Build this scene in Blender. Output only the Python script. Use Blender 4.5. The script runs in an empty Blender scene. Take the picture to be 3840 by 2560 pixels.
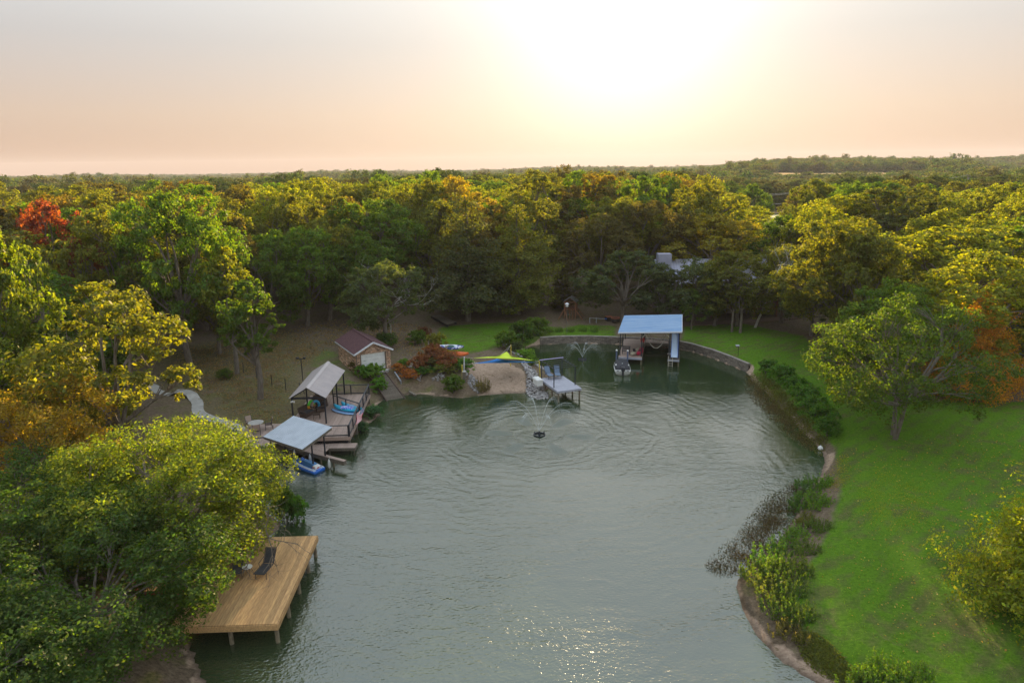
import bpy, math, random
import numpy as np
from mathutils import Matrix, Vector

# ------------------------------------------------------------------ camera, sky, sun, exposure
SC = bpy.context.scene
COL = SC.collection
CAM_H, F_PX = 22.0, 2560.0
PITCH, ROLL = math.radians(14.3), math.radians(-0.8)
CAM_M = (Matrix.Translation((0, 0, CAM_H)) @ Matrix.Rotation(math.pi / 2 - PITCH, 4, 'X')
         @ Matrix.Rotation(ROLL, 4, 'Z'))
_cd = bpy.data.cameras.new('camera')
_cd.lens = 24.0; _cd.sensor_width = 36.0; _cd.clip_start = 0.5; _cd.clip_end = 60000.0
CAM = bpy.data.objects.new('camera', _cd); COL.objects.link(CAM)
CAM.matrix_world = CAM_M
SC.camera = CAM

SUN_EL, SUN_AZ = math.radians(11.4), math.radians(9.0)
SUN_DIR = Vector((math.sin(SUN_AZ) * math.cos(SUN_EL), math.cos(SUN_AZ) * math.cos(SUN_EL), math.sin(SUN_EL)))
SKY_STRENGTH = 1.0


def build_world():
    w = bpy.data.worlds.new('World'); SC.world = w; w.use_nodes = True
    nt = w.node_tree; N = nt.nodes; L = nt.links
    bg = N['Background']
    sky = N.new('ShaderNodeTexSky'); sky.sky_type = 'NISHITA'; sky.sun_disc = False
    sky.sun_elevation = SUN_EL; sky.sun_rotation = SUN_AZ
    sky.air_density = 1.0; sky.dust_density = 3.0; sky.ozone_density = 1.0
    # the hazy evening air flattens the clear-sky model: scale it and compress its range
    sc = N.new('ShaderNodeVectorMath'); sc.operation = 'SCALE'; sc.inputs['Scale'].default_value = 0.1
    L.new(sky.outputs[0], sc.inputs[0])
    gm = N.new('ShaderNodeGamma'); gm.inputs[1].default_value = 0.35
    L.new(sc.outputs[0], gm.inputs[0])
    # hazy air by elevation, overhead raised for fill, brighter sunward, the same all round
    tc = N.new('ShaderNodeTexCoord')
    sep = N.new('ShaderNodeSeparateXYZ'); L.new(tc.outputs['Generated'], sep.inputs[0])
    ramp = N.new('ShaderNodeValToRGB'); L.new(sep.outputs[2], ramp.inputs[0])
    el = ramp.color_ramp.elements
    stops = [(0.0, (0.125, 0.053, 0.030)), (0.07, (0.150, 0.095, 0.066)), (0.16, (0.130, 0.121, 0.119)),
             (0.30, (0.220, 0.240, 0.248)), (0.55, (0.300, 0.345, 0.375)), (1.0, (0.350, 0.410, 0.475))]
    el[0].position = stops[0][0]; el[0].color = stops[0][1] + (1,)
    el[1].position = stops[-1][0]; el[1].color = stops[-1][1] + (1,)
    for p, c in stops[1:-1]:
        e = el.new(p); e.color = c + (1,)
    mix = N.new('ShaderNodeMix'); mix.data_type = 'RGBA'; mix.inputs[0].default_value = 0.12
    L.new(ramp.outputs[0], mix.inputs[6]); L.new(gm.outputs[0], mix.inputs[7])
    nrm = N.new('ShaderNodeVectorMath'); nrm.operation = 'NORMALIZE'
    L.new(tc.outputs['Generated'], nrm.inputs[0])
    dot = N.new('ShaderNodeVectorMath'); dot.operation = 'DOT_PRODUCT'
    dot.inputs[1].default_value = SUN_DIR
    L.new(nrm.outputs[0], dot.inputs[0])
    mx = N.new('ShaderNodeMath'); mx.operation = 'MAXIMUM'; mx.inputs[1].default_value = 0.0
    L.new(dot.outputs['Value'], mx.inputs[0])
    out = mix.outputs[2]
    for power, colr in ((105.0, (0.150, 0.140, 0.128)), (9.0, (0.024, 0.0205, 0.0155))):
        p = N.new('ShaderNodeMath'); p.operation = 'POWER'; p.inputs[1].default_value = power
        L.new(mx.outputs[0], p.inputs[0])
        s = N.new('ShaderNodeVectorMath'); s.operation = 'SCALE'; s.inputs[0].default_value = colr
        L.new(p.outputs[0], s.inputs['Scale'])
        a = N.new('ShaderNodeVectorMath'); a.operation = 'ADD'
        L.new(out, a.inputs[0]); L.new(s.outputs[0], a.inputs[1])
        out = a.outputs[0]
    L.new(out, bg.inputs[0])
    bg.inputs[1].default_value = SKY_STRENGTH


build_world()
_sl = bpy.data.lights.new('sun', 'SUN'); _sl.energy = 5.0; _sl.angle = math.radians(1.2); _sl.color = (1.0, 0.75, 0.42)
SUN = bpy.data.objects.new('sun', _sl); COL.objects.link(SUN)
SUN.rotation_euler = SUN_DIR.to_track_quat('Z', 'Y').to_euler(); SUN.location = (0, 0, 60)
SC.view_settings.view_transform = 'Standard'; SC.view_settings.look = 'None'
SC.view_settings.exposure = 1.57; SC.view_settings.gamma = 1.0
SC.view_settings.use_curve_mapping = False
SC.render.engine = 'CYCLES'
CY = SC.cycles
CY.use_denoising = True; CY.max_bounces = 6; CY.diffuse_bounces = 3; CY.glossy_bounces = 3
CY.transmission_bounces = 4; CY.transparent_max_bounces = 8; CY.volume_bounces = 0
CY.sample_clamp_direct = 6.0; CY.sample_clamp_indirect = 4.0; CY.caustics_reflective = False; CY.caustics_refractive = False

# ------------------------------------------------------------------ pixels to points
_R = CAM_M.to_3x3()


def FULL(x, y, z=0.0):
    """photo pixel -> the point of its ray at height z (the height of what it touches)"""
    d = _R @ Vector(((x - 1920) / F_PX, -(y - 1280) / F_PX, -1.0))
    t = (z - CAM_H) / d.z
    return Vector((d.x * t, d.y * t, z))


def D(x, y, z=0.0):
    return FULL(x * 1.632653, y * 1.632653, z)


def _zr(x0, y0, s):
    return lambda X, Y, z=0.0: FULL(x0 + X * s, y0 + Y * s, z)


Z1 = _zr(900, 1280, 600 / 1809); Z2 = _zr(1200, 1180, 600 / 2352); Z3 = _zr(1700, 1240, 600 / 2352)
Z4 = _zr(2200, 1120, 600 / 2352); Z5 = _zr(640, 1940, 660 / 1990)


def AT(x, y, dist):
    """point on the ray of display pixel (x, y) at ground distance dist"""
    d = _R @ Vector(((x * 1.632653 - 1920) / F_PX, -(y * 1.632653 - 1280) / F_PX, -1.0))
    t = dist / math.hypot(d.x, d.y)
    return Vector((d.x * t, d.y * t, CAM_H + d.z * t))


# ------------------------------------------------------------------ materials
MATS = {}


def nodes_of(m):
    m.use_nodes = True
    return m.node_tree, m.node_tree.nodes, m.node_tree.links


def pm(name, c1, c2=None, rough=0.7, metal=0.0, scale=6.0, stretch=(1, 1, 1), bump=0.0, objvar=0.0, detail=4.0,
       spec=0.5, coord='world', lo=0.35, hi=0.65):
    """principled material: two colours mixed by noise, optional per-object brightness change"""
    if name in MATS:
        return MATS[name]
    m = bpy.data.materials.new(name); nt, N, L = nodes_of(m)
    b = N['Principled BSDF']
    b.inputs['Roughness'].default_value = rough; b.inputs['Metallic'].default_value = metal
    b.inputs['Specular IOR Level'].default_value = spec
    if c2 is None:
        c2 = tuple(v * 0.8 for v in c1)
    if coord == 'world':
        g = N.new('ShaderNodeNewGeometry'); src = g.outputs['Position']
    else:
        g = N.new('ShaderNodeTexCoord'); src = g.outputs['Object']
    mp = N.new('ShaderNodeMapping'); mp.inputs['Scale'].default_value = stretch
    L.new(src, mp.inputs[0])
    nz = N.new('ShaderNodeTexNoise'); nz.inputs['Scale'].default_value = scale
    nz.inputs['Detail'].default_value = detail
    L.new(mp.outputs[0], nz.inputs['Vector'])
    mr = N.new('ShaderNodeMapRange'); mr.inputs[1].default_value = lo; mr.inputs[2].default_value = hi
    L.new(nz.outputs[0], mr.inputs[0])
    mx = N.new('ShaderNodeMix'); mx.data_type = 'RGBA'
    mx.inputs[6].default_value = tuple(c1) + (1,); mx.inputs[7].default_value = tuple(c2) + (1,)
    L.new(mr.outputs[0], mx.inputs[0])
    out = mx.outputs[2]
    if objvar > 0:
        oi = N.new('ShaderNodeObjectInfo')
        m2 = N.new('ShaderNodeMapRange'); m2.inputs[3].default_value = 1 - objvar; m2.inputs[4].default_value = 1 + objvar
        L.new(oi.outputs['Random'], m2.inputs[0])
        sv = N.new('ShaderNodeVectorMath'); sv.operation = 'SCALE'
        L.new(out, sv.inputs[0]); L.new(m2.outputs[0], sv.inputs['Scale'])
        out = sv.outputs[0]
    L.new(out, b.inputs['Base Color'])
    if bump > 0:
        bp = N.new('ShaderNodeBump'); bp.inputs['Strength'].default_value = bump; bp.inputs['Distance'].default_value = 0.05
        L.new(nz.outputs[0], bp.inputs['Height']); L.new(bp.outputs[0], b.inputs['Normal'])
    MATS[name] = m
    return m


def leaf_mat(name, trans=0.5, glow=(3.1, 2.6, 0.35), rough=0.5, palette=None):
    """leaf: object colour, varied per leaf and per tree, with light passing through the blade"""
    if name in MATS:
        return MATS[name]
    m = bpy.data.materials.new(name); nt, N, L = nodes_of(m)
    for n in list(N):
        if n.type != 'OUTPUT_MATERIAL':
            N.remove(n)
    out = [n for n in N if n.type == 'OUTPUT_MATERIAL'][0]
    oi = N.new('ShaderNodeObjectInfo'); ge = N.new('ShaderNodeNewGeometry')
    if palette is None:
        col = oi.outputs['Color']
    else:
        cr = N.new('ShaderNodeValToRGB'); cr.color_ramp.interpolation = 'LINEAR'
        e = cr.color_ramp.elements
        e[0].position = 0; e[0].color = palette[0] + (1,); e[1].position = 1; e[1].color = palette[-1] + (1,)
        for i, c in enumerate(palette[1:-1]):
            q = e.new((i + 1) / (len(palette) - 1)); q.color = c + (1,)
        L.new(oi.outputs['Random'], cr.inputs[0]); col = cr.outputs[0]
    hs = N.new('ShaderNodeHueSaturation')
    h = N.new('ShaderNodeMapRange'); h.inputs[3].default_value = 0.475; h.inputs[4].default_value = 0.525
    L.new(ge.outputs['Random Per Island'], h.inputs[0]); L.new(h.outputs[0], hs.inputs['Hue'])
    wn = N.new('ShaderNodeTexWhiteNoise'); wn.noise_dimensions = '1D'; L.new(ge.outputs['Random Per Island'], wn.inputs['W'])
    v = N.new('ShaderNodeMapRange'); v.inputs[3].default_value = 0.6; v.inputs[4].default_value = 1.45
    L.new(wn.outputs['Value'], v.inputs[0]); L.new(v.outputs[0], hs.inputs['Value'])
    L.new(col, hs.inputs['Color'])
    df = N.new('ShaderNodeBsdfDiffuse'); L.new(hs.outputs[0], df.inputs[0])
    tr = N.new('ShaderNodeBsdfTranslucent')
    tm = N.new('ShaderNodeVectorMath'); tm.operation = 'MULTIPLY'; tm.inputs[1].default_value = glow
    L.new(hs.outputs[0], tm.inputs[0]); L.new(tm.outputs[0], tr.inputs[0])
    gl = N.new('ShaderNodeBsdfGlossy'); gl.inputs['Roughness'].default_value = rough
    gl.inputs['Color'].default_value = (0.9, 0.85, 0.7, 1)
    m1 = N.new('ShaderNodeMixShader'); m1.inputs[0].default_value = trans
    L.new(df.outputs[0], m1.inputs[1]); L.new(tr.outputs[0], m1.inputs[2])
    m2 = N.new('ShaderNodeMixShader'); m2.inputs[0].default_value = 0.02
    L.new(m1.outputs[0], m2.inputs[1]); L.new(gl.outputs[0], m2.inputs[2])
    L.new(m2.outputs[0], out.inputs[0])
    MATS[name] = m
    return m


# ------------------------------------------------------------------ object helpers
def tag(o, label=None, cat=None, group=None, kind=None):
    if label: o['label'] = label
    if cat: o['category'] = cat
    if group: o['group'] = group
    if kind: o['kind'] = kind
    return o


def empty(name, loc=(0, 0, 0), label=None, cat=None, group=None, rz=0.0):
    o = bpy.data.objects.new(name, None); COL.objects.link(o)
    o.location = loc; o.rotation_euler = (0, 0, rz); o.empty_display_size = 0.2
    return tag(o, label, cat, group)


def chain_loc(p):
    v = Vector((0, 0, 0))
    while p is not None:
        v += p.location; p = p.parent
    return v


def link_mesh(name, me, mat, parent=None):
    o = bpy.data.objects.new(name, me); COL.objects.link(o)
    if mat is not None and len(me.materials) == 0:
        me.materials.append(mat)
    if parent is not None:
        o.parent = parent
    return o


def rotz(a):
    return Matrix.Rotation(a, 3, 'Z')


class MB:
    """collects simple solids and links them as one mesh"""
    def __init__(s):
        s.v = []; s.f = []

    def _add(s, vs, fs):
        k = len(s.v); s.v.extend([tuple(p) for p in vs]); s.f.extend([tuple(i + k for i in f) for f in fs])

    def box(s, c, size, rz=0.0, M=None):
        c = Vector(c); h = Vector(size) / 2
        R = M if M is not None else rotz(rz)
        vs = [c + R @ Vector((sx * h.x, sy * h.y, sz * h.z)) for sz in (-1, 1) for sx, sy in ((-1, -1), (1, -1), (1, 1), (-1, 1))]
        s._add(vs, [(3, 2, 1, 0), (4, 5, 6, 7), (0, 1, 5, 4), (1, 2, 6, 5), (2, 3, 7, 6), (3, 0, 4, 7)])
        return s

    def bar(s, p, q, w, h=None, up=(0, 0, 1)):
        """rectangular bar from p to q, w wide, h along up"""
        p, q = Vector(p), Vector(q); h = w if h is None else h
        d = (q - p).normalized(); u = Vector(up)
        if abs(d.dot(u)) > 0.98: u = Vector((1, 0, 0))
        x = d.cross(u).normalized(); z = x.cross(d).normalized()
        M = Matrix((x, d, z)).transposed()
        return s.box((p + q) / 2, (w, (q - p).length, h), M=M)

    def tube(s, pts, rad, n=8, caps=True):
        pts = [Vector(p) for p in pts]
        if not isinstance(rad, (list, tuple)): rad = [rad] * len(pts)
        vs = []; x = None
        for i, p in enumerate(pts):
            d = (pts[min(i + 1, len(pts) - 1)] - pts[max(i - 1, 0)]).normalized()
            if x is None:
                a = Vector((0, 0, 1)) if abs(d.z) < 0.9 else Vector((1, 0, 0))
                x = d.cross(a).normalized()
            else:
                x = (x - d * x.dot(d)).normalized()
            y = d.cross(x)
            for k in range(n):
                t = 2 * math.pi * k / n
                vs.append(p + (x * math.cos(t) + y * math.sin(t)) * rad[i])
        fs = []
        for i in range(len(pts) - 1):
            for k in range(n):
                a, b = i * n + k, i * n + (k + 1) % n
                fs.append((a, b, b + n, a + n))
        if caps:
            fs.append(tuple(range(n - 1, -1, -1))); m = (len(pts) - 1) * n
            fs.append(tuple(range(m, m + n)))
        s._add(vs, fs); return s

    def prism(s, poly, z0, z1):
        n = len(poly)
        vs = [(p[0], p[1], z0) for p in poly] + [(p[0], p[1], z1) for p in poly]
        s._add(vs, [tuple(range(n - 1, -1, -1)), tuple(range(n, 2 * n))] +
               [(i, (i + 1) % n, n + (i + 1) % n, n + i) for i in range(n)])
        return s

    def poly(s, pts):
        s._add(pts, [tuple(range(len(pts)))]); return s

    def slab(s, quad, t):
        """thick sheet: the quad (any plane) pushed down its normal by t"""
        q = [Vector(p) for p in quad]
        n = (q[1] - q[0]).cross(q[-1] - q[0]).normalized()
        lo = [p - n * t for p in q]; k = len(q)
        s._add(q + lo, [tuple(range(k)), tuple(range(2 * k - 1, k - 1, -1))] +
               [((i + 1) % k, i, k + i, k + (i + 1) % k) for i in range(k)])
        return s

    def loft(s, rings, close=True, caps=True):
        n = len(rings[0]); vs = [p for r in rings for p in r]; fs = []
        for i in range(len(rings) - 1):
            for k in range(n if close else n - 1):
                a, b = i * n + k, i * n + (k + 1) % n
                fs.append((a, b, b + n, a + n))
        if caps:
            fs.append(tuple(range(n - 1, -1, -1))); m = (len(rings) - 1) * n
            fs.append(tuple(range(m, m + n)))
        s._add(vs, fs); return s

    def build(s, name, mat, parent=None, smooth=False):
        off = chain_loc(parent)
        me = bpy.data.meshes.new(name)
        me.from_pydata([(v[0] - off.x, v[1] - off.y, v[2] - off.z) for v in s.v], [], s.f)
        me.update()
        if smooth:
            me.polygons.foreach_set('use_smooth', [True] * len(me.polygons))
        return link_mesh(name, me, mat, parent)


_UNIT = None


def unit_box():
    global _UNIT
    if _UNIT is None:
        b = MB().box((0, 0, 0), (1, 1, 1)); _UNIT = bpy.data.meshes.new('piece')
        _UNIT.from_pydata(b.v, [], b.f); _UNIT.update()
    return _UNIT


_UNITS = {}


def piece(name, mat, parent, p, q, w, h, roll=0.0):
    """one board or stone: the shared unit box stretched from p to q (w wide, h thick)"""
    key = mat.name
    if key not in _UNITS:
        me = unit_box().copy(); me.materials.append(mat); _UNITS[key] = me
    p, q = Vector(p), Vector(q)
    d = (q - p); ln = d.length; d.normalize()
    u = Vector((0, 0, 1)) if abs(d.z) < 0.95 else Vector((1, 0, 0))
    x = d.cross(u).normalized(); z = x.cross(d).normalized()
    o = bpy.data.objects.new(name, _UNITS[key]); COL.objects.link(o)
    o.parent = parent
    R = Matrix((x, d, z)).transposed()
    o.location = (p + q) / 2 - chain_loc(parent)
    o.rotation_euler = (R @ Matrix.Rotation(roll, 3, 'Y')).to_euler(); o.scale = (w, ln, h)
    return o


def copy_tree(o, parent=None):
    c = o.copy(); COL.objects.link(c)
    if parent is not None: c.parent = parent
    for ch in o.children:
        copy_tree(ch, c)
    return c


def np_mesh(name, V, Q, mat=None, smooth=False):
    """mesh from numpy arrays (verts Nx3, faces Mx4 or Mx3)"""
    me = bpy.data.meshes.new(name); V = np.ascontiguousarray(V, dtype=np.float32); Q = np.ascontiguousarray(Q, dtype=np.int32)
    m, k = Q.shape
    me.vertices.add(len(V)); me.vertices.foreach_set('co', V.ravel())
    me.loops.add(m * k); me.loops.foreach_set('vertex_index', Q.ravel())
    me.polygons.add(m); me.polygons.foreach_set('loop_start', np.arange(0, m * k, k, dtype=np.int32))
    if smooth: me.polygons.foreach_set('use_smooth', np.ones(m, dtype=bool))
    me.update(calc_edges=True)
    if mat is not None: me.materials.append(mat)
    return me


# ------------------------------------------------------------------ terrain
def W2(p):
    return (p.x, p.y)


# shoreline, anticlockwise seen from the left bank round the cove to the right bank: (x, y, bank height, bank width)
SHORE = [(-16, -60, 1.2, 6), (-15, 8, 1.2, 5), (-13.4, 22, 1.2, 5), (-13.4, 25.5, 1.2, 4), (-15.2, 27.8, 1.3, 3), (-17.0, 30.5, 1.3, 3),
         (-17.4, 34, 1.3, 3), (-15.5, 37, 1.3, 3), (-14.6, 39.5, 1.2, 3), (-17.5, 42.5, 1.0, 2.5), (-19.2, 46, 0.9, 2.5),
         (-18.4, 49.6, 0.8, 2.5), (-15.4, 52.6, 0.8, 2.5)]
for _x, _y, _h, _w in [(811, 1008, .8, 2.5), (850, 975, .8, 2.5), (884, 950, .9, 3), (868, 935, 1.1, 3), (888, 919, 1.5, 6), (925, 911, 1.6, 6),
                       (962, 906, 1.6, 4), (1010, 912, 1.6, 4), (1060, 917, 1.3, 5), (1115, 914, 1.1, 10), (1180, 910, 1.1, 10),
                       (1230, 906, 1.1, 6), (1262, 898, 1.0, 3), (1287, 866, 1.0, 3), (1264, 848, 1.0, 3),
                       (1222, 826, 1.1, 3), (1200, 808, 1.2, 3), (1222, 796, .9, 2)]:
    _p = D(_x, _y, 0); SHORE.append((_p.x, _p.y, _h, _w))
WALL = [(3.6, 84.4), (6.0, 84.9), (9.5, 84.9), (13.6, 84.1), (17.2, 83.2), (20.4, 81.7), (21.7, 80.4), (23.5, 77.3), (24.6, 74.6), (25.7, 71.2)]
SHORE += [(x, y, 0.80, 0.5) for x, y in WALL]
for _x, _y, _h, _w in [(1722, 872, 1.1, 2.5), (1755, 900, 1.1, 3), (1800, 950, 1.1, 3), (1850, 1003, 1.1, 3), (1878, 1032, 0.9, 3), (1885, 1055, 0.8, 3),
                       (1872, 1095, 0.8, 3), (1838, 1130, 0.9, 3), (1815, 1185, 0.9, 3), (1775, 1240, 0.9, 3), (1715, 1295, 0.9, 3),
                       (1668, 1335, 0.8, 4), (1688, 1400, 0.8, 4), (1722, 1465, 0.8, 4), (1775, 1520, 0.8, 4), (1850, 1570, 0.8, 4)]:
    _p = D(_x, _y, 0); SHORE.append((_p.x, _p.y, _h, _w))
SHORE += [(17, 20, 0.8, 4), (22, 8, 0.8, 4), (24, -60, 0.8, 4)]
_SH = np.array(SHORE)


def shore_sd(X, Y):
    """signed distance to the shoreline (land positive), bank height and width of the nearest bank"""
    P = np.stack([np.ravel(X), np.ravel(Y)], 1).astype(float)
    best = np.full(len(P), 1e9); hb = np.zeros(len(P)); wb = np.ones(len(P)); inside = np.zeros(len(P), bool)
    n = len(_SH)
    for i in range(n):
        a, b = _SH[i], _SH[(i + 1) % n]
        ab = b[:2] - a[:2]; t = np.clip(((P - a[:2]) @ ab) / (ab @ ab), 0, 1)
        d = np.hypot(P[:, 0] - a[0] - t * ab[0], P[:, 1] - a[1] - t * ab[1])
        k = d < best
        best[k] = d[k]; hb[k] = (a[2] + (b[2] - a[2]) * t)[k]; wb[k] = (a[3] + (b[3] - a[3]) * t)[k]
        c = (a[1] > P[:, 1]) != (b[1] > P[:, 1])
        with np.errstate(divide='ignore', invalid='ignore'):
            xc = (b[0] - a[0]) * (P[:, 1] - a[1]) / (b[1] - a[1]) + a[0]
        inside ^= c & (P[:, 0] < xc)
    return np.where(inside, -best, best), hb, wb


def smooth(t):
    t = np.clip(t, 0, 1); return t * t * (3 - 2 * t)


def height(X, Y):
    X = np.asarray(X, float); Y = np.asarray(Y, float); shp = X.shape
    sd, hb, wb = shore_sd(X, Y); x = X.ravel(); y = Y.ravel()
    land = -0.06 + (hb + 0.06) * smooth(sd / wb) ** 0.8
    land += 0.9 * smooth((sd - 3) / 45)                                    # yards rise gently
    land += 0.10 * np.sin(x * 0.31 + 1.3) * np.sin(y * 0.27) * smooth((sd - 2) / 6)
    land += 1.3 * smooth((y - 85) / 30) * smooth((sd - 4) / 15)            # wood behind the cove stands higher
    r = np.hypot(x, y)
    land += 2.2 * np.sin(x * 0.011 + 0.5) * np.sin(y * 0.009 + 1.0) * smooth((r - 130) / 200)
    land -= 4.0 * smooth((r - 150) / 500)
    az = np.degrees(np.arctan2(x, np.maximum(y, 1)))
    ridge = smooth((r - 900) / 900) * (1 - 0.55 * smooth((r - 2600) / 1500))
    land += ridge * (15 * smooth((az - 8) / 22) + 4 * np.sin(az * 0.35) + 4 * smooth((az + 12) / 30))
    land += 12.0 * smooth((r - 560) / 240) * smooth((az - 15) / 5) * smooth((36 - az) / 5) * (1 - smooth((r - 1000) / 700))      # the hay field lies on a rise
    water = -0.06 - 1.6 * smooth(-sd / 5.0)
    return np.where(sd > 0, land, water).reshape(shp)


def GZ(x, y):
    return float(height(np.array([x]), np.array([y]))[0])


def ground_at(dx, dy, it=6):
    """display pixel -> the point where its ray meets the terrain"""
    z = 1.0
    for _ in range(it):
        p = D(dx, dy, z); z = GZ(p.x, p.y)
    return Vector((p.x, p.y, z))


def in_poly(X, Y, poly):
    ins = np.zeros(X.shape, bool); n = len(poly)
    for i in range(n):
        a, b = poly[i], poly[(i + 1) % n]
        c = (a[1] > Y) != (b[1] > Y)
        with np.errstate(divide='ignore', invalid='ignore'):
            xc = (b[0] - a[0]) * (Y - a[1]) / (b[1] - a[1] + 1e-12) + a[0]
        ins ^= c & (X < xc)
    return ins


def poly_sd(X, Y, poly):
    """distance inside a polygon, negative outside"""
    best = np.full(X.shape, 1e9); n = len(poly)
    for i in range(n):
        a = np.array(poly[i][:2], float); b = np.array(poly[(i + 1) % n][:2], float); ab = b - a
        t = np.clip(((X - a[0]) * ab[0] + (Y - a[1]) * ab[1]) / (ab @ ab), 0, 1)
        best = np.minimum(best, np.hypot(X - a[0] - t * ab[0], Y - a[1] - t * ab[1]))
    return np.where(in_poly(X, Y, poly), best, -best)


def graded(lo, hi, step, far, g=1.17):
    a = list(np.arange(lo, hi + step * 0.5, step)); s = step; v = a[-1]
    up = []
    while v < far: s *= g; v += s; up.append(v)
    s = step; v = a[0]; dn = []
    while v > -far: s *= g; v -= s; dn.append(v)
    return np.array(dn[::-1] + a + up)


def DP(pts, z=1.0):
    return [W2(D(x, y, z)) for x, y in pts]


LAWNS = [DP([(1700, 868), (1760, 872), (1830, 935), (1915, 1010), (1925, 1100), (1900, 1200), (1850, 1290), (1800, 1350), (1850, 1460), (1960, 1540), (2100, 1600), (2900, 1600),
             (2900, 930), (2300, 930), (2120, 925), (2000, 900), (1900, 830), (1850, 770), (1700, 742), (1570, 742), (1560, 790), (1640, 800)]),
         DP([(1240, 778), (1420, 780), (1420, 745), (1330, 742), (1290, 750), (1250, 742), (1150, 738), (1010, 752), (985, 790), (1040, 845), (1060, 815), (1110, 812), (1150, 800)]),
         DP([(690, 850), (760, 800), (830, 870), (800, 910), (690, 900)])]
DRY = [DP([(380, 830), (640, 770), (760, 830), (690, 860), (670, 980), (560, 985), (500, 940), (370, 890)])]
SANDS = [DP([(1062, 838), (1165, 832), (1205, 850), (1215, 895), (1235, 912), (1110, 920), (1090, 880)]),
         DP([(1655, 1335), (1690, 1335), (1725, 1400), (1775, 1460), (1850, 1510), (1920, 1545), (1990, 1590), (1880, 1610), (1780, 1535), (1700, 1450), (1670, 1380)], 0.25),
         DP([(1862, 1105), (1880, 1050), (1895, 1030), (1925, 1040), (1905, 1075), (1890, 1100)], 0.3),
         DP([(395, 1600), (450, 1490), (520, 1480), (500, 1560)]),
         DP([(610, 1060), (640, 1035), (700, 1050), (660, 1085)]), DP([(800, 1010), (850, 970), (880, 975), (830, 1030)])]


def build_ground():
    xs = graded(-62, 62, 0.62, 3900); ys = graded(18, 104, 0.62, 3900)
    X, Y = np.meshgrid(xs, ys)
    Z = height(X, Y)
    nx, ny = len(xs), len(ys)
    V = np.stack([X.ravel(), Y.ravel(), Z.ravel()], 1)
    i = np.arange(nx - 1)[None, :] + nx * np.arange(ny - 1)[:, None]
    Q = np.stack([i, i + 1, i + 1 + nx, i + nx], -1).reshape(-1, 4)
    me = np_mesh('ground', V, Q, ground_mat(), smooth=True)
    sd, _, _ = shore_sd(X, Y); sd = sd.reshape(X.shape)
    lawn = np.zeros(X.shape); sand = np.zeros(X.shape); dry = np.zeros(X.shape)
    for p, k in zip(LAWNS, (1.0, 0.8, 0.45)): lawn = np.maximum(lawn, k * smooth((poly_sd(X, Y, p) + 0.6) / 1.6))
    for p in SANDS: sand = np.maximum(sand, smooth((poly_sd(X, Y, p) + 0.25) / 0.7))
    for p in DRY: dry = np.maximum(dry, smooth((poly_sd(X, Y, p) + 2.0) / 4.0))
    sand = np.maximum(sand, smooth((0.75 - sd) / 0.5) * (Y < 110))
    r = np.hypot(X, Y); lawn = np.maximum(lawn, 0.5 * smooth((r - 300) / 300))
    ca = me.color_attributes.new('cover', 'FLOAT_COLOR', 'POINT')
    ca.data.foreach_set('color', np.stack([lawn.ravel(), sand.ravel(), dry.ravel(), np.ones(lawn.size)], 1).astype(np.float32).ravel())
    o = link_mesh('ground', me, None); tag(o, 'lawns, dry yards and woodland floor around the pond', 'ground', kind='structure')
    return o


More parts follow.
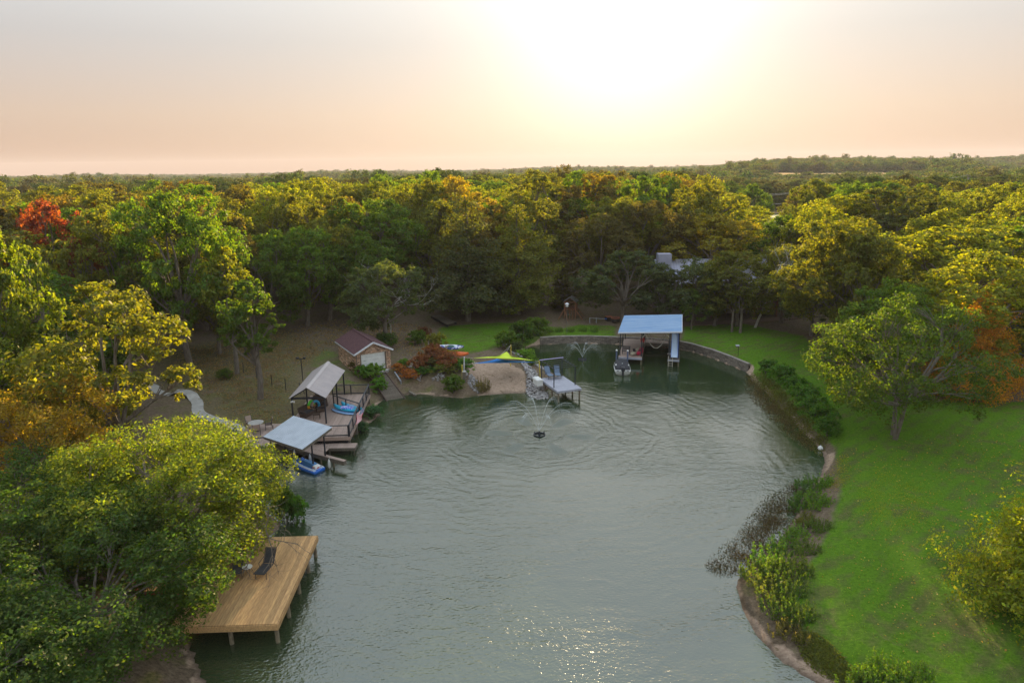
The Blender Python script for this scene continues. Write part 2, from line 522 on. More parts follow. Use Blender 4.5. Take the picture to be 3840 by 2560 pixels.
def ground_mat():
    m = bpy.data.materials.new('ground'); nt, N, L = nodes_of(m); b = N['Principled BSDF']
    b.inputs['Roughness'].default_value = 0.95; b.inputs['Specular IOR Level'].default_value = 0.1
    at = N.new('ShaderNodeAttribute'); at.attribute_name = 'cover'
    sp = N.new('ShaderNodeSeparateColor'); L.new(at.outputs['Color'], sp.inputs[0])
    ge = N.new('ShaderNodeNewGeometry')

    def noise(scale, detail=5, dist=0.0, rough=0.6, stretch=None):
        n = N.new('ShaderNodeTexNoise'); n.inputs['Scale'].default_value = scale; n.inputs['Detail'].default_value = detail
        n.inputs['Roughness'].default_value = rough; n.inputs['Distortion'].default_value = dist
        if stretch:
            mp = N.new('ShaderNodeMapping'); mp.inputs['Scale'].default_value = stretch; mp.inputs['Rotation'].default_value = (0, 0, 0.5)
            L.new(ge.outputs['Position'], mp.inputs[0]); L.new(mp.outputs[0], n.inputs['Vector'])
        else:
            L.new(ge.outputs['Position'], n.inputs['Vector'])
        return n.outputs[0]

    def ramp(src, stops):
        r = N.new('ShaderNodeValToRGB'); e = r.color_ramp.elements
        e[0].position = stops[0][0]; e[0].color = stops[0][1] + (1,); e[1].position = stops[-1][0]; e[1].color = stops[-1][1] + (1,)
        for p, c in stops[1:-1]:
            q = e.new(p); q.color = c + (1,)
        L.new(src, r.inputs[0]); return r.outputs[0]

    def mix(fac, a, c):
        x = N.new('ShaderNodeMix'); x.data_type = 'RGBA'
        L.new(fac, x.inputs[0]); L.new(a, x.inputs[6]); L.new(c, x.inputs[7]); return x.outputs[2]

    def mrange(src, a, c, d=0.0, e=1.0):
        x = N.new('ShaderNodeMapRange'); x.inputs[1].default_value = a; x.inputs[2].default_value = c
        x.inputs[3].default_value = d; x.inputs[4].default_value = e; L.new(src, x.inputs[0]); return x.outputs[0]

    def math2(op, a, c):
        x = N.new('ShaderNodeMath'); x.operation = op
        for i, v in enumerate((a, c)):
            if isinstance(v, float): x.inputs[i].default_value = v
            else: L.new(v, x.inputs[i])
        return x.outputs[0]
    fine = noise(4.2, 7, 0.3, 0.85, (1, 1.6, 1))
    n_big = noise(0.16, 4); n_mid = noise(0.8, 5, 0.4)
    litter = ramp(fine, [(0.3, (0.055, 0.040, 0.027)), (0.5, (0.16, 0.118, 0.080)), (0.72, (0.32, 0.245, 0.17))])
    thin = ramp(fine, [(0.28, (0.045, 0.045, 0.015)), (0.5, (0.13, 0.125, 0.045)), (0.75, (0.28, 0.23, 0.11))])
    base = mix(mrange(n_mid, 0.5, 0.68), litter, thin)
    dry = mix(mrange(n_mid, 0.46, 0.66), thin, litter)
    grass = ramp(fine, [(0.25, (0.022, 0.060, 0.005)), (0.45, (0.080, 0.175, 0.010)), (0.62, (0.135, 0.255, 0.016)), (0.8, (0.25, 0.33, 0.045))])
    grass2 = ramp(fine, [(0.25, (0.04, 0.055, 0.012)), (0.5, (0.10, 0.13, 0.03)), (0.78, (0.22, 0.19, 0.08))])
    mow = N.new('ShaderNodeTexWave'); mow.inputs['Scale'].default_value = 0.28; mow.inputs['Distortion'].default_value = 2.5; mow.inputs['Detail'].default_value = 2.0
    mpw = N.new('ShaderNodeMapping'); mpw.inputs['Rotation'].default_value = (0, 0, 0.9); L.new(ge.outputs['Position'], mpw.inputs[0]); L.new(mpw.outputs[0], mow.inputs['Vector'])
    grass = mix(mrange(math2('ADD', math2('ADD', math2('MULTIPLY', n_big, 0.55), math2('MULTIPLY', n_mid, 0.4)), math2('MULTIPLY', mow.outputs['Fac'], 0.08)), 0.50, 0.62), grass, grass2)
    grass = mix(mrange(noise(0.45, 6, 0.8), 0.55, 0.67, 0.0, 0.8), grass, thin)
    sand = ramp(fine, [(0.3, (0.20, 0.13, 0.09)), (0.5, (0.42, 0.30, 0.22)), (0.7, (0.56, 0.43, 0.33))])
    sand = mix(mrange(noise(2.2, 6, 0.6), 0.56, 0.70), sand, ramp(fine, [(0.3, (0.10, 0.07, 0.04)), (0.7, (0.24, 0.18, 0.08))]))
    edge = math2('MULTIPLY', math2('SUBTRACT', n_mid, 0.5), 0.8)
    lf = mrange(math2('ADD', sp.outputs[0], edge), 0.35, 0.65)
    c = mix(math2('MULTIPLY', sp.outputs[2], 1.0), base, dry)
    c = mix(lf, c, grass)
    sf = mrange(math2('ADD', sp.outputs[1], math2('MULTIPLY', edge, 0.8)), 0.4, 0.6)
    c = mix(sf, c, sand)
    # wet, dark mud at and below the water line
    z = N.new('ShaderNodeSeparateXYZ'); L.new(ge.outputs['Position'], z.inputs[0])
    wet = N.new('ShaderNodeVectorMath'); wet.operation = 'SCALE'; L.new(c, wet.inputs[0])
    L.new(mrange(math2('ADD', z.outputs[2], math2('MULTIPLY', edge, 0.25)), 0.0, 0.10, 0.4, 1.0), wet.inputs['Scale'])
    L.new(wet.outputs[0], b.inputs['Base Color'])
    bp = N.new('ShaderNodeBump'); bp.inputs['Strength'].default_value = 0.9; bp.inputs['Distance'].default_value = 0.12
    L.new(fine, bp.inputs['Height']); L.new(bp.outputs[0], b.inputs['Normal'])
    return m


FOUNTAINS = [Z3(1265, 1530, 0), Z3(1897, 428, 0)]


def water_mat():
    m = bpy.data.materials.new('pond_water'); nt, N, L = nodes_of(m); b = N['Principled BSDF']
    b.inputs['Base Color'].default_value = (0.026, 0.044, 0.018, 1)
    b.inputs['Roughness'].default_value = 0.04; b.inputs['IOR'].default_value = 1.75
    b.inputs['Specular IOR Level'].default_value = 1.0
    ge = N.new('ShaderNodeNewGeometry')

    def math2(op, a, c=None):
        x = N.new('ShaderNodeMath'); x.operation = op
        for i, v in enumerate((a, c)):
            if v is None: continue
            if isinstance(v, (float, int)): x.inputs[i].default_value = v
            else: L.new(v, x.inputs[i])
        return x.outputs[0]

    def noise(scale, stretch, rot=0.0, detail=3.0, dist=0.0):
        mp = N.new('ShaderNodeMapping'); mp.inputs['Scale'].default_value = stretch; mp.inputs['Rotation'].default_value = (0, 0, rot)
        n = N.new('ShaderNodeTexNoise'); n.inputs['Scale'].default_value = scale; n.inputs['Detail'].default_value = detail
        n.inputs['Distortion'].default_value = dist
        L.new(ge.outputs['Position'], mp.inputs[0]); L.new(mp.outputs[0], n.inputs['Vector']); return n.outputs[0]
    wob = noise(0.25, (1, 1, 1), 0, 2)

    def rings(c, wl):
        v = N.new('ShaderNodeVectorMath'); v.operation = 'DISTANCE'; v.inputs[1].default_value = (c.x, c.y, 0)
        L.new(ge.outputs['Position'], v.inputs[0])
        ph = math2('ADD', math2('MULTIPLY', v.outputs['Value'], 2 * math.pi / wl), math2('MULTIPLY', wob, 24.0))
        fade = math2('DIVIDE', 1.0, math2('ADD', 1.0, math2('MULTIPLY', v.outputs['Value'], 0.06)))
        return math2('MULTIPLY', math2('SINE', ph), fade)
    r1 = rings(FOUNTAINS[0], 1.05)
    r2 = rings(FOUNTAINS[1], 0.7)
    r3 = rings(FOUNTAINS[0], 1.9)
    n1 = noise(1.9, (0.45, 1.0, 1), 0.12, 4, 0.4)
    n2 = noise(7.0, (0.7, 1, 1), -0.2, 2, 0.2)
    n3 = noise(0.9, (0.7, 1.0, 1), 0.1, 2, 0.3)
    # choppy water where the fountain's jets fall back
    vd = N.new('ShaderNodeVectorMath'); vd.operation = 'DISTANCE'; vd.inputs[1].default_value = FOUNTAINS[0]
    L.new(ge.outputs['Position'], vd.inputs[0])
    chop = N.new('ShaderNodeMapRange'); chop.inputs[1].default_value = 3.0; chop.inputs[2].default_value = 9.0
    chop.inputs[3].default_value = 1.0; chop.inputs[4].default_value = 0.0
    L.new(vd.outputs['Value'], chop.inputs[0])
    # spray falling back roughens the surface in six petals round the big fountain
    sb = N.new('ShaderNodeVectorMath'); sb.operation = 'SUBTRACT'; sb.inputs[1].default_value = FOUNTAINS[0]; L.new(ge.outputs['Position'], sb.inputs[0])
    sx = N.new('ShaderNodeSeparateXYZ'); L.new(sb.outputs[0], sx.inputs[0])
    th = math2('ARCTAN2', sx.outputs[1], sx.outputs[0])
    pet = N.new('ShaderNodeMapRange'); pet.interpolation_type = 'SMOOTHSTEP'; pet.inputs[1].default_value = 0.1; pet.inputs[2].default_value = 0.95
    L.new(math2('COSINE', math2('ADD', math2('MULTIPLY', th, 6.0), 0.9)), pet.inputs[0])
    ri = N.new('ShaderNodeMapRange'); ri.interpolation_type = 'SMOOTHSTEP'; ri.inputs[1].default_value = 1.4; ri.inputs[2].default_value = 3.0; L.new(vd.outputs['Value'], ri.inputs[0])
    ro = N.new('ShaderNodeMapRange'); ro.interpolation_type = 'SMOOTHSTEP'; ro.inputs[1].default_value = 3.6; ro.inputs[2].default_value = 5.6; ro.inputs[3].default_value = 1.0; ro.inputs[4].default_value = 0.0; L.new(vd.outputs['Value'], ro.inputs[0])
    petal = math2('MULTIPLY', math2('MULTIPLY', pet.outputs[0], ri.outputs[0]), ro.outputs[0])
    L.new(math2('ADD', 0.04, math2('MULTIPLY', petal, 0.5)), b.inputs['Roughness'])
    h = math2('ADD', math2('MULTIPLY', n1, 0.85), math2('MULTIPLY', n2, math2('ADD', 0.75, math2('MULTIPLY', chop.outputs[0], 0.35))))
    h = math2('ADD', h, math2('MULTIPLY', n3, 0.25))
    h = math2('ADD', h, math2('MULTIPLY', r1, 0.22))
    h = math2('ADD', h, math2('MULTIPLY', r3, 0.16))
    h = math2('ADD', h, math2('MULTIPLY', r2, 0.06))
    bp = N.new('ShaderNodeBump'); bp.inputs['Strength'].default_value = 1.0; bp.inputs['Distance'].default_value = 0.030
    sy = N.new('ShaderNodeSeparateXYZ'); L.new(ge.outputs['Position'], sy.inputs[0])
    cm = N.new('ShaderNodeMapRange'); cm.inputs[1].default_value = 58; cm.inputs[2].default_value = 72; cm.inputs[3].default_value = 1.0; cm.inputs[4].default_value = 0.25
    L.new(sy.outputs[1], cm.inputs[0])
    nr = N.new('ShaderNodeMapRange'); nr.inputs[1].default_value = 27; nr.inputs[2].default_value = 56; nr.inputs[3].default_value = 1.8; nr.inputs[4].default_value = 1.0
    L.new(sy.outputs[1], nr.inputs[0])
    gust = N.new('ShaderNodeMapRange'); gust.inputs[1].default_value = 0.38; gust.inputs[2].default_value = 0.62; gust.inputs[3].default_value = 0.6; gust.inputs[4].default_value = 1.25
    L.new(noise(0.11, (0.6, 1.2, 1), 0.4, 2, 0.6), gust.inputs[0])
    h = math2('MULTIPLY', math2('MULTIPLY', h, cm.outputs[0]), math2('MULTIPLY', nr.outputs[0], gust.outputs[0]))
    L.new(h, bp.inputs['Height']); L.new(bp.outputs[0], b.inputs['Normal'])
    return m


def build_water():
    me = bpy.data.meshes.new('pond_water')
    me.from_pydata([(-30, -62, 0), (34, -62, 0), (34, 92, 0), (-30, 92, 0)], [], [(0, 1, 2, 3)]); me.update()
    o = link_mesh('pond_water', me, water_mat())
    tag(o, 'rippled green brown pond water in the cove', 'water', kind='structure')


build_ground()
build_water()

# ------------------------------------------------------------------ trees and plants
LEAF = leaf_mat('leaf')
BARK = pm('bark', (0.11, 0.085, 0.065), (0.20, 0.17, 0.14), rough=0.95, scale=3.0, stretch=(3, 3, 0.6), bump=0.6)
BARK_PALE = pm('bark_pale', (0.42, 0.39, 0.36), (0.62, 0.58, 0.53), rough=0.9, scale=4.0, stretch=(2, 2, 0.8), bump=0.3)

GREEN = (0.068, 0.122, 0.014); DEEP = (0.046, 0.092, 0.014); OLIVE = (0.100, 0.115, 0.018); YELGREEN = (0.140, 0.168, 0.014)
BROWN = (0.085, 0.080, 0.024); REDLEAF = (0.17, 0.045, 0.026); ORANGE = (0.36, 0.145, 0.022); GREY = (0.062, 0.088, 0.040)
GOLD = (0.20, 0.17, 0.018)


def unit(v):
    return v / np.maximum(np.linalg.norm(v, axis=-1, keepdims=True), 1e-9)


def leaves(C, Nrm, size, rng, w=0.62, jit=0.35):
    """a four-cornered blade at every centre C, facing Nrm"""
    n = len(C); s = size * (1 + jit * rng.standard_normal(n).clip(-1.5, 1.5))[:, None]
    T = unit(np.cross(Nrm, unit(rng.standard_normal((n, 3))))); B = np.cross(Nrm, T)
    L = T * s * 0.5; Wd = B * s * 0.5 * w; droop = np.array([0, 0, -1.0]) * s * 0.10
    V = np.stack([C - L, C + Wd - L * 0.15, C + L + droop, C - Wd - L * 0.15], 1).reshape(-1, 3)
    Q = np.arange(4 * n).reshape(n, 4)
    return V, Q


def clump_leaves(centres, outs, rads, per, leaf, rng, up=0.45, rnd=0.5, flat=0.75):
    n = len(centres); k = per
    off = unit(rng.standard_normal((n, k, 3))) * (rng.random((n, k, 1)) ** 0.45)
    off[..., 2] *= flat
    C = centres[:, None, :] + off * rads[:, None, None]
    Nn = unit(outs[:, None, :] * 0.45 + off * 0.35 + np.array([0, 0, up]) + rng.standard_normal((n, k, 3)) * rnd)
    return leaves(C.reshape(-1, 3), Nn.reshape(-1, 3), leaf, rng)


def limb(mb, a, b, r0, r1, rng, seg=4, bend=0.12, n=5):
    a, b = np.array(a, float), np.array(b, float); d = np.linalg.norm(b - a)
    mid = rng.standard_normal(3) * bend * d; pts = []; rr = []
    for i in range(seg + 1):
        t = i / seg
        p = a + (b - a) * t + mid * math.sin(math.pi * t) + np.array([0, 0, 0.10 * d * math.sin(math.pi * t)])
        pts.append(p); rr.append(r0 + (r1 - r0) * t)
    mb.tube(pts, rr, n, caps=False)
    return pts


def broadleaf(seed, H, R, base, nl=9, count=15000, leaf=0.30, per=46, lobe=0.42, sq=0.85, trunk_r=None, twin=False, gap=0.0, clump=0.30, trunks=1, spiky=0.0, inner=0.62):
    """crown of lobes on curved limbs, made of clumps of blades"""
    rng = np.random.default_rng(seed); mb = MB(); r0 = trunk_r or 0.026 * H
    heads = []; VS = []; QS = []; off = 0
    fork = base + (H - base) * 0.18
    tr = []
    for k in range(trunks):
        a = 2 * math.pi * k / max(trunks, 1) + rng.random()
        sp = 0 if trunks == 1 else 0.045 * H
        top = np.array([math.cos(a) * sp * 2.5 + rng.normal(0, .15), math.sin(a) * sp * 2.5 + rng.normal(0, .15), fork])
        pts = limb(mb, (math.cos(a) * sp * .6, math.sin(a) * sp * .6, -0.4), top, r0 / math.sqrt(trunks), r0 * 0.62 / math.sqrt(trunks), rng, 5, 0.03, 8)
        tr.append(top)
    for i in range(nl):
        t = (i + 0.5) / nl
        a = i * 2.39996 + rng.normal(0, 0.35)
        prof = math.sin(math.pi * (0.20 + 0.66 * t)) ** 0.8
        rad = R * inner * prof * (0.85 + 0.35 * rng.random())
        z = base + (H - base) * (0.16 + 0.70 * t) + rng.normal(0, 0.03) * H
        lr = R * lobe * (0.75 + 0.5 * rng.random()) * (0.8 + 0.25 * prof)
        if z + lr * sq > H: z = H - lr * sq
        heads.append((np.array([math.cos(a) * rad, math.sin(a) * rad, z]), lr))
    heads.append((np.array([rng.normal(0, .08) * R, rng.normal(0, .08) * R, H - R * lobe * sq]), R * lobe))
    tot = sum(h[1] ** 2 for h in heads)
    for c, lr in heads:
        st = tr[rng.integers(len(tr))]
        s0 = np.array([st[0], st[1], fork * (0.72 + 0.28 * rng.random())]) if trunks == 1 else st
        pts = limb(mb, s0, c, r0 * 0.42, r0 * 0.10, rng, 5, 0.10, 5)
        ncl = max(4, int(count * lr ** 2 / tot / per))
        d = unit(rng.standard_normal((ncl, 3)) + np.array([0, 0, 0.25]))
        rr = lr * (0.62 + 0.42 * rng.random((ncl, 1)) ** 0.7)
        if spiky: rr = rr * (1 + spiky * np.abs(rng.standard_normal((ncl, 1))))
        P = c + d * rr * np.array([1, 1, sq])
        for q in P[:: max(1, ncl // 7)]:
            limb(mb, pts[3 if rng.random() > .5 else 4], q, r0 * 0.11, r0 * 0.03, rng, 2, 0.08, 3)
        if gap:
            P = P[rng.random(len(P)) > gap * 0.5]; d = d[:len(P)]
        V, Q = clump_leaves(P, unit(P - c), lr * clump * (0.7 + 0.6 * rng.random(len(P))), per, leaf, rng)
        VS.append(V); QS.append(Q + off); off += len(V)
    return mb, np.concatenate(VS), np.concatenate(QS)


def conical(seed, H, R, base, tiers=11, count=15000, leaf=0.28, per=40, droop=0.1, r0=None):
    rng = np.random.default_rng(seed); mb = MB(); r0 = r0 or 0.022 * H; VS = []; QS = []; off = 0
    limb(mb, (0, 0, -0.4), (rng.normal(0, .1), rng.normal(0, .1), H * 0.95), r0, r0 * 0.12, rng, 7, 0.01, 8)
    specs = []
    for i in range(tiers):
        t = i / (tiers - 1); z = base + (H - base) * (0.04 + 0.9 * t)
        rad = R * (1 - t) ** 0.75 * (0.6 + 0.4 * min(1, t * 5 + 0.35))
        m = max(3, int(7 * (1 - t) + 2))
        for k in range(m):
            a = 2 * math.pi * (k + rng.random() * 0.7) / m + i
            specs.append((a, rad * (0.7 + 0.5 * rng.random()), z + rng.normal(0, .02) * H, t))
    tot = sum(s[1] + 0.4 for s in specs)
    for a, rad, z, t in specs:
        tip = np.array([math.cos(a) * rad, math.sin(a) * rad, z - droop * rad + 0.1 * rad])
        limb(mb, (0, 0, z - 0.05 * H), tip, r0 * 0.22 * (1.1 - t), 0.012, rng, 3, 0.05, 4)
        ncl = max(3, int(count * (rad + 0.4) / tot / per))
        u = rng.random((ncl, 1)) ** 0.6
        P = np.array([0, 0, z]) + (tip - np.array([0, 0, z])) * (0.25 + 0.85 * u) + rng.standard_normal((ncl, 3)) * (0.10 * R + 0.12) * np.array([1, 1, 0.6])
        O = unit(P - np.array([0, 0, z - 0.6])); V, Q = clump_leaves(P, O, np.full(ncl, 0.11 * R + 0.16), per, leaf, rng, flat=0.7)
        VS.append(V); QS.append(Q + off); off += len(V)
    return mb, np.concatenate(VS), np.concatenate(QS)


def bush(seed, H, R, count=3500, leaf=0.16, per=30, n=7, stems=6):
    rng = np.random.default_rng(seed); mb = MB(); VS = []; QS = []; off = 0
    for k in range(stems):
        a = 2 * math.pi * k / stems + rng.random()
        limb(mb, (0.1 * math.cos(a), 0.1 * math.sin(a), -0.15), (R * .55 * math.cos(a), R * .55 * math.sin(a), H * .75), 0.03, 0.012, rng, 3, 0.1, 4)
    for i in range(n):
        a = i * 2.4 + rng.random(); rad = R * 0.55 * math.sqrt((i + .3) / n); lr = R * (0.38 + 0.22 * rng.random())
        c = np.array([rad * math.cos(a), rad * math.sin(a), max(H - lr * 0.8 - 0.35 * rad * rng.random(), lr * .5)])
        ncl = max(3, count // n // per); d = unit(rng.standard_normal((ncl, 3)) + np.array([0, 0, 0.35]))
        P = c + d * lr * (0.65 + 0.45 * rng.random((ncl, 1))); P[:, 2] = np.maximum(P[:, 2], 0.05)
        V, Q = clump_leaves(P, d, np.full(ncl, lr * 0.33), per, leaf, rng)
        VS.append(V); QS.append(Q + off); off += len(V)
    return mb, np.concatenate(VS), np.concatenate(QS)


def tall_weed(seed, H, R, stems=80, leaf=0.14, per=30):
    """a clump of upright leafy stems"""
    rng = np.random.default_rng(seed); mb = MB(); VS = []; QS = []; off = 0
    for k in range(stems):
        a = rng.random() * 6.283; r = R * math.sqrt(rng.random()); h = H * (0.35 + 0.8 * rng.random()) * (1 - 0.2 * (r / R) ** 2); r *= 1 + 0.25 * math.sin(3 * a + seed)
        b = np.array([r * math.cos(a), r * math.sin(a), -0.05]); tp = b + np.array([rng.normal(0, .14) + .12 * math.cos(a), rng.normal(0, .14) + .12 * math.sin(a), h])
        mb.tube([b, (b + tp) / 2, tp], [0.012, 0.009, 0.004], 3, caps=False)
        t = 0.2 + 0.8 * rng.random(per); P = b + (tp - b) * t[:, None] + rng.standard_normal((per, 3)) * 0.07 * (1.25 - t)[:, None]
        N_ = unit(rng.standard_normal((per, 3)) + np.array([0, 0, 0.7])); V, Q = leaves(P, N_, leaf, rng, 0.35)
        VS.append(V); QS.append(Q + off); off += len(V)
    return mb, np.concatenate(VS), np.concatenate(QS)


def bare(seed, H, spread, depth=4, r0=0.16, up=0.55, kids=4):
    """leafless forked branches"""
    rng = np.random.default_rng(seed); mb = MB()

    def grow(p, d, ln, r, lev):
        pts = [p]; q = p.copy(); dd = d.copy()
        for i in range(4):
            dd = unit(dd + rng.standard_normal(3) * 0.16); q = q + dd * ln / 4; pts.append(q.copy())
        mb.tube(pts, [r * (1 - 0.13 * i) for i in range(5)], 6 if lev == 0 else 4, caps=False)
        if lev >= depth: return
        for k in range(kids):
            j = 2 + int(rng.integers(3)); nd = unit(dd * 0.5 + rng.standard_normal(3) * spread + np.array([0, 0, up * 0.4]))
            grow(pts[j], nd, ln * (0.55 + 0.2 * rng.random()), r * 0.45, lev + 1)
    grow(np.array([0, 0, -0.3]), np.array([0.03, 0, 1.0]), H * 0.5, r0, 0)
    return mb


class Proto:
    def __init__(s, name, data, H, R, leafm=None, bark=None):
        mb, V, Q = data; s.H, s.R = H, R
        s.trunk = bpy.data.meshes.new(name + '_trunk'); s.trunk.from_pydata(mb.v, [], mb.f); s.trunk.update()
        s.trunk.materials.append(bark or BARK)
        s.crown = np_mesh(name + '_crown', V, Q, leafm or LEAF)


def grow(proto, name, x, y, H, R, color, label, cat, group=None, rz=None, z=None, part=('trunk', 'crown'), lean=(0, 0), sink=0.0):
    z = GZ(x, y) if z is None else z
    e = empty(name, (x, y, z - sink), label, cat, group)
    e.rotation_euler = (lean[0], lean[1], rng_.random() * 6.283 if rz is None else rz)
    e.scale = (R / proto.R, R / proto.R, H / proto.H)
    t = bpy.data.objects.new(part[0], proto.trunk); COL.objects.link(t); t.parent = e
    c = bpy.data.objects.new(part[1], proto.crown); COL.objects.link(c); c.parent = e
    k = 1 + rng_.uniform(-0.12, 0.12)
    c.color = (color[0] * k, color[1] * k, color[2] * k, 1)
    return e


rng_ = random.Random(7)
OAKS = [Proto('oak_%d' % i, broadleaf(11 + i, 13.0, 5.2, (1.4, 2.6, 1.8, 1.2, 2.2, 1.6)[i], nl=13 + i % 4, count=25000, leaf=0.245, per=52, lobe=0.33, clump=0.29, inner=0.74), 13.0, 5.2) for i in range(6)]
AIRY = [Proto('airy_%d' % i, broadleaf(41 + i, 13.0, 4.6, 2.6, nl=11, count=15000, leaf=0.24, lobe=0.33, per=40, inner=0.72, gap=0.2), 13.0, 4.6) for i in range(3)]
TALLS = [Proto('tall_%d' % i, conical(61 + i, 18.0, 6.2, 2.2, tiers=14, count=26000, leaf=0.29), 18.0, 6.2) for i in range(2)]
CEDAR = Proto('cedar', conical(71, 9.0, 2.4, 0.6, tiers=11, count=5000, leaf=0.26), 9.0, 2.4)
SMALLS = [Proto('small_%d' % i, broadleaf(81 + i, 7.0, 3.2, 1.6, nl=8, count=9000, leaf=0.22, lobe=0.44), 7.0, 3.2) for i in range(2)]
SPRIG = [Proto('sprig_%d' % i, broadleaf(87 + i, 11.0, 2.8, 3.0, nl=12, count=9000, leaf=0.24, lobe=0.40, per=36, inner=0.6), 11.0, 2.8) for i in range(2)]
BUSHES = [Proto('bush_%d' % i, bush(91 + i, 1.7, 1.5), 1.7, 1.5) for i in range(3)]
WEEDS = [Proto('weed_%d' % i, tall_weed(95 + i, 1.1, 1.0), 1.1, 1.0) for i in range(2)]
FAR = [Proto('far_%d' % i, broadleaf(101 + i, 13.0, 6.5, 1.5, nl=7, count=900, leaf=1.0, per=12, lobe=0.5, clump=0.45), 13.0, 6.5) for i in range(2)]

PLACED = []        # (x, y, radius) of every single tree so the fill keeps clear


def tree(proto, x, y, H, R, color, label, group=None, name='oak_tree', **kw):
    PLACED.append((x, y, R)); return grow(proto, name, x, y, H, R, color, label, 'tree', group, **kw)


def top_height(dx, dy, x, y):
    """height of the tree whose top shows at display pixel row dy, standing at (x, y)"""
    p = AT(dx, dy, math.hypot(x, y)); return p.z - GZ(x, y)


def tree_px(proto, bx, by, top, width, color, label, group=None, name='oak_tree', **kw):
    """tree standing at display pixel (bx, by), crown top at row `top`, crown `width` display pixels wide"""
    g = ground_at(bx, by); H = max(3.0, top_height(bx, top, g.x, g.y)); R = 0.84 * width / 1568.0 * g.length / 2
    return tree(proto, g.x, g.y, H, R, color, label, group, name, **kw)


def tree_at(proto, dx, dist, top, width, color, label, group=None, name='oak_tree', **kw):
    """tree whose foot is hidden: column dx, ground distance dist"""
    p = AT(dx, 800, dist); H = max(3.0, top_height(dx, top, p.x, p.y)); R = 0.86 * width / 1568.0 * dist / 2
    return tree(proto, p.x, p.y, H, R, color, label, group, name, **kw)


# --- the trees one can single out
HERO_L = Proto('willow_oak', broadleaf(201, 8.6, 6.2, 0.8, nl=28, count=88000, leaf=0.14, per=64, lobe=0.26, clump=0.34, spiky=0.2, inner=0.80), 8.6, 6.2)
HERO_D = Proto('bank_oak', broadleaf(207, 7.2, 5.4, 0.5, nl=26, count=80000, leaf=0.14, per=64, lobe=0.28, clump=0.34, spiky=0.12, inner=0.80), 7.2, 5.4)
HERO_R = Proto('twin_oak', broadleaf(213, 12.0, 6.9, 1.2, nl=26, count=42000, leaf=0.185, per=54, lobe=0.22, clump=0.36, trunks=2, gap=0.5, inner=0.78), 12.0, 6.9)
HERO_C = Proto('cypress', conical(219, 8.6, 5.0, 0.3, tiers=15, count=82000, leaf=0.15, per=56), 8.6, 5.0)
HERO_O = Proto('orange_oak', broadleaf(223, 10.5, 5.0, 2.6, nl=13, count=40000, leaf=0.15, per=50, lobe=0.33, gap=0.35, inner=0.74), 10.5, 5.0)

tree(HERO_L, -19.1, 33.4, 7.5, 6.4, (0.105, 0.150, 0.014), 'broad yellow green willow oak overhanging the orange brown plank dock', name='willow_oak_tree', rz=0.4)
tree(HERO_D, -18.9, 26.9, 5.7, 5.4, DEEP, 'dark green oak covering the near left corner of the plank dock', rz=1.0)
tree(HERO_D, -25.8, 30.5, 6.6, 5.8, DEEP, 'deep green oak on the bank behind the dock gangway', rz=2.6)
tree(HERO_D, -20.5, 19.5, 5.2, 5.0, DEEP, 'low dark oak on the bank beside the water below the dock', rz=4.0)
tree(HERO_O, -28.6, 38.5, 9.0, 4.6, (0.20, 0.155, 0.018), 'orange and yellow autumn oak with bare grey limbs on the left bank', rz=0.2)
tree(HERO_O, -36.5, 44.0, 12.0, 5.0, (0.075, 0.115, 0.014), 'golden oak with pale bare branches beside the orange oak', rz=3.1)
tree_px(OAKS[0], 225, 1005, 740, 215, (0.07, 0.115, 0.014), 'yellow green spreading oak above the curved concrete path')
tree_px(AIRY[0], 150, 960, 760, 200, OLIVE, 'olive airy oak left of the spreading oak by the concrete path')
tree_px(SPRIG[0], 597, 917, 640, 165, GREEN, 'slender green tree alone on the dry yard beside the shelter', name='slender_tree')
tree_px(OAKS[1], 440, 842, 438, 270, GREEN, 'tall lit oak at the wood edge above the dry yard')
tree_px(SPRIG[1], 545, 858, 560, 130, YELGREEN, 'narrow ivy clad oak with pale stem at the wood edge')
tree_px(OAKS[2], 705, 748, 520, 210, GREEN, 'oak with bare straight trunk behind the brick garage yard')
tree_px(OAKS[3], 756, 735, 500, 190, OLIVE, 'olive oak with dark straight trunk left of the garage roof')
tree_px(OAKS[5], 620, 768, 540, 190, GREEN, 'green oak at the wood edge behind the yard lamp')
tree_px(OAKS[0], 505, 812, 560, 170, OLIVE, 'olive oak at the wood edge right of the tall lit oak')
tree_px(OAKS[1], 835, 738, 530, 180, GREEN, 'green oak at the wood edge left of the dead tree')
tree_px(OAKS[4], 885, 790, 600, 215, GREY, 'grey green leafy tree rising right behind the brick garage')
tree_px(TALLS[0], 1075, 737, 435, 270, (0.055, 0.068, 0.026), 'tall dark conical tree with straight trunk above the plank footbridge', name='tall_tree')
tree_px(TALLS[1], 1190, 722, 470, 240, OLIVE, 'tall tree with olive crown beside the dark conical tree', name='tall_tree')
tree_px(CEDAR, 1292, 708, 590, 95, (0.07, 0.07, 0.02), 'thin dark cedar casting a long shadow by the playset', name='cedar_tree')
tree_px(OAKS[5], 1430, 738, 578, 240, GREY, 'rounded grey green tree beside the playset')
tree_px(OAKS[0], 1520, 742, 610, 150, GREY, 'grey green tree behind the blue boathouse roof')
tree_at(OAKS[3], 1585, 94, 592, 165, GREY, 'grey green oak hiding the left half of the violet grey roof')
tree_at(OAKS[5], 1690, 94, 575, 190, OLIVE, 'olive oak in front of the violet grey roof')
tree_at(AIRY[0], 1790, 97, 560, 170, OLIVE, 'loose olive oak at the right end of the violet grey roof')
tree_px(AIRY[1], 1640, 748, 590, 170, OLIVE, 'loose olive tree shading the house porch')
tree_px(SMALLS[0], 1588, 757, 665, 84, GREEN, 'small round tree on a leaning stem right of the boathouse', name='small_tree')
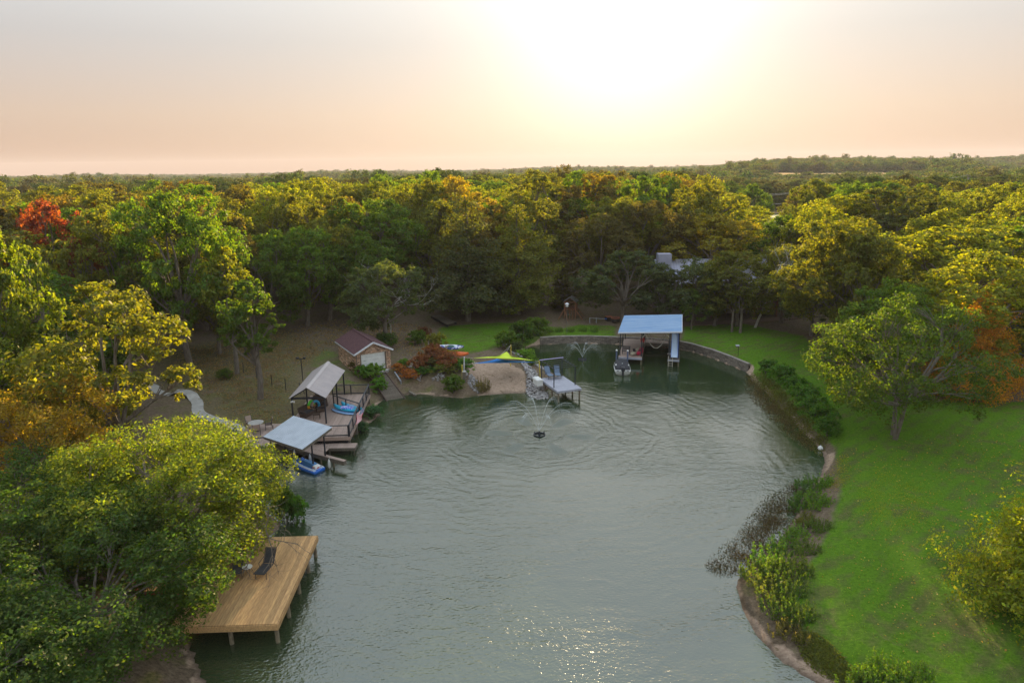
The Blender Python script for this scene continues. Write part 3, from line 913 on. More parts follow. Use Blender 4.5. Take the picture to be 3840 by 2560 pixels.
tree_px(SPRIG[0], 1681, 762, 640, 70, OLIVE, 'thin tree with pale stem in front of the house', name='slender_tree')
tree_px(SPRIG[1], 1700, 764, 625, 80, OLIVE, 'thin leaning tree next to the pale stemmed one at the house', name='slender_tree')
tree_px(OAKS[1], 1865, 772, 592, 205, GREY, 'wide grey green tree at the right edge of the cove lawn')
tree_px(HERO_R, 2052, 1003, 672, 415, (0.062, 0.108, 0.016), 'large twin trunked oak standing on the right lawn', rz=0.5)
tree_px(SMALLS[1], 1950, 912, 735, 170, GREEN, 'small spreading tree with reddish trunks behind the twin trunked oak', name='small_tree')
tree_px(HERO_C, 2228, 908, 655, 195, (0.30, 0.165, 0.020), 'rusty orange cypress beside the dark roofed house', name='cypress_tree')
tree(HERO_C, 26.6, 28.2, 8.6, 4.6, (0.15, 0.19, 0.012), 'golden green cypress on the near right lawn', name='cypress_tree', rz=1.0)
tree_at(OAKS[2], 2260, 76, 578, 350, YELGREEN, 'bright yellow green oak behind the rusty cypress')
tree_at(OAKS[3], 2040, 70, 640, 230, GREEN, 'green oak behind the twin trunked oak')
tree_at(OAKS[4], 2180, 92, 520, 400, YELGREEN, 'wide sunlit oak with a reddish patch on the right')
tree_at(AIRY[2], 2330, 100, 500, 320, GREEN, 'green oak at the far right beyond the sunlit oak')
tree_at(OAKS[5], 2030, 125, 430, 290, (0.06, 0.075, 0.018), 'big round dark oak standing above the right hand trees')
tree_at(OAKS[0], 1880, 112, 480, 240, YELGREEN, 'yellow green oak left of the big round dark oak')
tree_at(OAKS[1], 1630, 108, 490, 270, (0.15, 0.14, 0.018), 'golden lit tree above the grey metal roofs')
tree_at(AIRY[0], 1660, 128, 445, 250, YELGREEN, 'tall airy yellow green tree behind the golden lit tree')
tree_at(OAKS[2], 1425, 114, 452, 240, OLIVE, 'olive oak behind the playset trees')
tree_at(OAKS[3], 1375, 106, 490, 210, BROWN, 'brown tinged oak behind the grey green trees')
tree_at(OAKS[4], 1475, 110, 462, 220, BROWN, 'brownish round oak right above the grey green trees')
tree_at(AIRY[1], 150, 96, 452, 180, REDLEAF, 'red leaved oak standing out of the left wood')
tree_at(AIRY[2], 225, 82, 545, 150, (0.12, 0.045, 0.03), 'dull purple red small oak below the red leaved one')
tree_at(OAKS[5], 20, 60, 500, 260, (0.085, 0.12, 0.014), 'gold tipped oak at the far left of the wood')
tree_at(OAKS[0], 120, 66, 600, 330, DEEP, 'dark oak in the left wood above the golden oak')
tree_at(OAKS[1], 300, 82, 470, 230, OLIVE, 'olive oak behind the dark oak in the left wood')
tree_at(OAKS[2], 1050, 128, 405, 180, (0.17, 0.14, 0.018), 'golden crowned tree above the dark conical tree')
tree_at(OAKS[3], 1290, 165, 380, 170, (0.06, 0.06, 0.02), 'dark domed oak breaking the skyline')

# leafless trees
def bare_tree(name, mb, x, y, label, z=None, rz=0.0, mat=None):
    z = GZ(x, y) if z is None else z
    e = empty(name, (x, y, z), label, 'tree'); PLACED.append((x, y, 1.5))
    me = bpy.data.meshes.new(name); me.from_pydata(mb.v, [], mb.f); me.update()
    link_mesh('branches', me, mat or BARK_PALE, e); e.rotation_euler.z = rz
    return e


_g = ground_at(897, 770)
bare_tree('dead_tree', bare(301, 12.0, 0.55, 4, 0.11, 0.6), _g.x, _g.y, 'dead tree with twisted pale branches above the brick garage')
_g = ground_at(1733, 752)
bare_tree('dead_tree', bare(305, 12.5, 0.55, 4, 0.17, 0.9), _g.x, _g.y, 'leafless pale forked tree in front of the house porch')
bare_tree('dead_tree', bare(309, 11.0, 0.7, 4, 0.15, 0.4), -39.0, 45.5, 'bare white limbed tree beside the golden oak')
_b = bare(313, 6.0, 0.9, 3, 0.09, -0.1)
bare_tree('dead_tree', _b, -15.4, 33.5, 'leaning dead grey limb arching over the plank dock', z=1.6, mat=BARK).rotation_euler = (0.25, 0.75, 0.3)

# --- the wood: single trees near by, one mass far off
CLEAR = [DP([(215, 960), (290, 840), (400, 800), (560, 755), (690, 735), (800, 748), (960, 735), (1000, 700), (1060, 742), (1250, 745), (1268, 690), (1300, 640), (1345, 650), (1345, 745), (1860, 745),
             (1880, 790), (2000, 850), (2120, 880), (2330, 835), (2900, 800), (2900, 1600), (300, 1600), (380, 1060)], 1.8),
         [(20, 93), (39, 93), (39, 107), (20, 107)], [(44, 52), (64, 50), (66, 66), (46, 66)]]


def forest():
    rg = np.random.default_rng(5); cand = []
    r = 52.0
    while r < 430:
        step = 7.4 + 0.022 * r; n = int(r * math.radians(92) / step)
        for k in range(n):
            az = math.radians(-46 + 92 * (k + rg.random() * 0.8) / n); rr = r + rg.uniform(-0.4, 0.4) * step
            cand.append((rr * math.sin(az), rr * math.cos(az)))
        r += step * 0.92
    P = np.array(cand); sd, _, _ = shore_sd(P[:, 0], P[:, 1]); ok = sd > 5.0
    for c in CLEAR: ok &= ~in_poly(P[:, 0], P[:, 1], c)
    az = np.degrees(np.arctan2(P[:, 0], P[:, 1])); rad = np.hypot(P[:, 0], P[:, 1])
    ok &= ~((az > 18.8) & (az < 23.0) & (rad > 195) & (rad < 290))          # the road bend and mown verge
    t_ = np.clip((P[:, 0] - 6.0) * 0.158 + (P[:, 1] - 90) * 0.987, 0, 26)      # gap cut in the fill trees for the low sun
    ok &= np.hypot(P[:, 0] - 6.0 - 0.158 * t_, P[:, 1] - 90 - 0.987 * t_) > 3.4
    pl = np.array(PLACED)
    for x, y, q in pl: ok &= np.hypot(P[:, 0] - x, P[:, 1] - y) > q * 0.62 + 2.0
    P = P[ok]; rad = rad[ok]; az = az[ok]; o = np.argsort(rad); P = P[o]; rad = rad[o]; az = az[o]
    cols = [GREEN, GREEN, OLIVE, OLIVE, DEEP, (0.085, 0.11, 0.018), YELGREEN, BROWN, YELGREEN, OLIVE, GREEN, (0.125, 0.10, 0.02)]
    words = {0: 'green', 1: 'green', 2: 'olive', 3: 'olive', 4: 'deep green', 5: 'light green', 6: 'yellow green', 7: 'brownish', 8: 'yellow green', 9: 'olive', 10: 'green', 11: 'bronze'}
    far = []; n = 0; zs = height(P[:, 0], P[:, 1])
    for i, (x, y) in enumerate(P):
        ci = int(rg.integers(len(cols))); near = n < 252
        H = 12.5 + 5.5 * rg.random() ** 0.8 + (0.8 if rad[i] > 110 else 0) + (2.2 if rg.random() < 0.06 and rad[i] > 130 else 0) - (1.0 if rad[i] > 150 else 0) - 2.2 * min(1.0, max(0.0, (-az[i] - 8) / 20)) * (rad[i] > 110); R = 4.7 + 2.0 * rg.random() + 0.009 * rad[i]
        if 19.0 < az[i] < 22.8 and 110 < rad[i] < 300: H = min(H, 20 - zs[i] - rad[i] * 0.088)
        if az[i] > 15: H *= 0.80 + 0.1 * rg.random(); R *= 0.9
        if az[i] > 12 and ci in (7, 11) and rg.random() < 0.7: ci = 0
        if 3 < az[i] < 16 and 96 < rad[i] < 140: H = max(H, 17.5)  # trees raised here to keep the low sun off the pond
        if H < 4.5: continue
        side = 'left of the pond' if az[i] < -14 else ('behind the cove' if az[i] < 10 else 'right of the pond')
        if near:
            pr = AIRY[int(rg.integers(3))] if rg.random() < 0.22 else OAKS[int(rg.integers(6))]
            size = 'tall' if H > 16.2 else ('mid sized' if H > 13.6 else 'low'); kind = 'thin crowned' if pr in AIRY else 'dense'
            grow(pr, 'oak_tree', x, y, H, R, cols[ci], '%s %s %s oak in the wood %s' % (size, kind, words[ci], side), 'tree', 'oaks of the wood %s' % side, z=zs[i])
            n += 1
        else:
            far.append((x, y, zs[i], R / 5.2, H / 13.0))
    return far


FAR_NEAR = forest()


def scatter_stuff(name, label, pts, protos, mat, tint_var=True, cat='woodland'):
    """one object: crowns set on the given points (position, width scale, height scale)"""
    rg = np.random.default_rng(len(pts)); pts = np.array(pts); pick = rg.integers(len(protos), size=len(pts))
    for k, pr in enumerate(protos):
        A = pts[pick == k]
        me = bpy.data.meshes.new(name); me.vertices.add(len(A)); me.vertices.foreach_set('co', A[:, :3].astype(np.float32).ravel())
        at = me.attributes.new('size', 'FLOAT_VECTOR', 'POINT')
        at.data.foreach_set('vector', np.stack([A[:, 3], A[:, 3], A[:, 4]], 1).astype(np.float32).ravel())
        rt = me.attributes.new('turn', 'FLOAT_VECTOR', 'POINT')
        rt.data.foreach_set('vector', np.stack([np.zeros(len(A)), np.zeros(len(A)), rg.random(len(A)) * 6.283], 1).astype(np.float32).ravel())
        src = bpy.data.objects.new('crown_shape', pr.crown.copy()); src.data.materials.clear(); src.data.materials.append(mat)
        ng = bpy.data.node_groups.new(name, 'GeometryNodeTree')
        ng.interface.new_socket('Geometry', in_out='INPUT', socket_type='NodeSocketGeometry')
        ng.interface.new_socket('Geometry', in_out='OUTPUT', socket_type='NodeSocketGeometry')
        N, L = ng.nodes, ng.links
        gi = N.new('NodeGroupInput'); go = N.new('NodeGroupOutput')
        oi = N.new('GeometryNodeObjectInfo'); oi.inputs['Object'].default_value = src; oi.inputs['As Instance'].default_value = True
        ip = N.new('GeometryNodeInstanceOnPoints')
        s = N.new('GeometryNodeInputNamedAttribute'); s.data_type = 'FLOAT_VECTOR'; s.inputs[0].default_value = 'size'
        t = N.new('GeometryNodeInputNamedAttribute'); t.data_type = 'FLOAT_VECTOR'; t.inputs[0].default_value = 'turn'
        L.new(gi.outputs[0], ip.inputs['Points']); L.new(oi.outputs['Geometry'], ip.inputs['Instance'])
        L.new(s.outputs[0], ip.inputs['Scale']); L.new(t.outputs[0], ip.inputs['Rotation'])
        L.new(ip.outputs[0], go.inputs[0])
        o = link_mesh(name, me, None); md = o.modifiers.new('scatter', 'NODES'); md.node_group = ng
        tag(o, label, cat, kind='stuff')


FARLEAF = leaf_mat('leaf_far', trans=0.35, glow=(1.7, 1.5, 0.6), palette=[GREEN, OLIVE, DEEP, (0.09, 0.10, 0.02), BROWN, GREEN, (0.12, 0.11, 0.02)])


def far_woods():
    scatter_stuff('woodland', 'mass of oak crowns in the wood beyond the nearer trees', FAR_NEAR, OAKS[:3], FARLEAF)
    rg = np.random.default_rng(9); n = 22000
    r = 430 * (3800 / 430) ** (rg.random(n) ** 0.8); az = np.radians(rg.uniform(-46, 46, n))
    x, y = r * np.sin(az), r * np.cos(az); z = height(x, y); a = np.degrees(az)
    keep = ~((a > 20.0) & (a < 31.0) & (r > 660) & (r < 850 + 30 * np.sin(a)))
    R = (0.85 + 0.5 * rg.random(n)) * (1 + r / 6000); H = (0.75 + 0.45 * rg.random(n)) * np.where(rg.random(n) < 0.04, 1.35, 1.0)
    H = np.where((a > 19) & (a < 31) & (r < 660), np.minimum(H, 0.9), H)
    scatter_stuff('woodland', 'far off woodland reaching to the horizon', np.stack([x, y, z, R, H], 1)[keep], FAR, FARLEAF)


far_woods()

# ------------------------------------------------------------------ materials of the built things
M_DOCK = pm('dock_wood', (0.56, 0.345, 0.155), (0.38, 0.22, 0.095), rough=0.8, scale=3.0, stretch=(9, 0.8, 3), objvar=0.22, bump=0.15)
M_COMP = pm('composite_brown', (0.40, 0.295, 0.245), (0.32, 0.23, 0.19), rough=0.8, scale=4.0, stretch=(6, 1, 3), objvar=0.14)
M_GREYDECK = pm('composite_grey', (0.40, 0.40, 0.46), (0.34, 0.34, 0.40), rough=0.7, scale=3.0, objvar=0.05)
M_OLDWOOD = pm('weathered_wood', (0.20, 0.165, 0.13), (0.11, 0.09, 0.07), rough=0.9, scale=4.0, stretch=(5, 1, 3), objvar=0.15, bump=0.3)
M_POSTWOOD = pm('post_wood', (0.26, 0.21, 0.14), (0.13, 0.10, 0.065), rough=0.9, scale=5.0, stretch=(3, 3, 0.7), bump=0.4)
M_BLACK = pm('black_metal', (0.013, 0.015, 0.022), (0.022, 0.025, 0.035), rough=0.5, scale=3.0)
M_DARK = pm('dark_timber', (0.03, 0.026, 0.022), (0.02, 0.017, 0.015), rough=0.9)
M_ROOFBLUE = pm('galvanised_roof', (0.50, 0.54, 0.60), (0.42, 0.46, 0.52), rough=0.42, metal=0.35, scale=1.5, objvar=0.03)
M_ROOFTAN = pm('tan_metal_roof', (0.50, 0.44, 0.43), (0.44, 0.39, 0.39), rough=0.55, metal=0.1, scale=1.2)
M_BOATROOF = pm('blue_boathouse_roof', (0.22, 0.36, 0.58), (0.33, 0.46, 0.64), rough=0.25, metal=0.5, scale=0.8, stretch=(0.3, 2.5, 1))
M_WHITE = pm('white_paint', (0.78, 0.77, 0.75), (0.66, 0.65, 0.63), rough=0.5, scale=2.0)
M_TRIM = pm('white_trim', (0.74, 0.74, 0.78), (0.64, 0.64, 0.68), rough=0.5)
M_STEEL = pm('steel', (0.35, 0.36, 0.38), (0.25, 0.26, 0.28), rough=0.4, metal=0.7)
M_CONC = pm('concrete', (0.42, 0.40, 0.37), (0.31, 0.29, 0.26), rough=0.9, scale=2.5, bump=0.2, objvar=0.10)
M_STONE = pm('wall_stone', (0.24, 0.20, 0.165), (0.15, 0.125, 0.105), rough=0.95, scale=5.0, objvar=0.30, bump=0.4)
M_CAP = pm('cap_stone', (0.33, 0.285, 0.25), (0.24, 0.21, 0.185), rough=0.95, scale=4.0, objvar=0.15, bump=0.3)
M_ROCK = pm('riprap', (0.46, 0.43, 0.42), (0.26, 0.24, 0.235), rough=0.95, scale=3.0, lo=0.4, hi=0.6)
M_YELLOW = pm('yellow_pole', (0.75, 0.58, 0.07), (0.62, 0.48, 0.06), rough=0.5)
M_LIME = pm('lime_cloth', (0.58, 0.70, 0.045), (0.50, 0.62, 0.035), rough=0.9, scale=1.0)
M_BLUECLOTH = pm('blue_cloth', (0.03, 0.24, 0.68), (0.025, 0.20, 0.60), rough=0.9, scale=1.0)
M_TEAL = pm('teal_plastic', (0.015, 0.42, 0.58), (0.02, 0.36, 0.62), rough=0.3, scale=1.5)
M_PALEBLUE = pm('pale_blue_board', (0.22, 0.36, 0.60), (0.27, 0.42, 0.66), rough=0.3)
M_ORANGE = pm('orange_plastic', (0.80, 0.16, 0.02), (0.72, 0.13, 0.02), rough=0.35)
M_RED = pm('red_paint', (0.60, 0.04, 0.03), (0.48, 0.03, 0.025), rough=0.5)
M_CRIMSON = pm('crimson_plastic', (0.55, 0.03, 0.09), (0.42, 0.02, 0.06), rough=0.4)
M_BLUE = pm('blue_plastic', (0.02, 0.13, 0.55), (0.02, 0.16, 0.62), rough=0.25)
M_JETPALE = pm('pale_jet_deck', (0.50, 0.64, 0.82), (0.42, 0.57, 0.78), rough=0.3)
M_TOWEL = pm('blue_towel', (0.02, 0.06, 0.60), (0.55, 0.55, 0.75), rough=0.95, scale=9.0, lo=0.5, hi=0.55)
M_WICKER = pm('brown_wicker', (0.095, 0.06, 0.042), (0.055, 0.036, 0.027), rough=0.8, scale=30.0)
M_CUSHION = pm('tan_cushion', (0.42, 0.33, 0.26), (0.36, 0.28, 0.22), rough=0.95)
M_SLING = pm('blue_grey_sling', (0.16, 0.22, 0.32), (0.13, 0.19, 0.28), rough=0.8)
M_DKSLING = pm('dark_sling', (0.035, 0.035, 0.04), (0.05, 0.05, 0.055), rough=0.8)
M_GREENPIPE = pm('green_pipe', (0.03, 0.42, 0.27), (0.03, 0.36, 0.23), rough=0.4)
M_BEIGE = pm('beige_plastic', (0.48, 0.44, 0.33), (0.42, 0.38, 0.28), rough=0.4)
M_STRAP = pm('lift_strap', (0.62, 0.56, 0.48), (0.52, 0.47, 0.40), rough=0.9)
M_CEDARWOOD = pm('playset_wood', (0.27, 0.115, 0.055), (0.19, 0.08, 0.04), rough=0.8, scale=5.0, stretch=(4, 4, 1), objvar=0.12)
M_DARKSHINGLE = pm('dark_shingle', (0.050, 0.052, 0.062), (0.10, 0.10, 0.115), rough=0.95, scale=9.0, bump=0.5)
M_GLASS = pm('window_glass', (0.03, 0.035, 0.045), (0.05, 0.055, 0.065), rough=0.08)
M_SIDING = pm('house_siding', (0.36, 0.33, 0.31), (0.30, 0.275, 0.26), rough=0.85, scale=2.0)
M_HOUSEROOF = pm('violet_grey_roof', (0.40, 0.40, 0.50), (0.34, 0.34, 0.44), rough=0.45, metal=0.3, scale=1.0)


def brick_mat(name, cols, mortar, scale=1.0):
    m = bpy.data.materials.new(name); nt, N, L = nodes_of(m); b = N['Principled BSDF']; b.inputs['Roughness'].default_value = 0.9
    tc = N.new('ShaderNodeTexCoord'); ge = N.new('ShaderNodeNewGeometry')
    # bricks run along the wall: use the horizontal distance along each face and the height
    sp = N.new('ShaderNodeSeparateXYZ'); L.new(tc.outputs['Object'], sp.inputs[0])
    ad = N.new('ShaderNodeMath'); ad.operation = 'ADD'; L.new(sp.outputs[0], ad.inputs[0]); L.new(sp.outputs[1], ad.inputs[1])
    cb = N.new('ShaderNodeCombineXYZ'); L.new(ad.outputs[0], cb.inputs[0]); L.new(sp.outputs[2], cb.inputs[1])
    br = N.new('ShaderNodeTexBrick'); br.inputs['Scale'].default_value = scale; br.inputs['Brick Width'].default_value = 0.215
    br.inputs['Row Height'].default_value = 0.075; br.inputs['Mortar Size'].default_value = 0.006
    br.inputs['Color1'].default_value = cols[0] + (1,); br.inputs['Color2'].default_value = cols[1] + (1,); br.inputs['Mortar'].default_value = mortar + (1,)
    L.new(cb.outputs[0], br.inputs['Vector'])
    # whole bricks picked at random: pale, rosy or dark ones
    sn = N.new('ShaderNodeVectorMath'); sn.operation = 'SNAP'; sn.inputs[1].default_value = (0.215, 0.075, 1.0); L.new(cb.outputs[0], sn.inputs[0])
    wn = N.new('ShaderNodeTexWhiteNoise'); wn.noise_dimensions = '2D'; L.new(sn.outputs[0], wn.inputs['Vector'])
    cr = N.new('ShaderNodeValToRGB'); e = cr.color_ramp.elements; cr.color_ramp.interpolation = 'CONSTANT'
    e[0].position = 0; e[0].color = (0.75, 0.70, 0.66, 1); e[1].position = 0.8; e[1].color = (1.7, 1.8, 1.9, 1)
    q = e.new(0.35); q.color = (1, 1, 1, 1); q = e.new(0.6); q.color = (1.25, 1.1, 1.0, 1); q = e.new(0.93); q.color = (0.35, 0.3, 0.3, 1)
    L.new(wn.outputs['Value'], cr.inputs[0])
    mu = N.new('ShaderNodeVectorMath'); mu.operation = 'MULTIPLY'; L.new(br.outputs['Color'], mu.inputs[0]); L.new(cr.outputs[0], mu.inputs[1])
    L.new(mu.outputs[0], b.inputs['Base Color'])
    bp = N.new('ShaderNodeBump'); bp.inputs['Strength'].default_value = 0.6; bp.inputs['Distance'].default_value = 0.01; bp.invert = True
    L.new(br.outputs['Fac'], bp.inputs['Height']); L.new(bp.outputs[0], b.inputs['Normal'])
    return m


M_BRICK = brick_mat('garage_brick', ((0.50, 0.31, 0.20), (0.42, 0.26, 0.17)), (0.42, 0.36, 0.31))
M_BRICK2 = brick_mat('house_brick', ((0.20, 0.11, 0.08), (0.16, 0.09, 0.065)), (0.22, 0.19, 0.16))


def shingle_mat():
    m = bpy.data.materials.new('red_shingle'); nt, N, L = nodes_of(m); b = N['Principled BSDF']; b.inputs['Roughness'].default_value = 0.95
    tc = N.new('ShaderNodeTexCoord'); br = N.new('ShaderNodeTexBrick'); br.inputs['Scale'].default_value = 1.0
    br.inputs['Brick Width'].default_value = 0.32; br.inputs['Row Height'].default_value = 0.15; br.inputs['Mortar Size'].default_value = 0.012
    br.inputs['Color1'].default_value = (0.115, 0.050, 0.052, 1); br.inputs['Color2'].default_value = (0.085, 0.032, 0.038, 1); br.inputs['Mortar'].default_value = (0.03, 0.014, 0.016, 1)
    mp = N.new('ShaderNodeMapping'); mp.inputs['Rotation'].default_value = (0, 0, -GAR_A + math.pi / 2)
    L.new(tc.outputs['Object'], mp.inputs[0]); L.new(mp.outputs[0], br.inputs['Vector'])
    L.new(br.outputs['Color'], b.inputs['Base Color'])
    return m


class Frame:
    """ground frame: origin, direction f and the left-hand normal g"""
    def __init__(s, x, y, a, z=0.0, k=1.0):
        s.k = k; s.o = Vector((x, y, z)); s.a = a
        s.f = Vector((math.cos(a), math.sin(a), 0)); s.g = Vector((-math.sin(a), math.cos(a), 0))

    def __call__(s, u, v, z=0.0):
        p = s.o + s.f * (u * s.k) + s.g * (v * s.k); return Vector((p.x, p.y, s.o.z + z))


def planks(parent, mat, P0, along, across, length, width, w=0.14, gap=0.008, t=0.035, name='plank', jitter=0.004):
    """boards side by side from P0 (top face at P0.z): each its own piece"""
    n = max(1, int(round(width / w))); w = width / n; rg = random.Random(int(abs(P0.x * 97 + P0.y * 31)))
    for i in range(n):
        c = P0 + across * (w * (i + 0.5)) - Vector((0, 0, t / 2 + rg.random() * jitter))
        piece(name, mat, parent, c, c + along * length, w - gap, t)


def ribbed(p0, p1, p3, pitch=0.23, h=0.028, t=0.012):
    """metal sheet: ribs run p0->p3, set out along p0->p1"""
    p0, p1, p3 = Vector(p0), Vector(p1), Vector(p3); a = p1 - p0; L = a.length; ad = a / L; n = ad.cross((p3 - p0).normalized()).normalized()
    if n.z < 0: n = -n
    prof = []; k = max(1, int(round(L / pitch))); q = L / k
    for i in range(k):
        for fr, hh in ((0.0, 0), (0.36, 0), (0.43, 1), (0.57, 1), (0.64, 0)):
            prof.append((q * (i + fr), hh * h))
    prof.append((L, 0))
    mb = MB(); top = [p0 + ad * s + n * e for s, e in prof]; d = p3 - p0
    low = [p - n * t for p in top]
    m = len(top)
    mb._add(top + [p + d for p in top] + low + [p + d for p in low],
            [(i, i + 1, m + i + 1, m + i) for i in range(m - 1)] + [(2 * m + i + 1, 2 * m + i, 3 * m + i, 3 * m + i + 1) for i in range(m - 1)] +
            [(i + 1, i, 2 * m + i, 2 * m + i + 1) for i in range(m - 1)] + [(m + i, m + i + 1, 3 * m + i + 1, 3 * m + i) for i in range(m - 1)] +
            [(0, m, 3 * m, 2 * m), (2 * m - 1, m - 1, 3 * m - 1, 4 * m - 1)])
    return mb


def roof_panels(parent, mat, p0, p1, p3, n, **kw):
    p0, p1 = Vector(p0), Vector(p1)
    for i in range(n):
        a = p0 + (p1 - p0) * (i / n); b = p0 + (p1 - p0) * ((i + 1) / n - 0.002)
        ribbed(a, b, a + (Vector(p3) - p0), **kw).build('roof_panel', mat, parent)


def post(parent, x, y, z0, z1, r, mat, name='post', square=False, lean=(0, 0), n=10):
    mb = MB()
    if square: mb.bar((x, y, z0), (x + lean[0], y + lean[1], z1), 2 * r, 2 * r)
    else: mb.tube([(x, y, z0), (x + lean[0] * .5, y + lean[1] * .5, (z0 + z1) / 2), (x + lean[0], y + lean[1], z1)], [r * 1.05, r, r * 0.97], n)
    return mb.build(name, mat, parent, smooth=False)


def railing(parent, pts, z, h=0.95, mat=None, every=1.6, wire=True):
    """top and bottom rails with posts along a line, thin wires between"""
    mat = mat or M_BLACK
    for a, b in zip(pts[:-1], pts[1:]):
        a, b = Vector((a[0], a[1], z)), Vector((b[0], b[1], z)); d = b - a; n = max(1, int(round(d.length / every)))
        MB().bar(a + Vector((0, 0, h)), b + Vector((0, 0, h)), 0.13, 0.05).build('top_rail', mat, parent)
        MB().bar(a + Vector((0, 0, 0.12)), b + Vector((0, 0, 0.12)), 0.05, 0.09).build('bottom_rail', mat, parent)
        for i in range(n + 1):
            p = a + d * (i / n); MB().bar(p + Vector((0, 0, -0.2)), p + Vector((0, 0, h - 0.027)), 0.09).build('rail_post', mat, parent)
        if wire:
            mb = MB()
            for k in range(1, 6): mb.bar(a + Vector((0, 0, 0.12 + k * 0.13)), b + Vector((0, 0, 0.12 + k * 0.13)), 0.006)
            m = int(d.length / 0.16)
            for k in range(1, m): p = a + d * (k / m); mb.bar(p + Vector((0, 0, 0.16)), p + Vector((0, 0, h - 0.03)), 0.005)
            mb.build('wire_mesh', mat, parent)


def chaise(mat_sling, mat_frame):
    """reclining lounge chair, feet towards -y, base at the origin"""
    e = empty('lounge_chair')
    MB().slab([(-0.27, -0.95, 0.40), (0.27, -0.95, 0.40), (0.27, 0.12, 0.36), (-0.27, 0.12, 0.36)], 0.025).build('seat', mat_sling, e)
    MB().slab([(-0.27, 0.13, 0.37), (0.27, 0.13, 0.37), (0.27, 0.58, 1.02), (-0.27, 0.58, 1.02)], 0.025).build('backrest', mat_sling, e)
    for s in (-1, 1):
        mb = MB(); x = 0.30 * s
        mb.tube([(x, -0.97, 0.40), (x, 0.12, 0.36), (x, 0.60, 1.04)], 0.018, 6)
        mb.build('side_rail', mat_frame, e)
        MB().tube([(x, -0.80, 0.0), (x, -0.74, 0.40)], 0.017, 6).build('leg', mat_frame, e)
        MB().tube([(x, 0.42, 0.0), (x, 0.16, 0.37)], 0.017, 6).build('leg', mat_frame, e)
        MB().tube([(x, -0.28, 0.39), (x * 1.08, -0.26, 0.60), (x * 1.08, 0.28, 0.64), (x, 0.32, 0.66)], 0.018, 6).build('armrest', mat_frame, e)
    MB().tube([(-0.30, 0.60, 1.04), (0.30, 0.60, 1.04)], 0.018, 6).build('top_bar', mat_frame, e)
    MB().tube([(-0.30, -0.97, 0.40), (0.30, -0.97, 0.40)], 0.018, 6).build('foot_bar', mat_frame, e)
    return e


def place(o, p, rz=0.0, label=None, cat=None, group=None, s=None):
    o.location = p; o.rotation_euler.z = rz
    if s: o.scale = (s, s, s)
    return tag(o, label, cat, group)


# ------------------------------------------------------------------ retaining walls
def stone_wall(label, pts, z0, z1, course=0.145, ln=0.46):
    e = empty('retaining_wall', (pts[0][0], pts[0][1], 0), label, 'wall'); rg = random.Random(len(pts) * 7)
    n = int(round((z1 - z0) / course)); segs = []; tot = 0
    for a, b in zip(pts[:-1], pts[1:]):
        L = math.hypot(b[0] - a[0], b[1] - a[1]); segs.append((a, b, tot, L)); tot += L

    def at(s):
        s = max(0.0, min(tot - 1e-4, s))
        for a, b, t, L in segs:
            if s <= t + L + 1e-9:
                k = (s - t) / L; return Vector((a[0] + (b[0] - a[0]) * k, a[1] + (b[1] - a[1]) * k, 0))
    for c in range(n + 1):
        cap = c == n; s = -rg.random() * ln * 0.6
        while s < tot - 0.05:
            l = ln * (0.75 + 0.5 * rg.random()) * (1.3 if cap else 1.0); p, q = at(s + 0.008), at(s + l - 0.008); s += l
            if (q - p).length < 0.12: continue
            z = z0 + course * c + course / 2; d = (q - p).normalized(); nrm = Vector((-d.y, d.x, 0)); off = nrm * (0.016 * c + rg.uniform(-0.015, 0.015))
            up = Vector((0, 0, z)); piece('cap_stone' if cap else 'stone', M_CAP if cap else M_STONE, e, p + off + up, q + off + up, 0.34 if cap else 0.30, (0.09 if cap else course - 0.014))
    mb = MB()
    for a, b, t, L in segs:
        d = Vector((b[0] - a[0], b[1] - a[1], 0)).normalized(); nr = Vector((-d.y, d.x, 0)) * 0.10
        mb.bar(Vector((a[0], a[1], (z0 + z1) / 2 - 0.3)) + nr, Vector((b[0], b[1], (z0 + z1) / 2 - 0.3)) + nr, 0.2, z1 - z0 + 0.5)
    mb.build('core', M_DARK, e)
    return e


stone_wall('curved stone block retaining wall below the playset lawn', WALL[:4], 0.0, 0.80)
stone_wall('stone block wall in the shade behind the boathouse slip', WALL[3:6], 0.0, 0.80)
stone_wall('long curved stone block retaining wall right of the boathouse', WALL[5:], 0.0, 0.80)


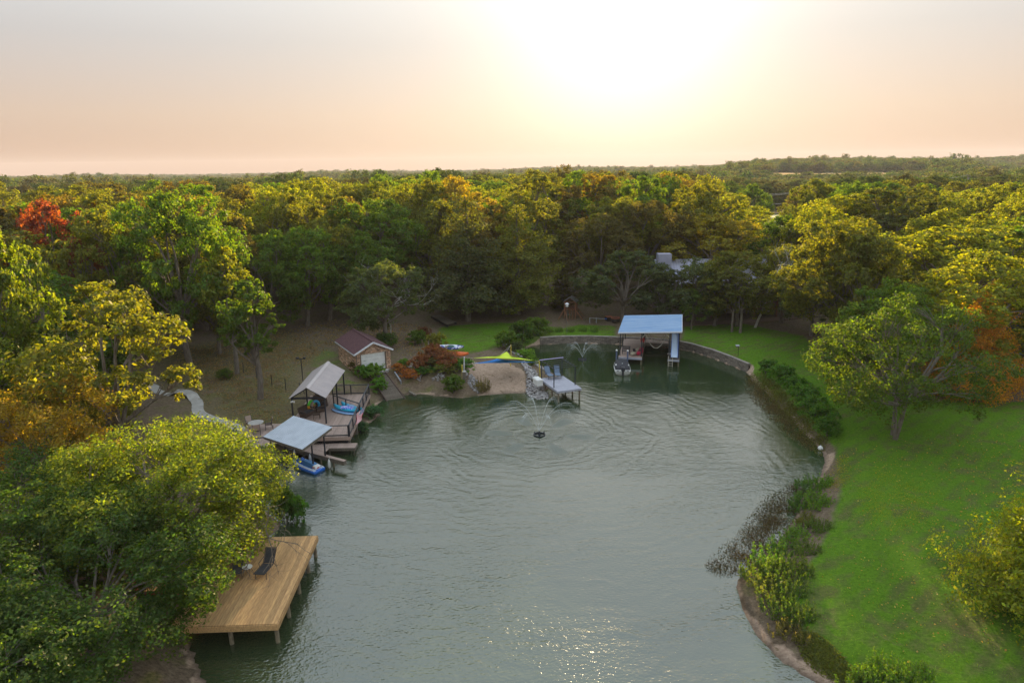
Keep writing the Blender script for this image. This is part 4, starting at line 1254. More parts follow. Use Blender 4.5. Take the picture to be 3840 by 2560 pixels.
# ------------------------------------------------------------------ plank dock (lower left)
DK = Frame(-11.33, 28.12, 0.034, 1.2)
def plank_dock():
    e = empty('plank_dock', (-13.8, 32.0, 0), 'large orange brown plank dock on round posts over the water', 'dock')
    W_, L_ = 5.0, 8.0
    planks(e, M_DOCK, DK(-W_, 0), DK.g, DK.f, L_, W_, w=0.145, gap=0.018)
    up = Vector((0, 0, 1))
    MB().bar(DK(-W_, -0.022, -0.19), DK(0.022, -0.022, -0.19), 0.04, 0.30).build('rim_board', M_DOCK, e)
    MB().bar(DK(0.022, 0.0, -0.19), DK(0.022, L_, -0.19), 0.04, 0.30).build('rim_board', M_DOCK, e)
    MB().bar(DK(-W_, L_ + .022, -0.19), DK(0.02, L_ + .022, -0.19), 0.04, 0.30).build('rim_board', M_DOCK, e)
    for v in (0.35, 2.2, 4.2, 6.2, 7.7):
        MB().bar(DK(-W_, v, -0.19), DK(0, v, -0.19), 0.09, 0.24).build('joist', M_DARK, e)
    for u, v in ((-0.16, 0.25), (-0.16, 2.15), (-0.16, 4.15), (-0.16, 6.1), (-0.16, 7.75), (-2.35, 0.25), (-4.6, 0.25), (-2.35, 4.15), (-2.35, 7.75), (-4.6, 4.15)):
        p = DK(u, v); post(e, p.x + 0.05, p.y - 0.03, -1.6, 1.16, 0.105, M_POSTWOOD, lean=(-0.05, 0.03))
    p = DK(-2.35, 0.25); MB().bar((p.x + 0.5, p.y, 1.0), (p.x, p.y, 0.55), 0.06, 0.1).build('brace', M_OLDWOOD, e)
    g = empty('gangway', DK(-5.1, 3.6), 'narrow plank gangway joining the dock to the left bank', 'gangway')
    planks(g, M_DOCK, DK(-9.2, 3.0), DK.g, DK.f, 1.3, 4.15, w=0.14)
    for v in (3.05, 4.25): MB().bar(DK(-9.2, v, -0.17), DK(-5.05, v, -0.17), 0.05, 0.25).build('beam', M_RED, g)
    for u in (-5.35, -6.55, -8.0):
        MB().bar(DK(u, 2.98, -0.4), DK(u, 2.98, 0.98), 0.10).build('rail_post', M_RED, g)
    for k in range(5): MB().bar(DK(-8.0, 2.98, 0.2 + 0.17 * k), DK(-5.35, 2.98, 0.2 + 0.17 * k), 0.010).build('cable', M_STEEL, g)
    for k in range(1, 9): MB().bar(DK(-6.55 + 0.13 * k, 2.98, 0), DK(-6.55 + 0.13 * k, 2.98, 0.9), 0.012).build('baluster', M_STEEL, g)


plank_dock()
CH_DARK = chaise(M_DKSLING, M_BLACK)
_p = Z5(1035, 690, 1.2); place(CH_DARK, (_p.x + .05, _p.y + .75, 1.2), -0.12, 'dark sling lounge chair on the plank dock nearer the water', 'chair', 'dark lounge chairs on the plank dock')
_c = copy_tree(CH_DARK); _p = Z5(715, 690, 1.2); place(_c, (_p.x - .05, _p.y + .75, 1.2), 0.22, 'dark sling lounge chair under the overhanging branches on the plank dock', 'chair', 'dark lounge chairs on the plank dock')


def glass_table(p, label, r=0.26, h=0.45, mat=None):
    e = empty('side_table', p, label, 'table'); x, y, z = p
    MB().tube([(x, y, z + h), (x, y, z + h + 0.02)], r, 20).build('table_top', mat or M_WHITE, e)
    MB().tube([(x + r * math.cos(t) * 0.98, y + r * math.sin(t) * .98, z + h - 0.012) for t in [i * math.pi / 8 for i in range(17)]], 0.014, 5).build('rim', M_BLACK, e)
    for k in range(4):
        t = k * math.pi / 2 + 0.6; MB().tube([(x + r * math.cos(t) * 1.05, y + r * math.sin(t) * 1.05, z), (x + r * .7 * math.cos(t + .5), y + r * .7 * math.sin(t + .5), z + h)], 0.013, 5).build('leg', M_BLACK, e)
    return e


_p = Z5(865, 660, 1.2); glass_table((_p.x, _p.y + .15, 1.2), 'small white topped table between the dark lounge chairs')
_p = Z5(362, 925, 1.2); glass_table((_p.x + .12, _p.y, 1.2), 'small white topped table at the gangway corner of the plank dock')


# ------------------------------------------------------------------ deck with shelters (left bank)
DZ = 1.2
DB = Frame(-13.13, 51.37, 0.0492, DZ, 1.0612)      # f points right, so the deck lies at negative u
def upper_deck():
    e = empty('railed_deck', (-15.4, 56, 0.6), 'brown board deck with black wire mesh railing on the left bank', 'deck')
    planks(e, M_COMP, DB(-5.3, 0), DB.g, DB.f, 10.77, 5.62, w=0.15, gap=0.018)
    planks(e, M_COMP, DB(-8.6, -1.9), DB.g, DB.f, 5.5, 3.45, w=0.15, gap=0.018)
    MB().bar(DB(-5.3, -0.02, -0.16), DB(0.02, -0.02, -0.16), 0.04, 0.24).build('rim_board', M_COMP, e)
    MB().bar(DB(0.02, 0, -0.16), DB(0.02, 10.15, -0.16), 0.04, 0.24).build('rim_board', M_COMP, e)
    MB().bar(DB(-8.6, -1.93, -0.16), DB(-5.35, -1.93, -0.16), 0.04, 0.24).build('rim_board', M_COMP, e)
    railing(e, [DB(-3.3, 10.1), DB(-0.05, 10.1)], DZ)
    railing(e, [DB(-0.05, 10.02), DB(-0.05, 0.08)], DZ, every=1.7)
    railing(e, [DB(-0.12, 0.05), DB(-5.2, 0.05)], DZ, every=5.2)
    railing(e, [DB(-2.65, 7.3), DB(-0.15, 5.1)], DZ, every=1.6)
    railing(e, [DB(-5.35, -1.85), DB(-8.5, -1.85)], DZ, every=1.6)
    railing(e, [DB(-8.55, -1.8), DB(-8.55, 0.4)], DZ, every=1.6)
    for u, v in ((-0.1, 0.1), (-0.1, 3.3), (-0.1, 6.6), (-0.1, 10), (-2.6, 0.1), (-5.2, 0.1), (-5.2, -1.8), (-8.5, -1.8)):
        p = DB(u, v); post(e, p.x, p.y, GZ(p.x, p.y) - 0.6, DZ - .04, 0.09, M_OLDWOOD, square=True)
    sk = MB()                                                   # crossed slats below the front edge
    for k in range(38):
        u = -5.2 + k * 0.15
        sk.bar(DB(u, 0.02, -0.62), DB(min(u + 0.32, 0), 0.02, -0.62 + min(0.32, -u)), 0.012, 0.045, up=(0, 1, 0))
        sk.bar(DB(u, 0.035, -0.30), DB(min(u + 0.32, 0), 0.035, -0.30 - min(0.32, -u)), 0.012, 0.045, up=(0, 1, 0))
    tag(sk.build('lattice_skirt', M_BLACK, e), kind='stuff')
    MB().bar(DB(-5.2, 0.30, -0.45), DB(-0.05, 0.30, -0.45), 0.02, 0.4).build('back_panel', M_DARK, e)
    # block wall below the left part of the deck
    w = empty('block_wall', DB(-7, -1.6, -1.2), 'grey block wall with rusty stain under the left end of the railed deck', 'wall')
    for c in range(5):
        for k in range(8):
            p = DB(-8.5 + 0.41 * k + (0.2 if c % 2 else 0), -1.7 + 0.02 * c, -1.3 + 0.21 * c); piece('block', M_CONC if (c + k) % 5 else M_STONE, w, p, p + DB.f * 0.40, 0.2, 0.2)


upper_deck()


def gable_shelter():
    e = empty('gable_shelter', DB(-3.9, 6.4), 'black framed shelter with tan ribbed metal gable roof on the deck', 'shelter')
    x0, x1, y0, y1 = -18.62, -15.77, 54.33, 62.08; xr = (x0 + x1) / 2; ze, zr = 3.56, 4.41
    fr = Frame((x0 + x1) / 2, y0, 0.03)
    hw = (x1 - x0) / 2; L = y1 - y0
    P = lambda u, v, z: fr(u, v, z)
    for s in (-1, 1):
        for v in (0.06, 4.6, L - 0.06):
            p = P(s * (hw - 0.06), v, 0); post(e, p.x, p.y, 0.9, ze, 0.055, M_BLACK, square=True)
        MB().bar(P(s * (hw - 0.06), 0, ze - 0.06), P(s * (hw - 0.06), L, ze - 0.06), 0.08, 0.14).build('eave_beam', M_BLACK, e)
    for v in (0.06, L - 0.06):
        MB().bar(P(-hw + .06, v, ze - 0.07), P(hw - .06, v, ze - 0.07), 0.08, 0.16).build('tie_beam', M_BLACK, e)
        for s in (-1, 1):
            MB().bar(P(s * hw, v - 0.03, ze - 0.03), P(0, v - 0.03, zr - 0.05), 0.05, 0.10).build('rafter', M_BLACK, e)
            MB().bar(P(s * (hw - .06), v + 0.5 * (1 if v < 1 else -1), ze - 0.1), P(s * (hw - .06), v, ze - 0.6), 0.06).build('brace', M_BLACK, e)
    ov = 0.12; sl = (zr - ze) / hw
    for s in (-1, 1):
        lo = P(s * (hw + ov), -ov, ze - sl * ov + 0.03); lo2 = P(s * (hw + ov), L + ov, ze - sl * ov + 0.03); hi = P(0, -ov, zr + 0.03)
        roof_panels(e, M_ROOFTAN, lo, lo2, hi, 8, pitch=0.19, h=0.034)
    MB().loft([[P(-0.20, v, zr - 0.20 * sl + 0.075), P(0, v, zr + 0.085), P(0.20, v, zr - 0.20 * sl + 0.075), P(0.20, v, zr - 0.20 * sl + 0.06), P(0, v, zr + 0.07), P(-0.20, v, zr - 0.20 * sl + 0.06)]
               for v in (-ov - 0.01, L + ov + 0.01)]).build('ridge_cap', M_ROOFTAN, e)
    c = P(-hw + 0.1, -0.1, ze - 0.25)
    for k in range(3):
        q = c + Vector((0.12 * k, -0.06, 0.02 * (k % 2))); MB().tube([q, q + Vector((0.02, -0.12, -0.04))], [0.035, 0.065], 10).build('flood_lamp', M_WHITE, e)
    q = P(0.15, 2.2, zr - 0.45)
    f = MB().tube([q, q + Vector((0, 0, 0.3))], 0.03, 6)
    for k in range(4):
        t = k * math.pi / 2 + 0.4; f.bar(q, q + Vector((math.cos(t) * 0.5, math.sin(t) * 0.5, 0)), 0.12, 0.015)
    f.build('ceiling_fan', M_BLACK, e)


gable_shelter()


def lift_roof():
    fr = Frame(-18.97, 48.40, -0.604); e = empty('boat_lift_shelter', fr(2.1, 1.4), 'lean to boat lift roof of pale blue grey ribbed metal at the deck', 'shelter')
    W_, L_, z0, z1 = 4.53, 2.89, 2.51, 3.27
    roof_panels(e, M_ROOFBLUE, fr(0, 0, z0), fr(W_, 0, z0), fr(0, L_, z1), 5, pitch=0.22, h=0.036)
    for u in (0.03, W_ - 0.03): MB().bar(fr(u, 0.05, z0 - 0.12), fr(u, L_ - .05, z1 - 0.12), 0.05, 0.18).build('barge_board', M_OLDWOOD, e)
    for v, z in ((0.06, z0), (L_ - 0.06, z1)): MB().bar(fr(0.06, v, z - 0.13), fr(W_ - .06, v, z - 0.13), 0.05, 0.18).build('beam', M_OLDWOOD, e)
    for k in range(1, 5): MB().bar(fr(0.85 * k, 0.05, z0 - 0.09), fr(.85 * k, L_ - .05, z1 - 0.09), 0.04, 0.12).build('rafter', M_OLDWOOD, e)
    for u, v, zz, zb in ((W_ - 0.9, 1.55, z0 + 0.35, 0.5), (0.4, 1.55, z0 + .35, 0.4), (W_ - 0.9, L_ - .15, z1 - .1, 0.5), (0.4, L_ - .15, z1 - .1, .5)):
        p = fr(u, v, 0); post(e, p.x, p.y, zb, zz - 0.1, 0.06, M_BLACK)


lift_roof()


def low_dock():
    e = empty('low_dock', (-14.4, 50.6, 0), 'low brown board dock and side beam below the railed deck', 'dock')
    a = Z1(1000, 1150, 0.66); b = Z1(1328, 1145, 0.66)
    ax = (b - a); ln = ax.length; ax.normalize(); pr = Vector((ax.y, -ax.x, 0))
    planks(e, M_COMP, a, pr, ax, 0.98, ln, w=0.15, gap=0.018)
    MB().bar(a + pr * 1.0 + Vector((0, 0, -0.13)), b + pr * 1.0 + Vector((0, 0, -0.13)), 0.04, 0.22).build('rim_board', M_OLDWOOD, e)
    MB().bar(b + ax * .02 + Vector((0, 0, -0.13)), b + ax * .02 + pr * .98 + Vector((0, 0, -0.13)), 0.04, 0.22).build('rim_board', M_OLDWOOD, e)
    for q in (b - ax * 0.1 + pr * 0.9, b - ax * 0.25 + pr * 0.1, a + ax * .3 + pr * .9): post(e, q.x, q.y, -1.2, 0.6, 0.045, M_OLDWOOD)
    # second bay, boards the other way
    bd = Vector((0.866, -0.5, 0)); bn = Vector((0.5, 0.866, 0)); s = Z1(480, 1165, 0.76); t_ = Z1(1187, 1350, 0.76)
    o = Vector((-17.7, 50.6, 0.64))
    for k in range(13):
        p = o + bn * (0.15 * k + 0.1); endx = -14.85 + 0.03 * k
        q = p + bd * ((endx - p.x) / bd.x); piece('plank', M_COMP, e, p - Vector((0, 0, .018)), q - Vector((0, 0, .018)), 0.138, 0.035)
    MB().bar(s + Vector((0, 0, -0.16)), t_ + Vector((0, 0, -0.16)), 0.28, 0.32).build('side_beam', M_OLDWOOD, e)
    MB().bar(s + Vector((0, 0, 0.014)), t_ + Vector((0, 0, 0.014)), 0.32, 0.03).build('beam_top', M_COMP, e)
    MB().bar(Z1(990, 1188, .54), Z1(950, 1270, .54), 0.05, 0.24).build('rim_board', M_OLDWOOD, e)
    for k in (0.35, 0.62, 0.82):
        q = s + (t_ - s) * k; post(e, q.x, q.y, -1.5, 0.5, 0.08, M_POSTWOOD)
    sd = Vector((-0.5, -0.866, 0)) * 0.26
    for i, k in enumerate((0.235, 0.49, 0.79)):
        q = s + (t_ - s) * k + sd; f = empty('dock_fender', q + Vector((0, 0, -0.85)), 'white dock fender on a cord along the low dock beam', 'fender', 'white fenders on the beam')
        MB().tube([q + Vector((0, 0, z)) for z in (-0.80, -0.74, -0.62, -0.30, -0.18, -0.10, -0.05)], [0.04, 0.08, 0.105, 0.105, 0.085, 0.04, 0.03], 12).build('float', M_WHITE, f, smooth=True)
        MB().tube([q + Vector((0, 0, -0.06)), q - sd * 0.4 + Vector((0, 0, 0.06))], 0.014, 5).build('cord', M_WHITE, f)
        MB().tube([q + Vector((0, 0, -0.87)), q + Vector((0, 0, -0.79))], 0.035, 8).build('tip', M_STRAP, f)
    q = s + (t_ - s) * 0.165 + sd * 0.75; l = empty('dock_ladder', q + Vector((0, 0, -1.0)), 'small grey ladder hung from the low dock beam', 'ladder')
    for sx in (-0.19, 0.19): MB().tube([q + bd * sx + Vector((0, 0, -1.3)), q + bd * sx + Vector((0, 0, 0.1))], 0.02, 6).build('side_rail', M_STEEL, l)
    for k in range(4): MB().bar(q - bd * 0.19 + Vector((0, 0, -0.1 - .28 * k)), q + bd * 0.19 + Vector((0, 0, -0.1 - .28 * k)), 0.06, 0.03).build('rung', M_STEEL, l)


low_dock()


def jet_ski():
    """personal watercraft, bow towards +y, built at the origin"""
    e = empty('jet_ski')
    ys = [-1.45, -1.40, -0.8, 0.0, 0.7, 1.1, 1.38, 1.52]; hw = [0.50, 0.54, 0.58, 0.58, 0.52, 0.40, 0.20, 0.04]; zt = [0.30, 0.32, 0.34, 0.38, 0.44, 0.48, 0.52, 0.53]
    rings = []
    for y, w, z in zip(ys, hw, zt):
        rings.append([Vector((-w, y, z)), Vector((-w * 1.03, y, z - 0.10)), Vector((-w * 0.8, y, -0.05)), Vector((0, y, -0.16 + (0.3 if y > 1.3 else 0))), Vector((w * 0.8, y, -0.05)), Vector((w * 1.03, y, z - 0.10)), Vector((w, y, z))])
    MB().loft(rings).build('hull', M_BLUE, e, smooth=True)
    dr = []
    for y, w, z in zip(ys[1:-1], hw[1:-1], zt[1:-1]):
        w -= 0.05; dr.append([Vector((-w, y, z + 0.004)), Vector((-w * 0.55, y, z + 0.03)), Vector((-w * .42, y, z - 0.03)), Vector((w * .42, y, z - 0.03)), Vector((w * 0.55, y, z + 0.03)), Vector((w, y, z + 0.004))])
    MB().loft(dr, close=False, caps=False).build('deck', M_JETPALE, e)
    MB().loft([[Vector((-w, y, zb)), Vector((-w * 0.85, y, z)), Vector((w * 0.85, y, z)), Vector((w, y, zb))] for y, w, zb, z in
               ((-0.95, 0.22, 0.32, 0.62), (-0.9, 0.24, 0.32, 0.68), (-0.3, 0.21, 0.35, 0.74), (0.25, 0.17, 0.38, 0.72), (0.38, 0.15, 0.4, 0.62))]).build('seat', pm('jet_seat', (0.05, 0.20, 0.44), (0.04, 0.17, 0.38), rough=0.5), e)
    MB().loft([[Vector((-w, y, 0.35)), Vector((-w * 0.8, y, z)), Vector((w * 0.8, y, z)), Vector((w, y, 0.35))] for y, w, z in ((-1.28, 0.26, 0.50), (-1.2, 0.27, 0.58), (-0.93, 0.25, 0.60))]).build('stern_box', M_WHITE, e)
    MB().box((0, -1.285, 0.46), (0.20, 0.006, 0.09)).build('red_letter_mark', M_RED, e)
    for s in (-1, 1): MB().box((s * 0.262, -1.05, 0.47), (0.006, 0.28, 0.07)).build('red_side_mark', M_RED, e)
    MB().loft([[Vector((-w, y, 0.42)), Vector((-w * 0.6, y, z)), Vector((w * 0.6, y, z)), Vector((w, y, 0.42))] for y, w, z in ((0.40, 0.16, 0.78), (0.55, 0.24, 0.86), (0.9, 0.26, 0.70), (1.25, 0.14, 0.54))]).build('hood', M_BLUE, e, smooth=True)
    MB().tube([(-0.36, 0.38, 0.94), (-0.12, 0.46, 0.90), (0.12, 0.46, 0.90), (0.36, 0.38, 0.94)], 0.02, 6).build('handlebar', M_BLACK, e)
    MB().bar((0.06, 0.45, 0.6), (0.12, 0.46, 0.9), 0.08).build('steering_post', M_BLACK, e)
    for s in (-1, 1): MB().tube([(s * 0.45, -1.3, 0.36), (s * 0.50, -0.2, 0.41), (s * 0.44, 0.75, 0.48)], 0.045, 6).build('gunwale_trim', M_TRIM, e)
    return e


_d = Vector((-2.41, 1.68, 0)); place(jet_ski(), (-15.75, 48.15, -0.10), math.atan2(_d.y, _d.x) - math.pi / 2, 'blue and pale blue jet ski floating below the low dock beam', 'jet ski')


def kayak(name, length, width, mat, label, cat, p, rz, z, tilt=0.0, hgt=0.28, cockpit=True, seat=None, inner=None):
    e = empty(name, (0, 0, 0)); rings = []; n = 11
    for i in range(n):
        t = -1 + 2 * i / (n - 1); w = width / 2 * (1 - abs(t) ** 2.3) ** 0.75 + 0.012; y = t * length / 2; zz = 0.10 * hgt * abs(t) ** 3 * 6
        rings.append([Vector((-w, y, hgt * 0.62 + zz)), Vector((-w * 0.75, y, hgt * 0.12 + zz * .8)), Vector((0, y, zz * .7)), Vector((w * 0.75, y, hgt * 0.12 + zz * .8)), Vector((w, y, hgt * 0.62 + zz)), Vector((w * 0.6, y, hgt * 0.92 + zz)), Vector((0, y, hgt + zz)), Vector((-w * 0.6, y, hgt * 0.92 + zz))])
    MB().loft(rings).build('hull', mat, e, smooth=True)
    if cockpit:
        k = [(width * 0.27 * math.cos(a), length * 0.14 * math.sin(a), hgt + 0.006) for a in [i * math.pi / 8 for i in range(16)]]
        MB().prism(k, hgt - 0.01, hgt + 0.018).build('cockpit', inner or M_BLACK, e)
        MB().tube([Vector(q) + Vector((0, 0, 0.015)) for q in k + k[:1]], 0.016, 5).build('cockpit_rim', mat, e)
    if seat: MB().slab([(-0.16, -0.2, hgt + 0.05), (0.16, -0.2, hgt + 0.05), (0.16, -0.34, hgt + 0.36), (-0.16, -0.34, hgt + 0.36)], 0.04).build('seat_back', seat, e)
    for s in (-1, 1): MB().tube([(0, s * length * 0.46, hgt * 1.02 + 0.05), (0, s * length * 0.42, hgt * 1.05 + 0.06)], 0.018, 5).build('carry_handle', M_BLACK, e)
    e.location = (p[0], p[1], z); e.rotation_euler = (0, tilt, rz); return tag(e, label, cat)


def heading(a, b):
    return math.atan2(b.y - a.y, b.x - a.x) - math.pi / 2


_a, _b = Z1(1050, 775, 1.23), Z1(1290, 828, 1.23); kayak('paddle_board', 2.9, 0.78, M_PALEBLUE, 'pale grey blue paddle board lying lowest in the deck stack', 'paddle board', (_a + _b) / 2, heading(_a, _b), 1.205, hgt=0.12, cockpit=False)
_a, _b = Z1(1065, 745, 1.4), Z1(1315, 800, 1.4); kayak('kayak', 2.9, 0.74, M_TEAL, 'turquoise kayak lying on the pale paddle board on the deck', 'kayak', (_a + _b) / 2 + Vector((0.05, 0.05, 0)), heading(_a, _b), 1.33, hgt=0.26, inner=M_PALEBLUE)
_a, _b = Z1(1130, 715, 1.35), Z1(1365, 790, 1.35); kayak('kayak', 2.9, 0.72, M_TEAL, 'turquoise kayak on the deck boards behind the stacked one', 'kayak', (_a + _b) / 2 + Vector((0.08, 0.15, 0)), heading(_a, _b), 1.205, hgt=0.30, inner=M_PALEBLUE)
def towel():
    c = Z1(1215, 745, 1.6); rg = np.random.default_rng(3); n = 9; V = []; Q = []
    for j in range(n):
        for i in range(n):
            u, v = (i / (n - 1) - .5), (j / (n - 1) - .5); V.append((c.x + u * 1.15 + v * .1, c.y + v * 0.75 - u * .45, 1.64 + 0.05 * math.sin(u * 9) * math.cos(v * 8) - 0.25 * max(0, abs(v) - .25) + rg.normal(0, .02)))
    for j in range(n - 1):
        for i in range(n - 1): Q.append((j * n + i, j * n + i + 1, (j + 1) * n + i + 1, (j + 1) * n + i))
    mb = MB(); mb._add(V, Q); tag(mb.build('towel', M_TOWEL, None, smooth=True), 'crumpled blue and white towel thrown over the turquoise kayaks', 'towel')


towel()


def flag():
    m = bpy.data.materials.new('flag_cloth'); nt, N, L = nodes_of(m); b = N['Principled BSDF']; b.inputs['Roughness'].default_value = 0.9
    at = N.new('ShaderNodeAttribute'); at.attribute_name = 'uvw'; sp = N.new('ShaderNodeSeparateXYZ'); L.new(at.outputs['Vector'], sp.inputs[0])

    def mth(op, a, c):
        x = N.new('ShaderNodeMath'); x.operation = op
        for i, v in enumerate((a, c)):
            if isinstance(v, float): x.inputs[i].default_value = v
            else: L.new(v, x.inputs[i])
        return x.outputs[0]
    st = mth('GREATER_THAN', mth('FRACT', mth('MULTIPLY', sp.outputs[1], 6.5), 0.0), 0.5)
    ca = mth('MULTIPLY', mth('LESS_THAN', sp.outputs[0], 0.4), mth('LESS_THAN', sp.outputs[1], 0.5385))
    vo = N.new('ShaderNodeTexVoronoi'); vo.inputs['Scale'].default_value = 16.0; vo.inputs['Randomness'].default_value = 0.0; L.new(at.outputs['Vector'], vo.inputs['Vector'])
    star = mth('LESS_THAN', vo.outputs['Distance'], 0.28)
    mx = N.new('ShaderNodeMix'); mx.data_type = 'RGBA'; mx.inputs[6].default_value = (0.60, 0.02, 0.05, 1); mx.inputs[7].default_value = (0.8, 0.78, 0.78, 1); L.new(st, mx.inputs[0])
    mb_ = N.new('ShaderNodeMix'); mb_.data_type = 'RGBA'; mb_.inputs[6].default_value = (0.02, 0.03, 0.16, 1); mb_.inputs[7].default_value = (0.8, 0.8, 0.8, 1); L.new(star, mb_.inputs[0])
    m2 = N.new('ShaderNodeMix'); m2.data_type = 'RGBA'; L.new(ca, m2.inputs[0]); L.new(mx.outputs[2], m2.inputs[6]); L.new(mb_.outputs[2], m2.inputs[7]); L.new(m2.outputs[2], b.inputs['Base Color'])
    base = DB(0.05, 2.55, 0.9); tip = base + Vector((0.62, 0.35, 0.45))
    e = empty('flag', base, 'striped red and white flag with blue starred corner on the deck rail', 'flag')
    MB().tube([base - Vector((0.1, 0.05, 0.1)), tip], 0.014, 6).build('staff', M_STEEL, e)
    n, k = 17, 11; V = []; Q = []; uv = []
    for i in range(n):
        for j in range(k):
            u, v = i / (n - 1), j / (k - 1); hoist = tip + (base - tip) * (v * 0.82)
            d = Vector((-0.10, -0.45, -1.0)).normalized(); p = hoist + d * (u * 0.98) + Vector((0.05 * math.sin(u * 6 + v * 4), 0.05 * math.cos(u * 5 + v * 5), 0))
            V.append(p); uv.append((u, v, 0))
    for i in range(n - 1):
        for j in range(k - 1): Q.append((i * k + j, (i + 1) * k + j, (i + 1) * k + j + 1, i * k + j + 1))
    mb = MB(); mb._add(V, Q); o = mb.build('cloth', m, e, smooth=True)
    a = o.data.attributes.new('uvw', 'FLOAT_VECTOR', 'POINT'); a.data.foreach_set('vector', np.array(uv, np.float32).ravel())


flag()


def wicker_seat(label, p, rz, w, cat='chair', name='wicker_chair', cush=True):
    e = empty(name)
    MB().box((0, 0, 0.22), (w, 0.66, 0.30)).build('base', M_WICKER, e)
    MB().slab([(-w / 2, 0.30, 0.30), (w / 2, 0.30, 0.30), (w / 2, 0.44, 0.88), (-w / 2, 0.44, 0.88)], 0.10).build('backrest', M_WICKER, e)
    for s in (-1, 1):
        MB().tube([(s * w / 2, -0.36, 0.06), (s * w / 2, -0.34, 0.52), (s * w / 2, -0.05, 0.60), (s * w / 2, 0.36, 0.62)], 0.055, 8).build('armrest', M_WICKER, e)
        for y in (-0.28, 0.28): MB().box((s * (w / 2 - .06), y, 0.035), (0.06, 0.06, 0.07)).build('leg', M_WICKER, e)
    if cush: MB().box((0, -0.03, 0.41), (w - 0.14, 0.56, 0.09)).build('cushion', M_DKSLING, e)
    return place(e, p, rz, label, cat)


def P1(x, y, z=1.2): return Z1(x, y, z)
_p = P1(760, 845); wicker_seat('brown wicker love seat under the gable shelter', (_p.x, _p.y + .1, 1.2), 1.15, 1.25, 'sofa', 'wicker_sofa')
_p = P1(895, 800); wicker_seat('brown wicker armchair beside the turquoise kayaks under the shelter', (_p.x, _p.y + .1, 1.2), -0.9, 0.66)
_p = P1(870, 872)
def ottoman(p):
    e = empty('wicker_table', p, 'low brown wicker table in front of the love seat', 'table'); x, y, z = p
    MB().box((x, y, z + 0.42), (0.62, 0.5, 0.05), 0.25).build('table_top', M_WICKER, e)
    for a, b in ((-1, -1), (1, -1), (1, 1), (-1, 1)):
        q = rotz(0.25) @ Vector((a * .27, b * .21, 0)); MB().bar((x + q.x, y + q.y, z), (x + q.x * .8, y + q.y * .8, z + 0.40), 0.035).build('leg', M_WICKER, e)
ottoman((_p.x, _p.y, 1.2))


def covered_grill():
    _p = P1(910, 735); x, y = _p.x - .1, _p.y + .1
    e = empty('covered_grill', (x, y, 1.2), 'tall dark brown fabric cover over a grill behind the love seat', 'grill')
    r = lambda w, d, z: [Vector((x, y, 0)) + rotz(-.2) @ Vector((sx * w, sy * d, 0)) + Vector((0, 0, z)) for sx, sy in ((-1, -1), (1, -1), (1, 1), (-1, 1))]
    MB().loft([r(.66, .36, 1.22), r(.62, .33, 1.7), r(.60, .31, 1.95), r(.46, .24, 2.22), r(.42, .20, 2.25)]).build('cover', M_WICKER, e)
    MB().loft([r(.68, .38, 1.205), r(.68, .38, 1.27)]).build('hem', M_DKSLING, e)
covered_grill()


def swim_ring(label, p, rz, cols):
    """inflatable ring leaning upright, outer band and inner face in two colours"""
    e = empty('swim_ring'); R, r = 0.40, 0.12
    for i, (a0, a1, m) in enumerate(cols):
        pts = [(R * 0.85 * math.cos(math.radians(a)), 0, 0.52 + R * math.sin(math.radians(a))) for a in np.linspace(a0, a1, 9)]
        MB().tube(pts, r, 10).build('ring_segment', m, e, smooth=True)
    return place(e, p, rz, label, 'swim ring')


M_NEON = pm('neon_green', (0.10, 0.62, 0.05), (0.14, 0.66, 0.05), rough=0.3); M_AMBER = pm('amber_plastic', (0.80, 0.36, 0.02), (0.75, 0.30, 0.02), rough=0.3); M_CYAN = pm('cyan_plastic', (0.05, 0.38, 0.68), (0.05, 0.34, 0.62), rough=0.3)
_p = P1(820, 800); swim_ring('green and amber swim ring propped upright on the love seat', (_p.x - .05, _p.y, 1.32), 1.1, ((0, 170, M_NEON), (170, 260, M_AMBER), (260, 360, M_AMBER)))
_p = P1(860, 800); swim_ring('blue and tan swim ring propped beside the green one', (_p.x - .02, _p.y + .05, 1.3), 0.7, ((0, 120, M_CYAN), (120, 250, M_CUSHION), (250, 360, M_CYAN)))


def patio_set():
    c = DB(-7.55, 1.9)
    e = empty('round_table', c, 'round pale patio table on the left end of the railed deck', 'table')
    MB().tube([c + Vector((0, 0, 0.70)), c + Vector((0, 0, 0.73))], 0.62, 24).build('table_top', M_CONC, e)
    MB().tube([c, c + Vector((0, 0, 0.70))], 0.05, 8).build('pedestal', M_BLACK, e)
    MB().tube([c, c + Vector((0, 0, 0.03))], 0.28, 14).build('base', M_BLACK, e)
    ch = None
    for a, lb in ((2.4, 'brown sling patio chair on the concrete path side of the round table'), (0.35, 'brown sling patio chair on the shelter side of the round table'), (-1.2, 'brown sling patio chair with its back to the boat lift roof')):
        if ch is None:
            ch = k = empty('patio_chair')
            MB().box((0, 0, 0.43), (0.52, 0.48, 0.04)).build('seat', M_WICKER, k)
            MB().slab([(-0.26, 0.24, 0.44), (0.26, 0.24, 0.44), (0.26, 0.36, 0.98), (-0.26, 0.36, 0.98)], 0.03).build('backrest', M_COMP, k)
            for s in (-1, 1):
                MB().tube([(s * .28, -0.26, 0), (s * .28, -0.22, 0.64), (s * .28, 0.30, 0.66)], 0.02, 6).build('arm_frame', M_BLACK, k)
                MB().tube([(s * .27, 0.36, 0), (s * .27, 0.24, 0.44), (s * .27, 0.37, 1.0)], 0.02, 6).build('back_leg', M_BLACK, k)
        else: k = copy_tree(ch)
        q = c + Vector((math.cos(a), math.sin(a), 0)) * 0.95; place(k, q, a - math.pi / 2, lb, 'chair', 'patio chairs round the table')


patio_set()


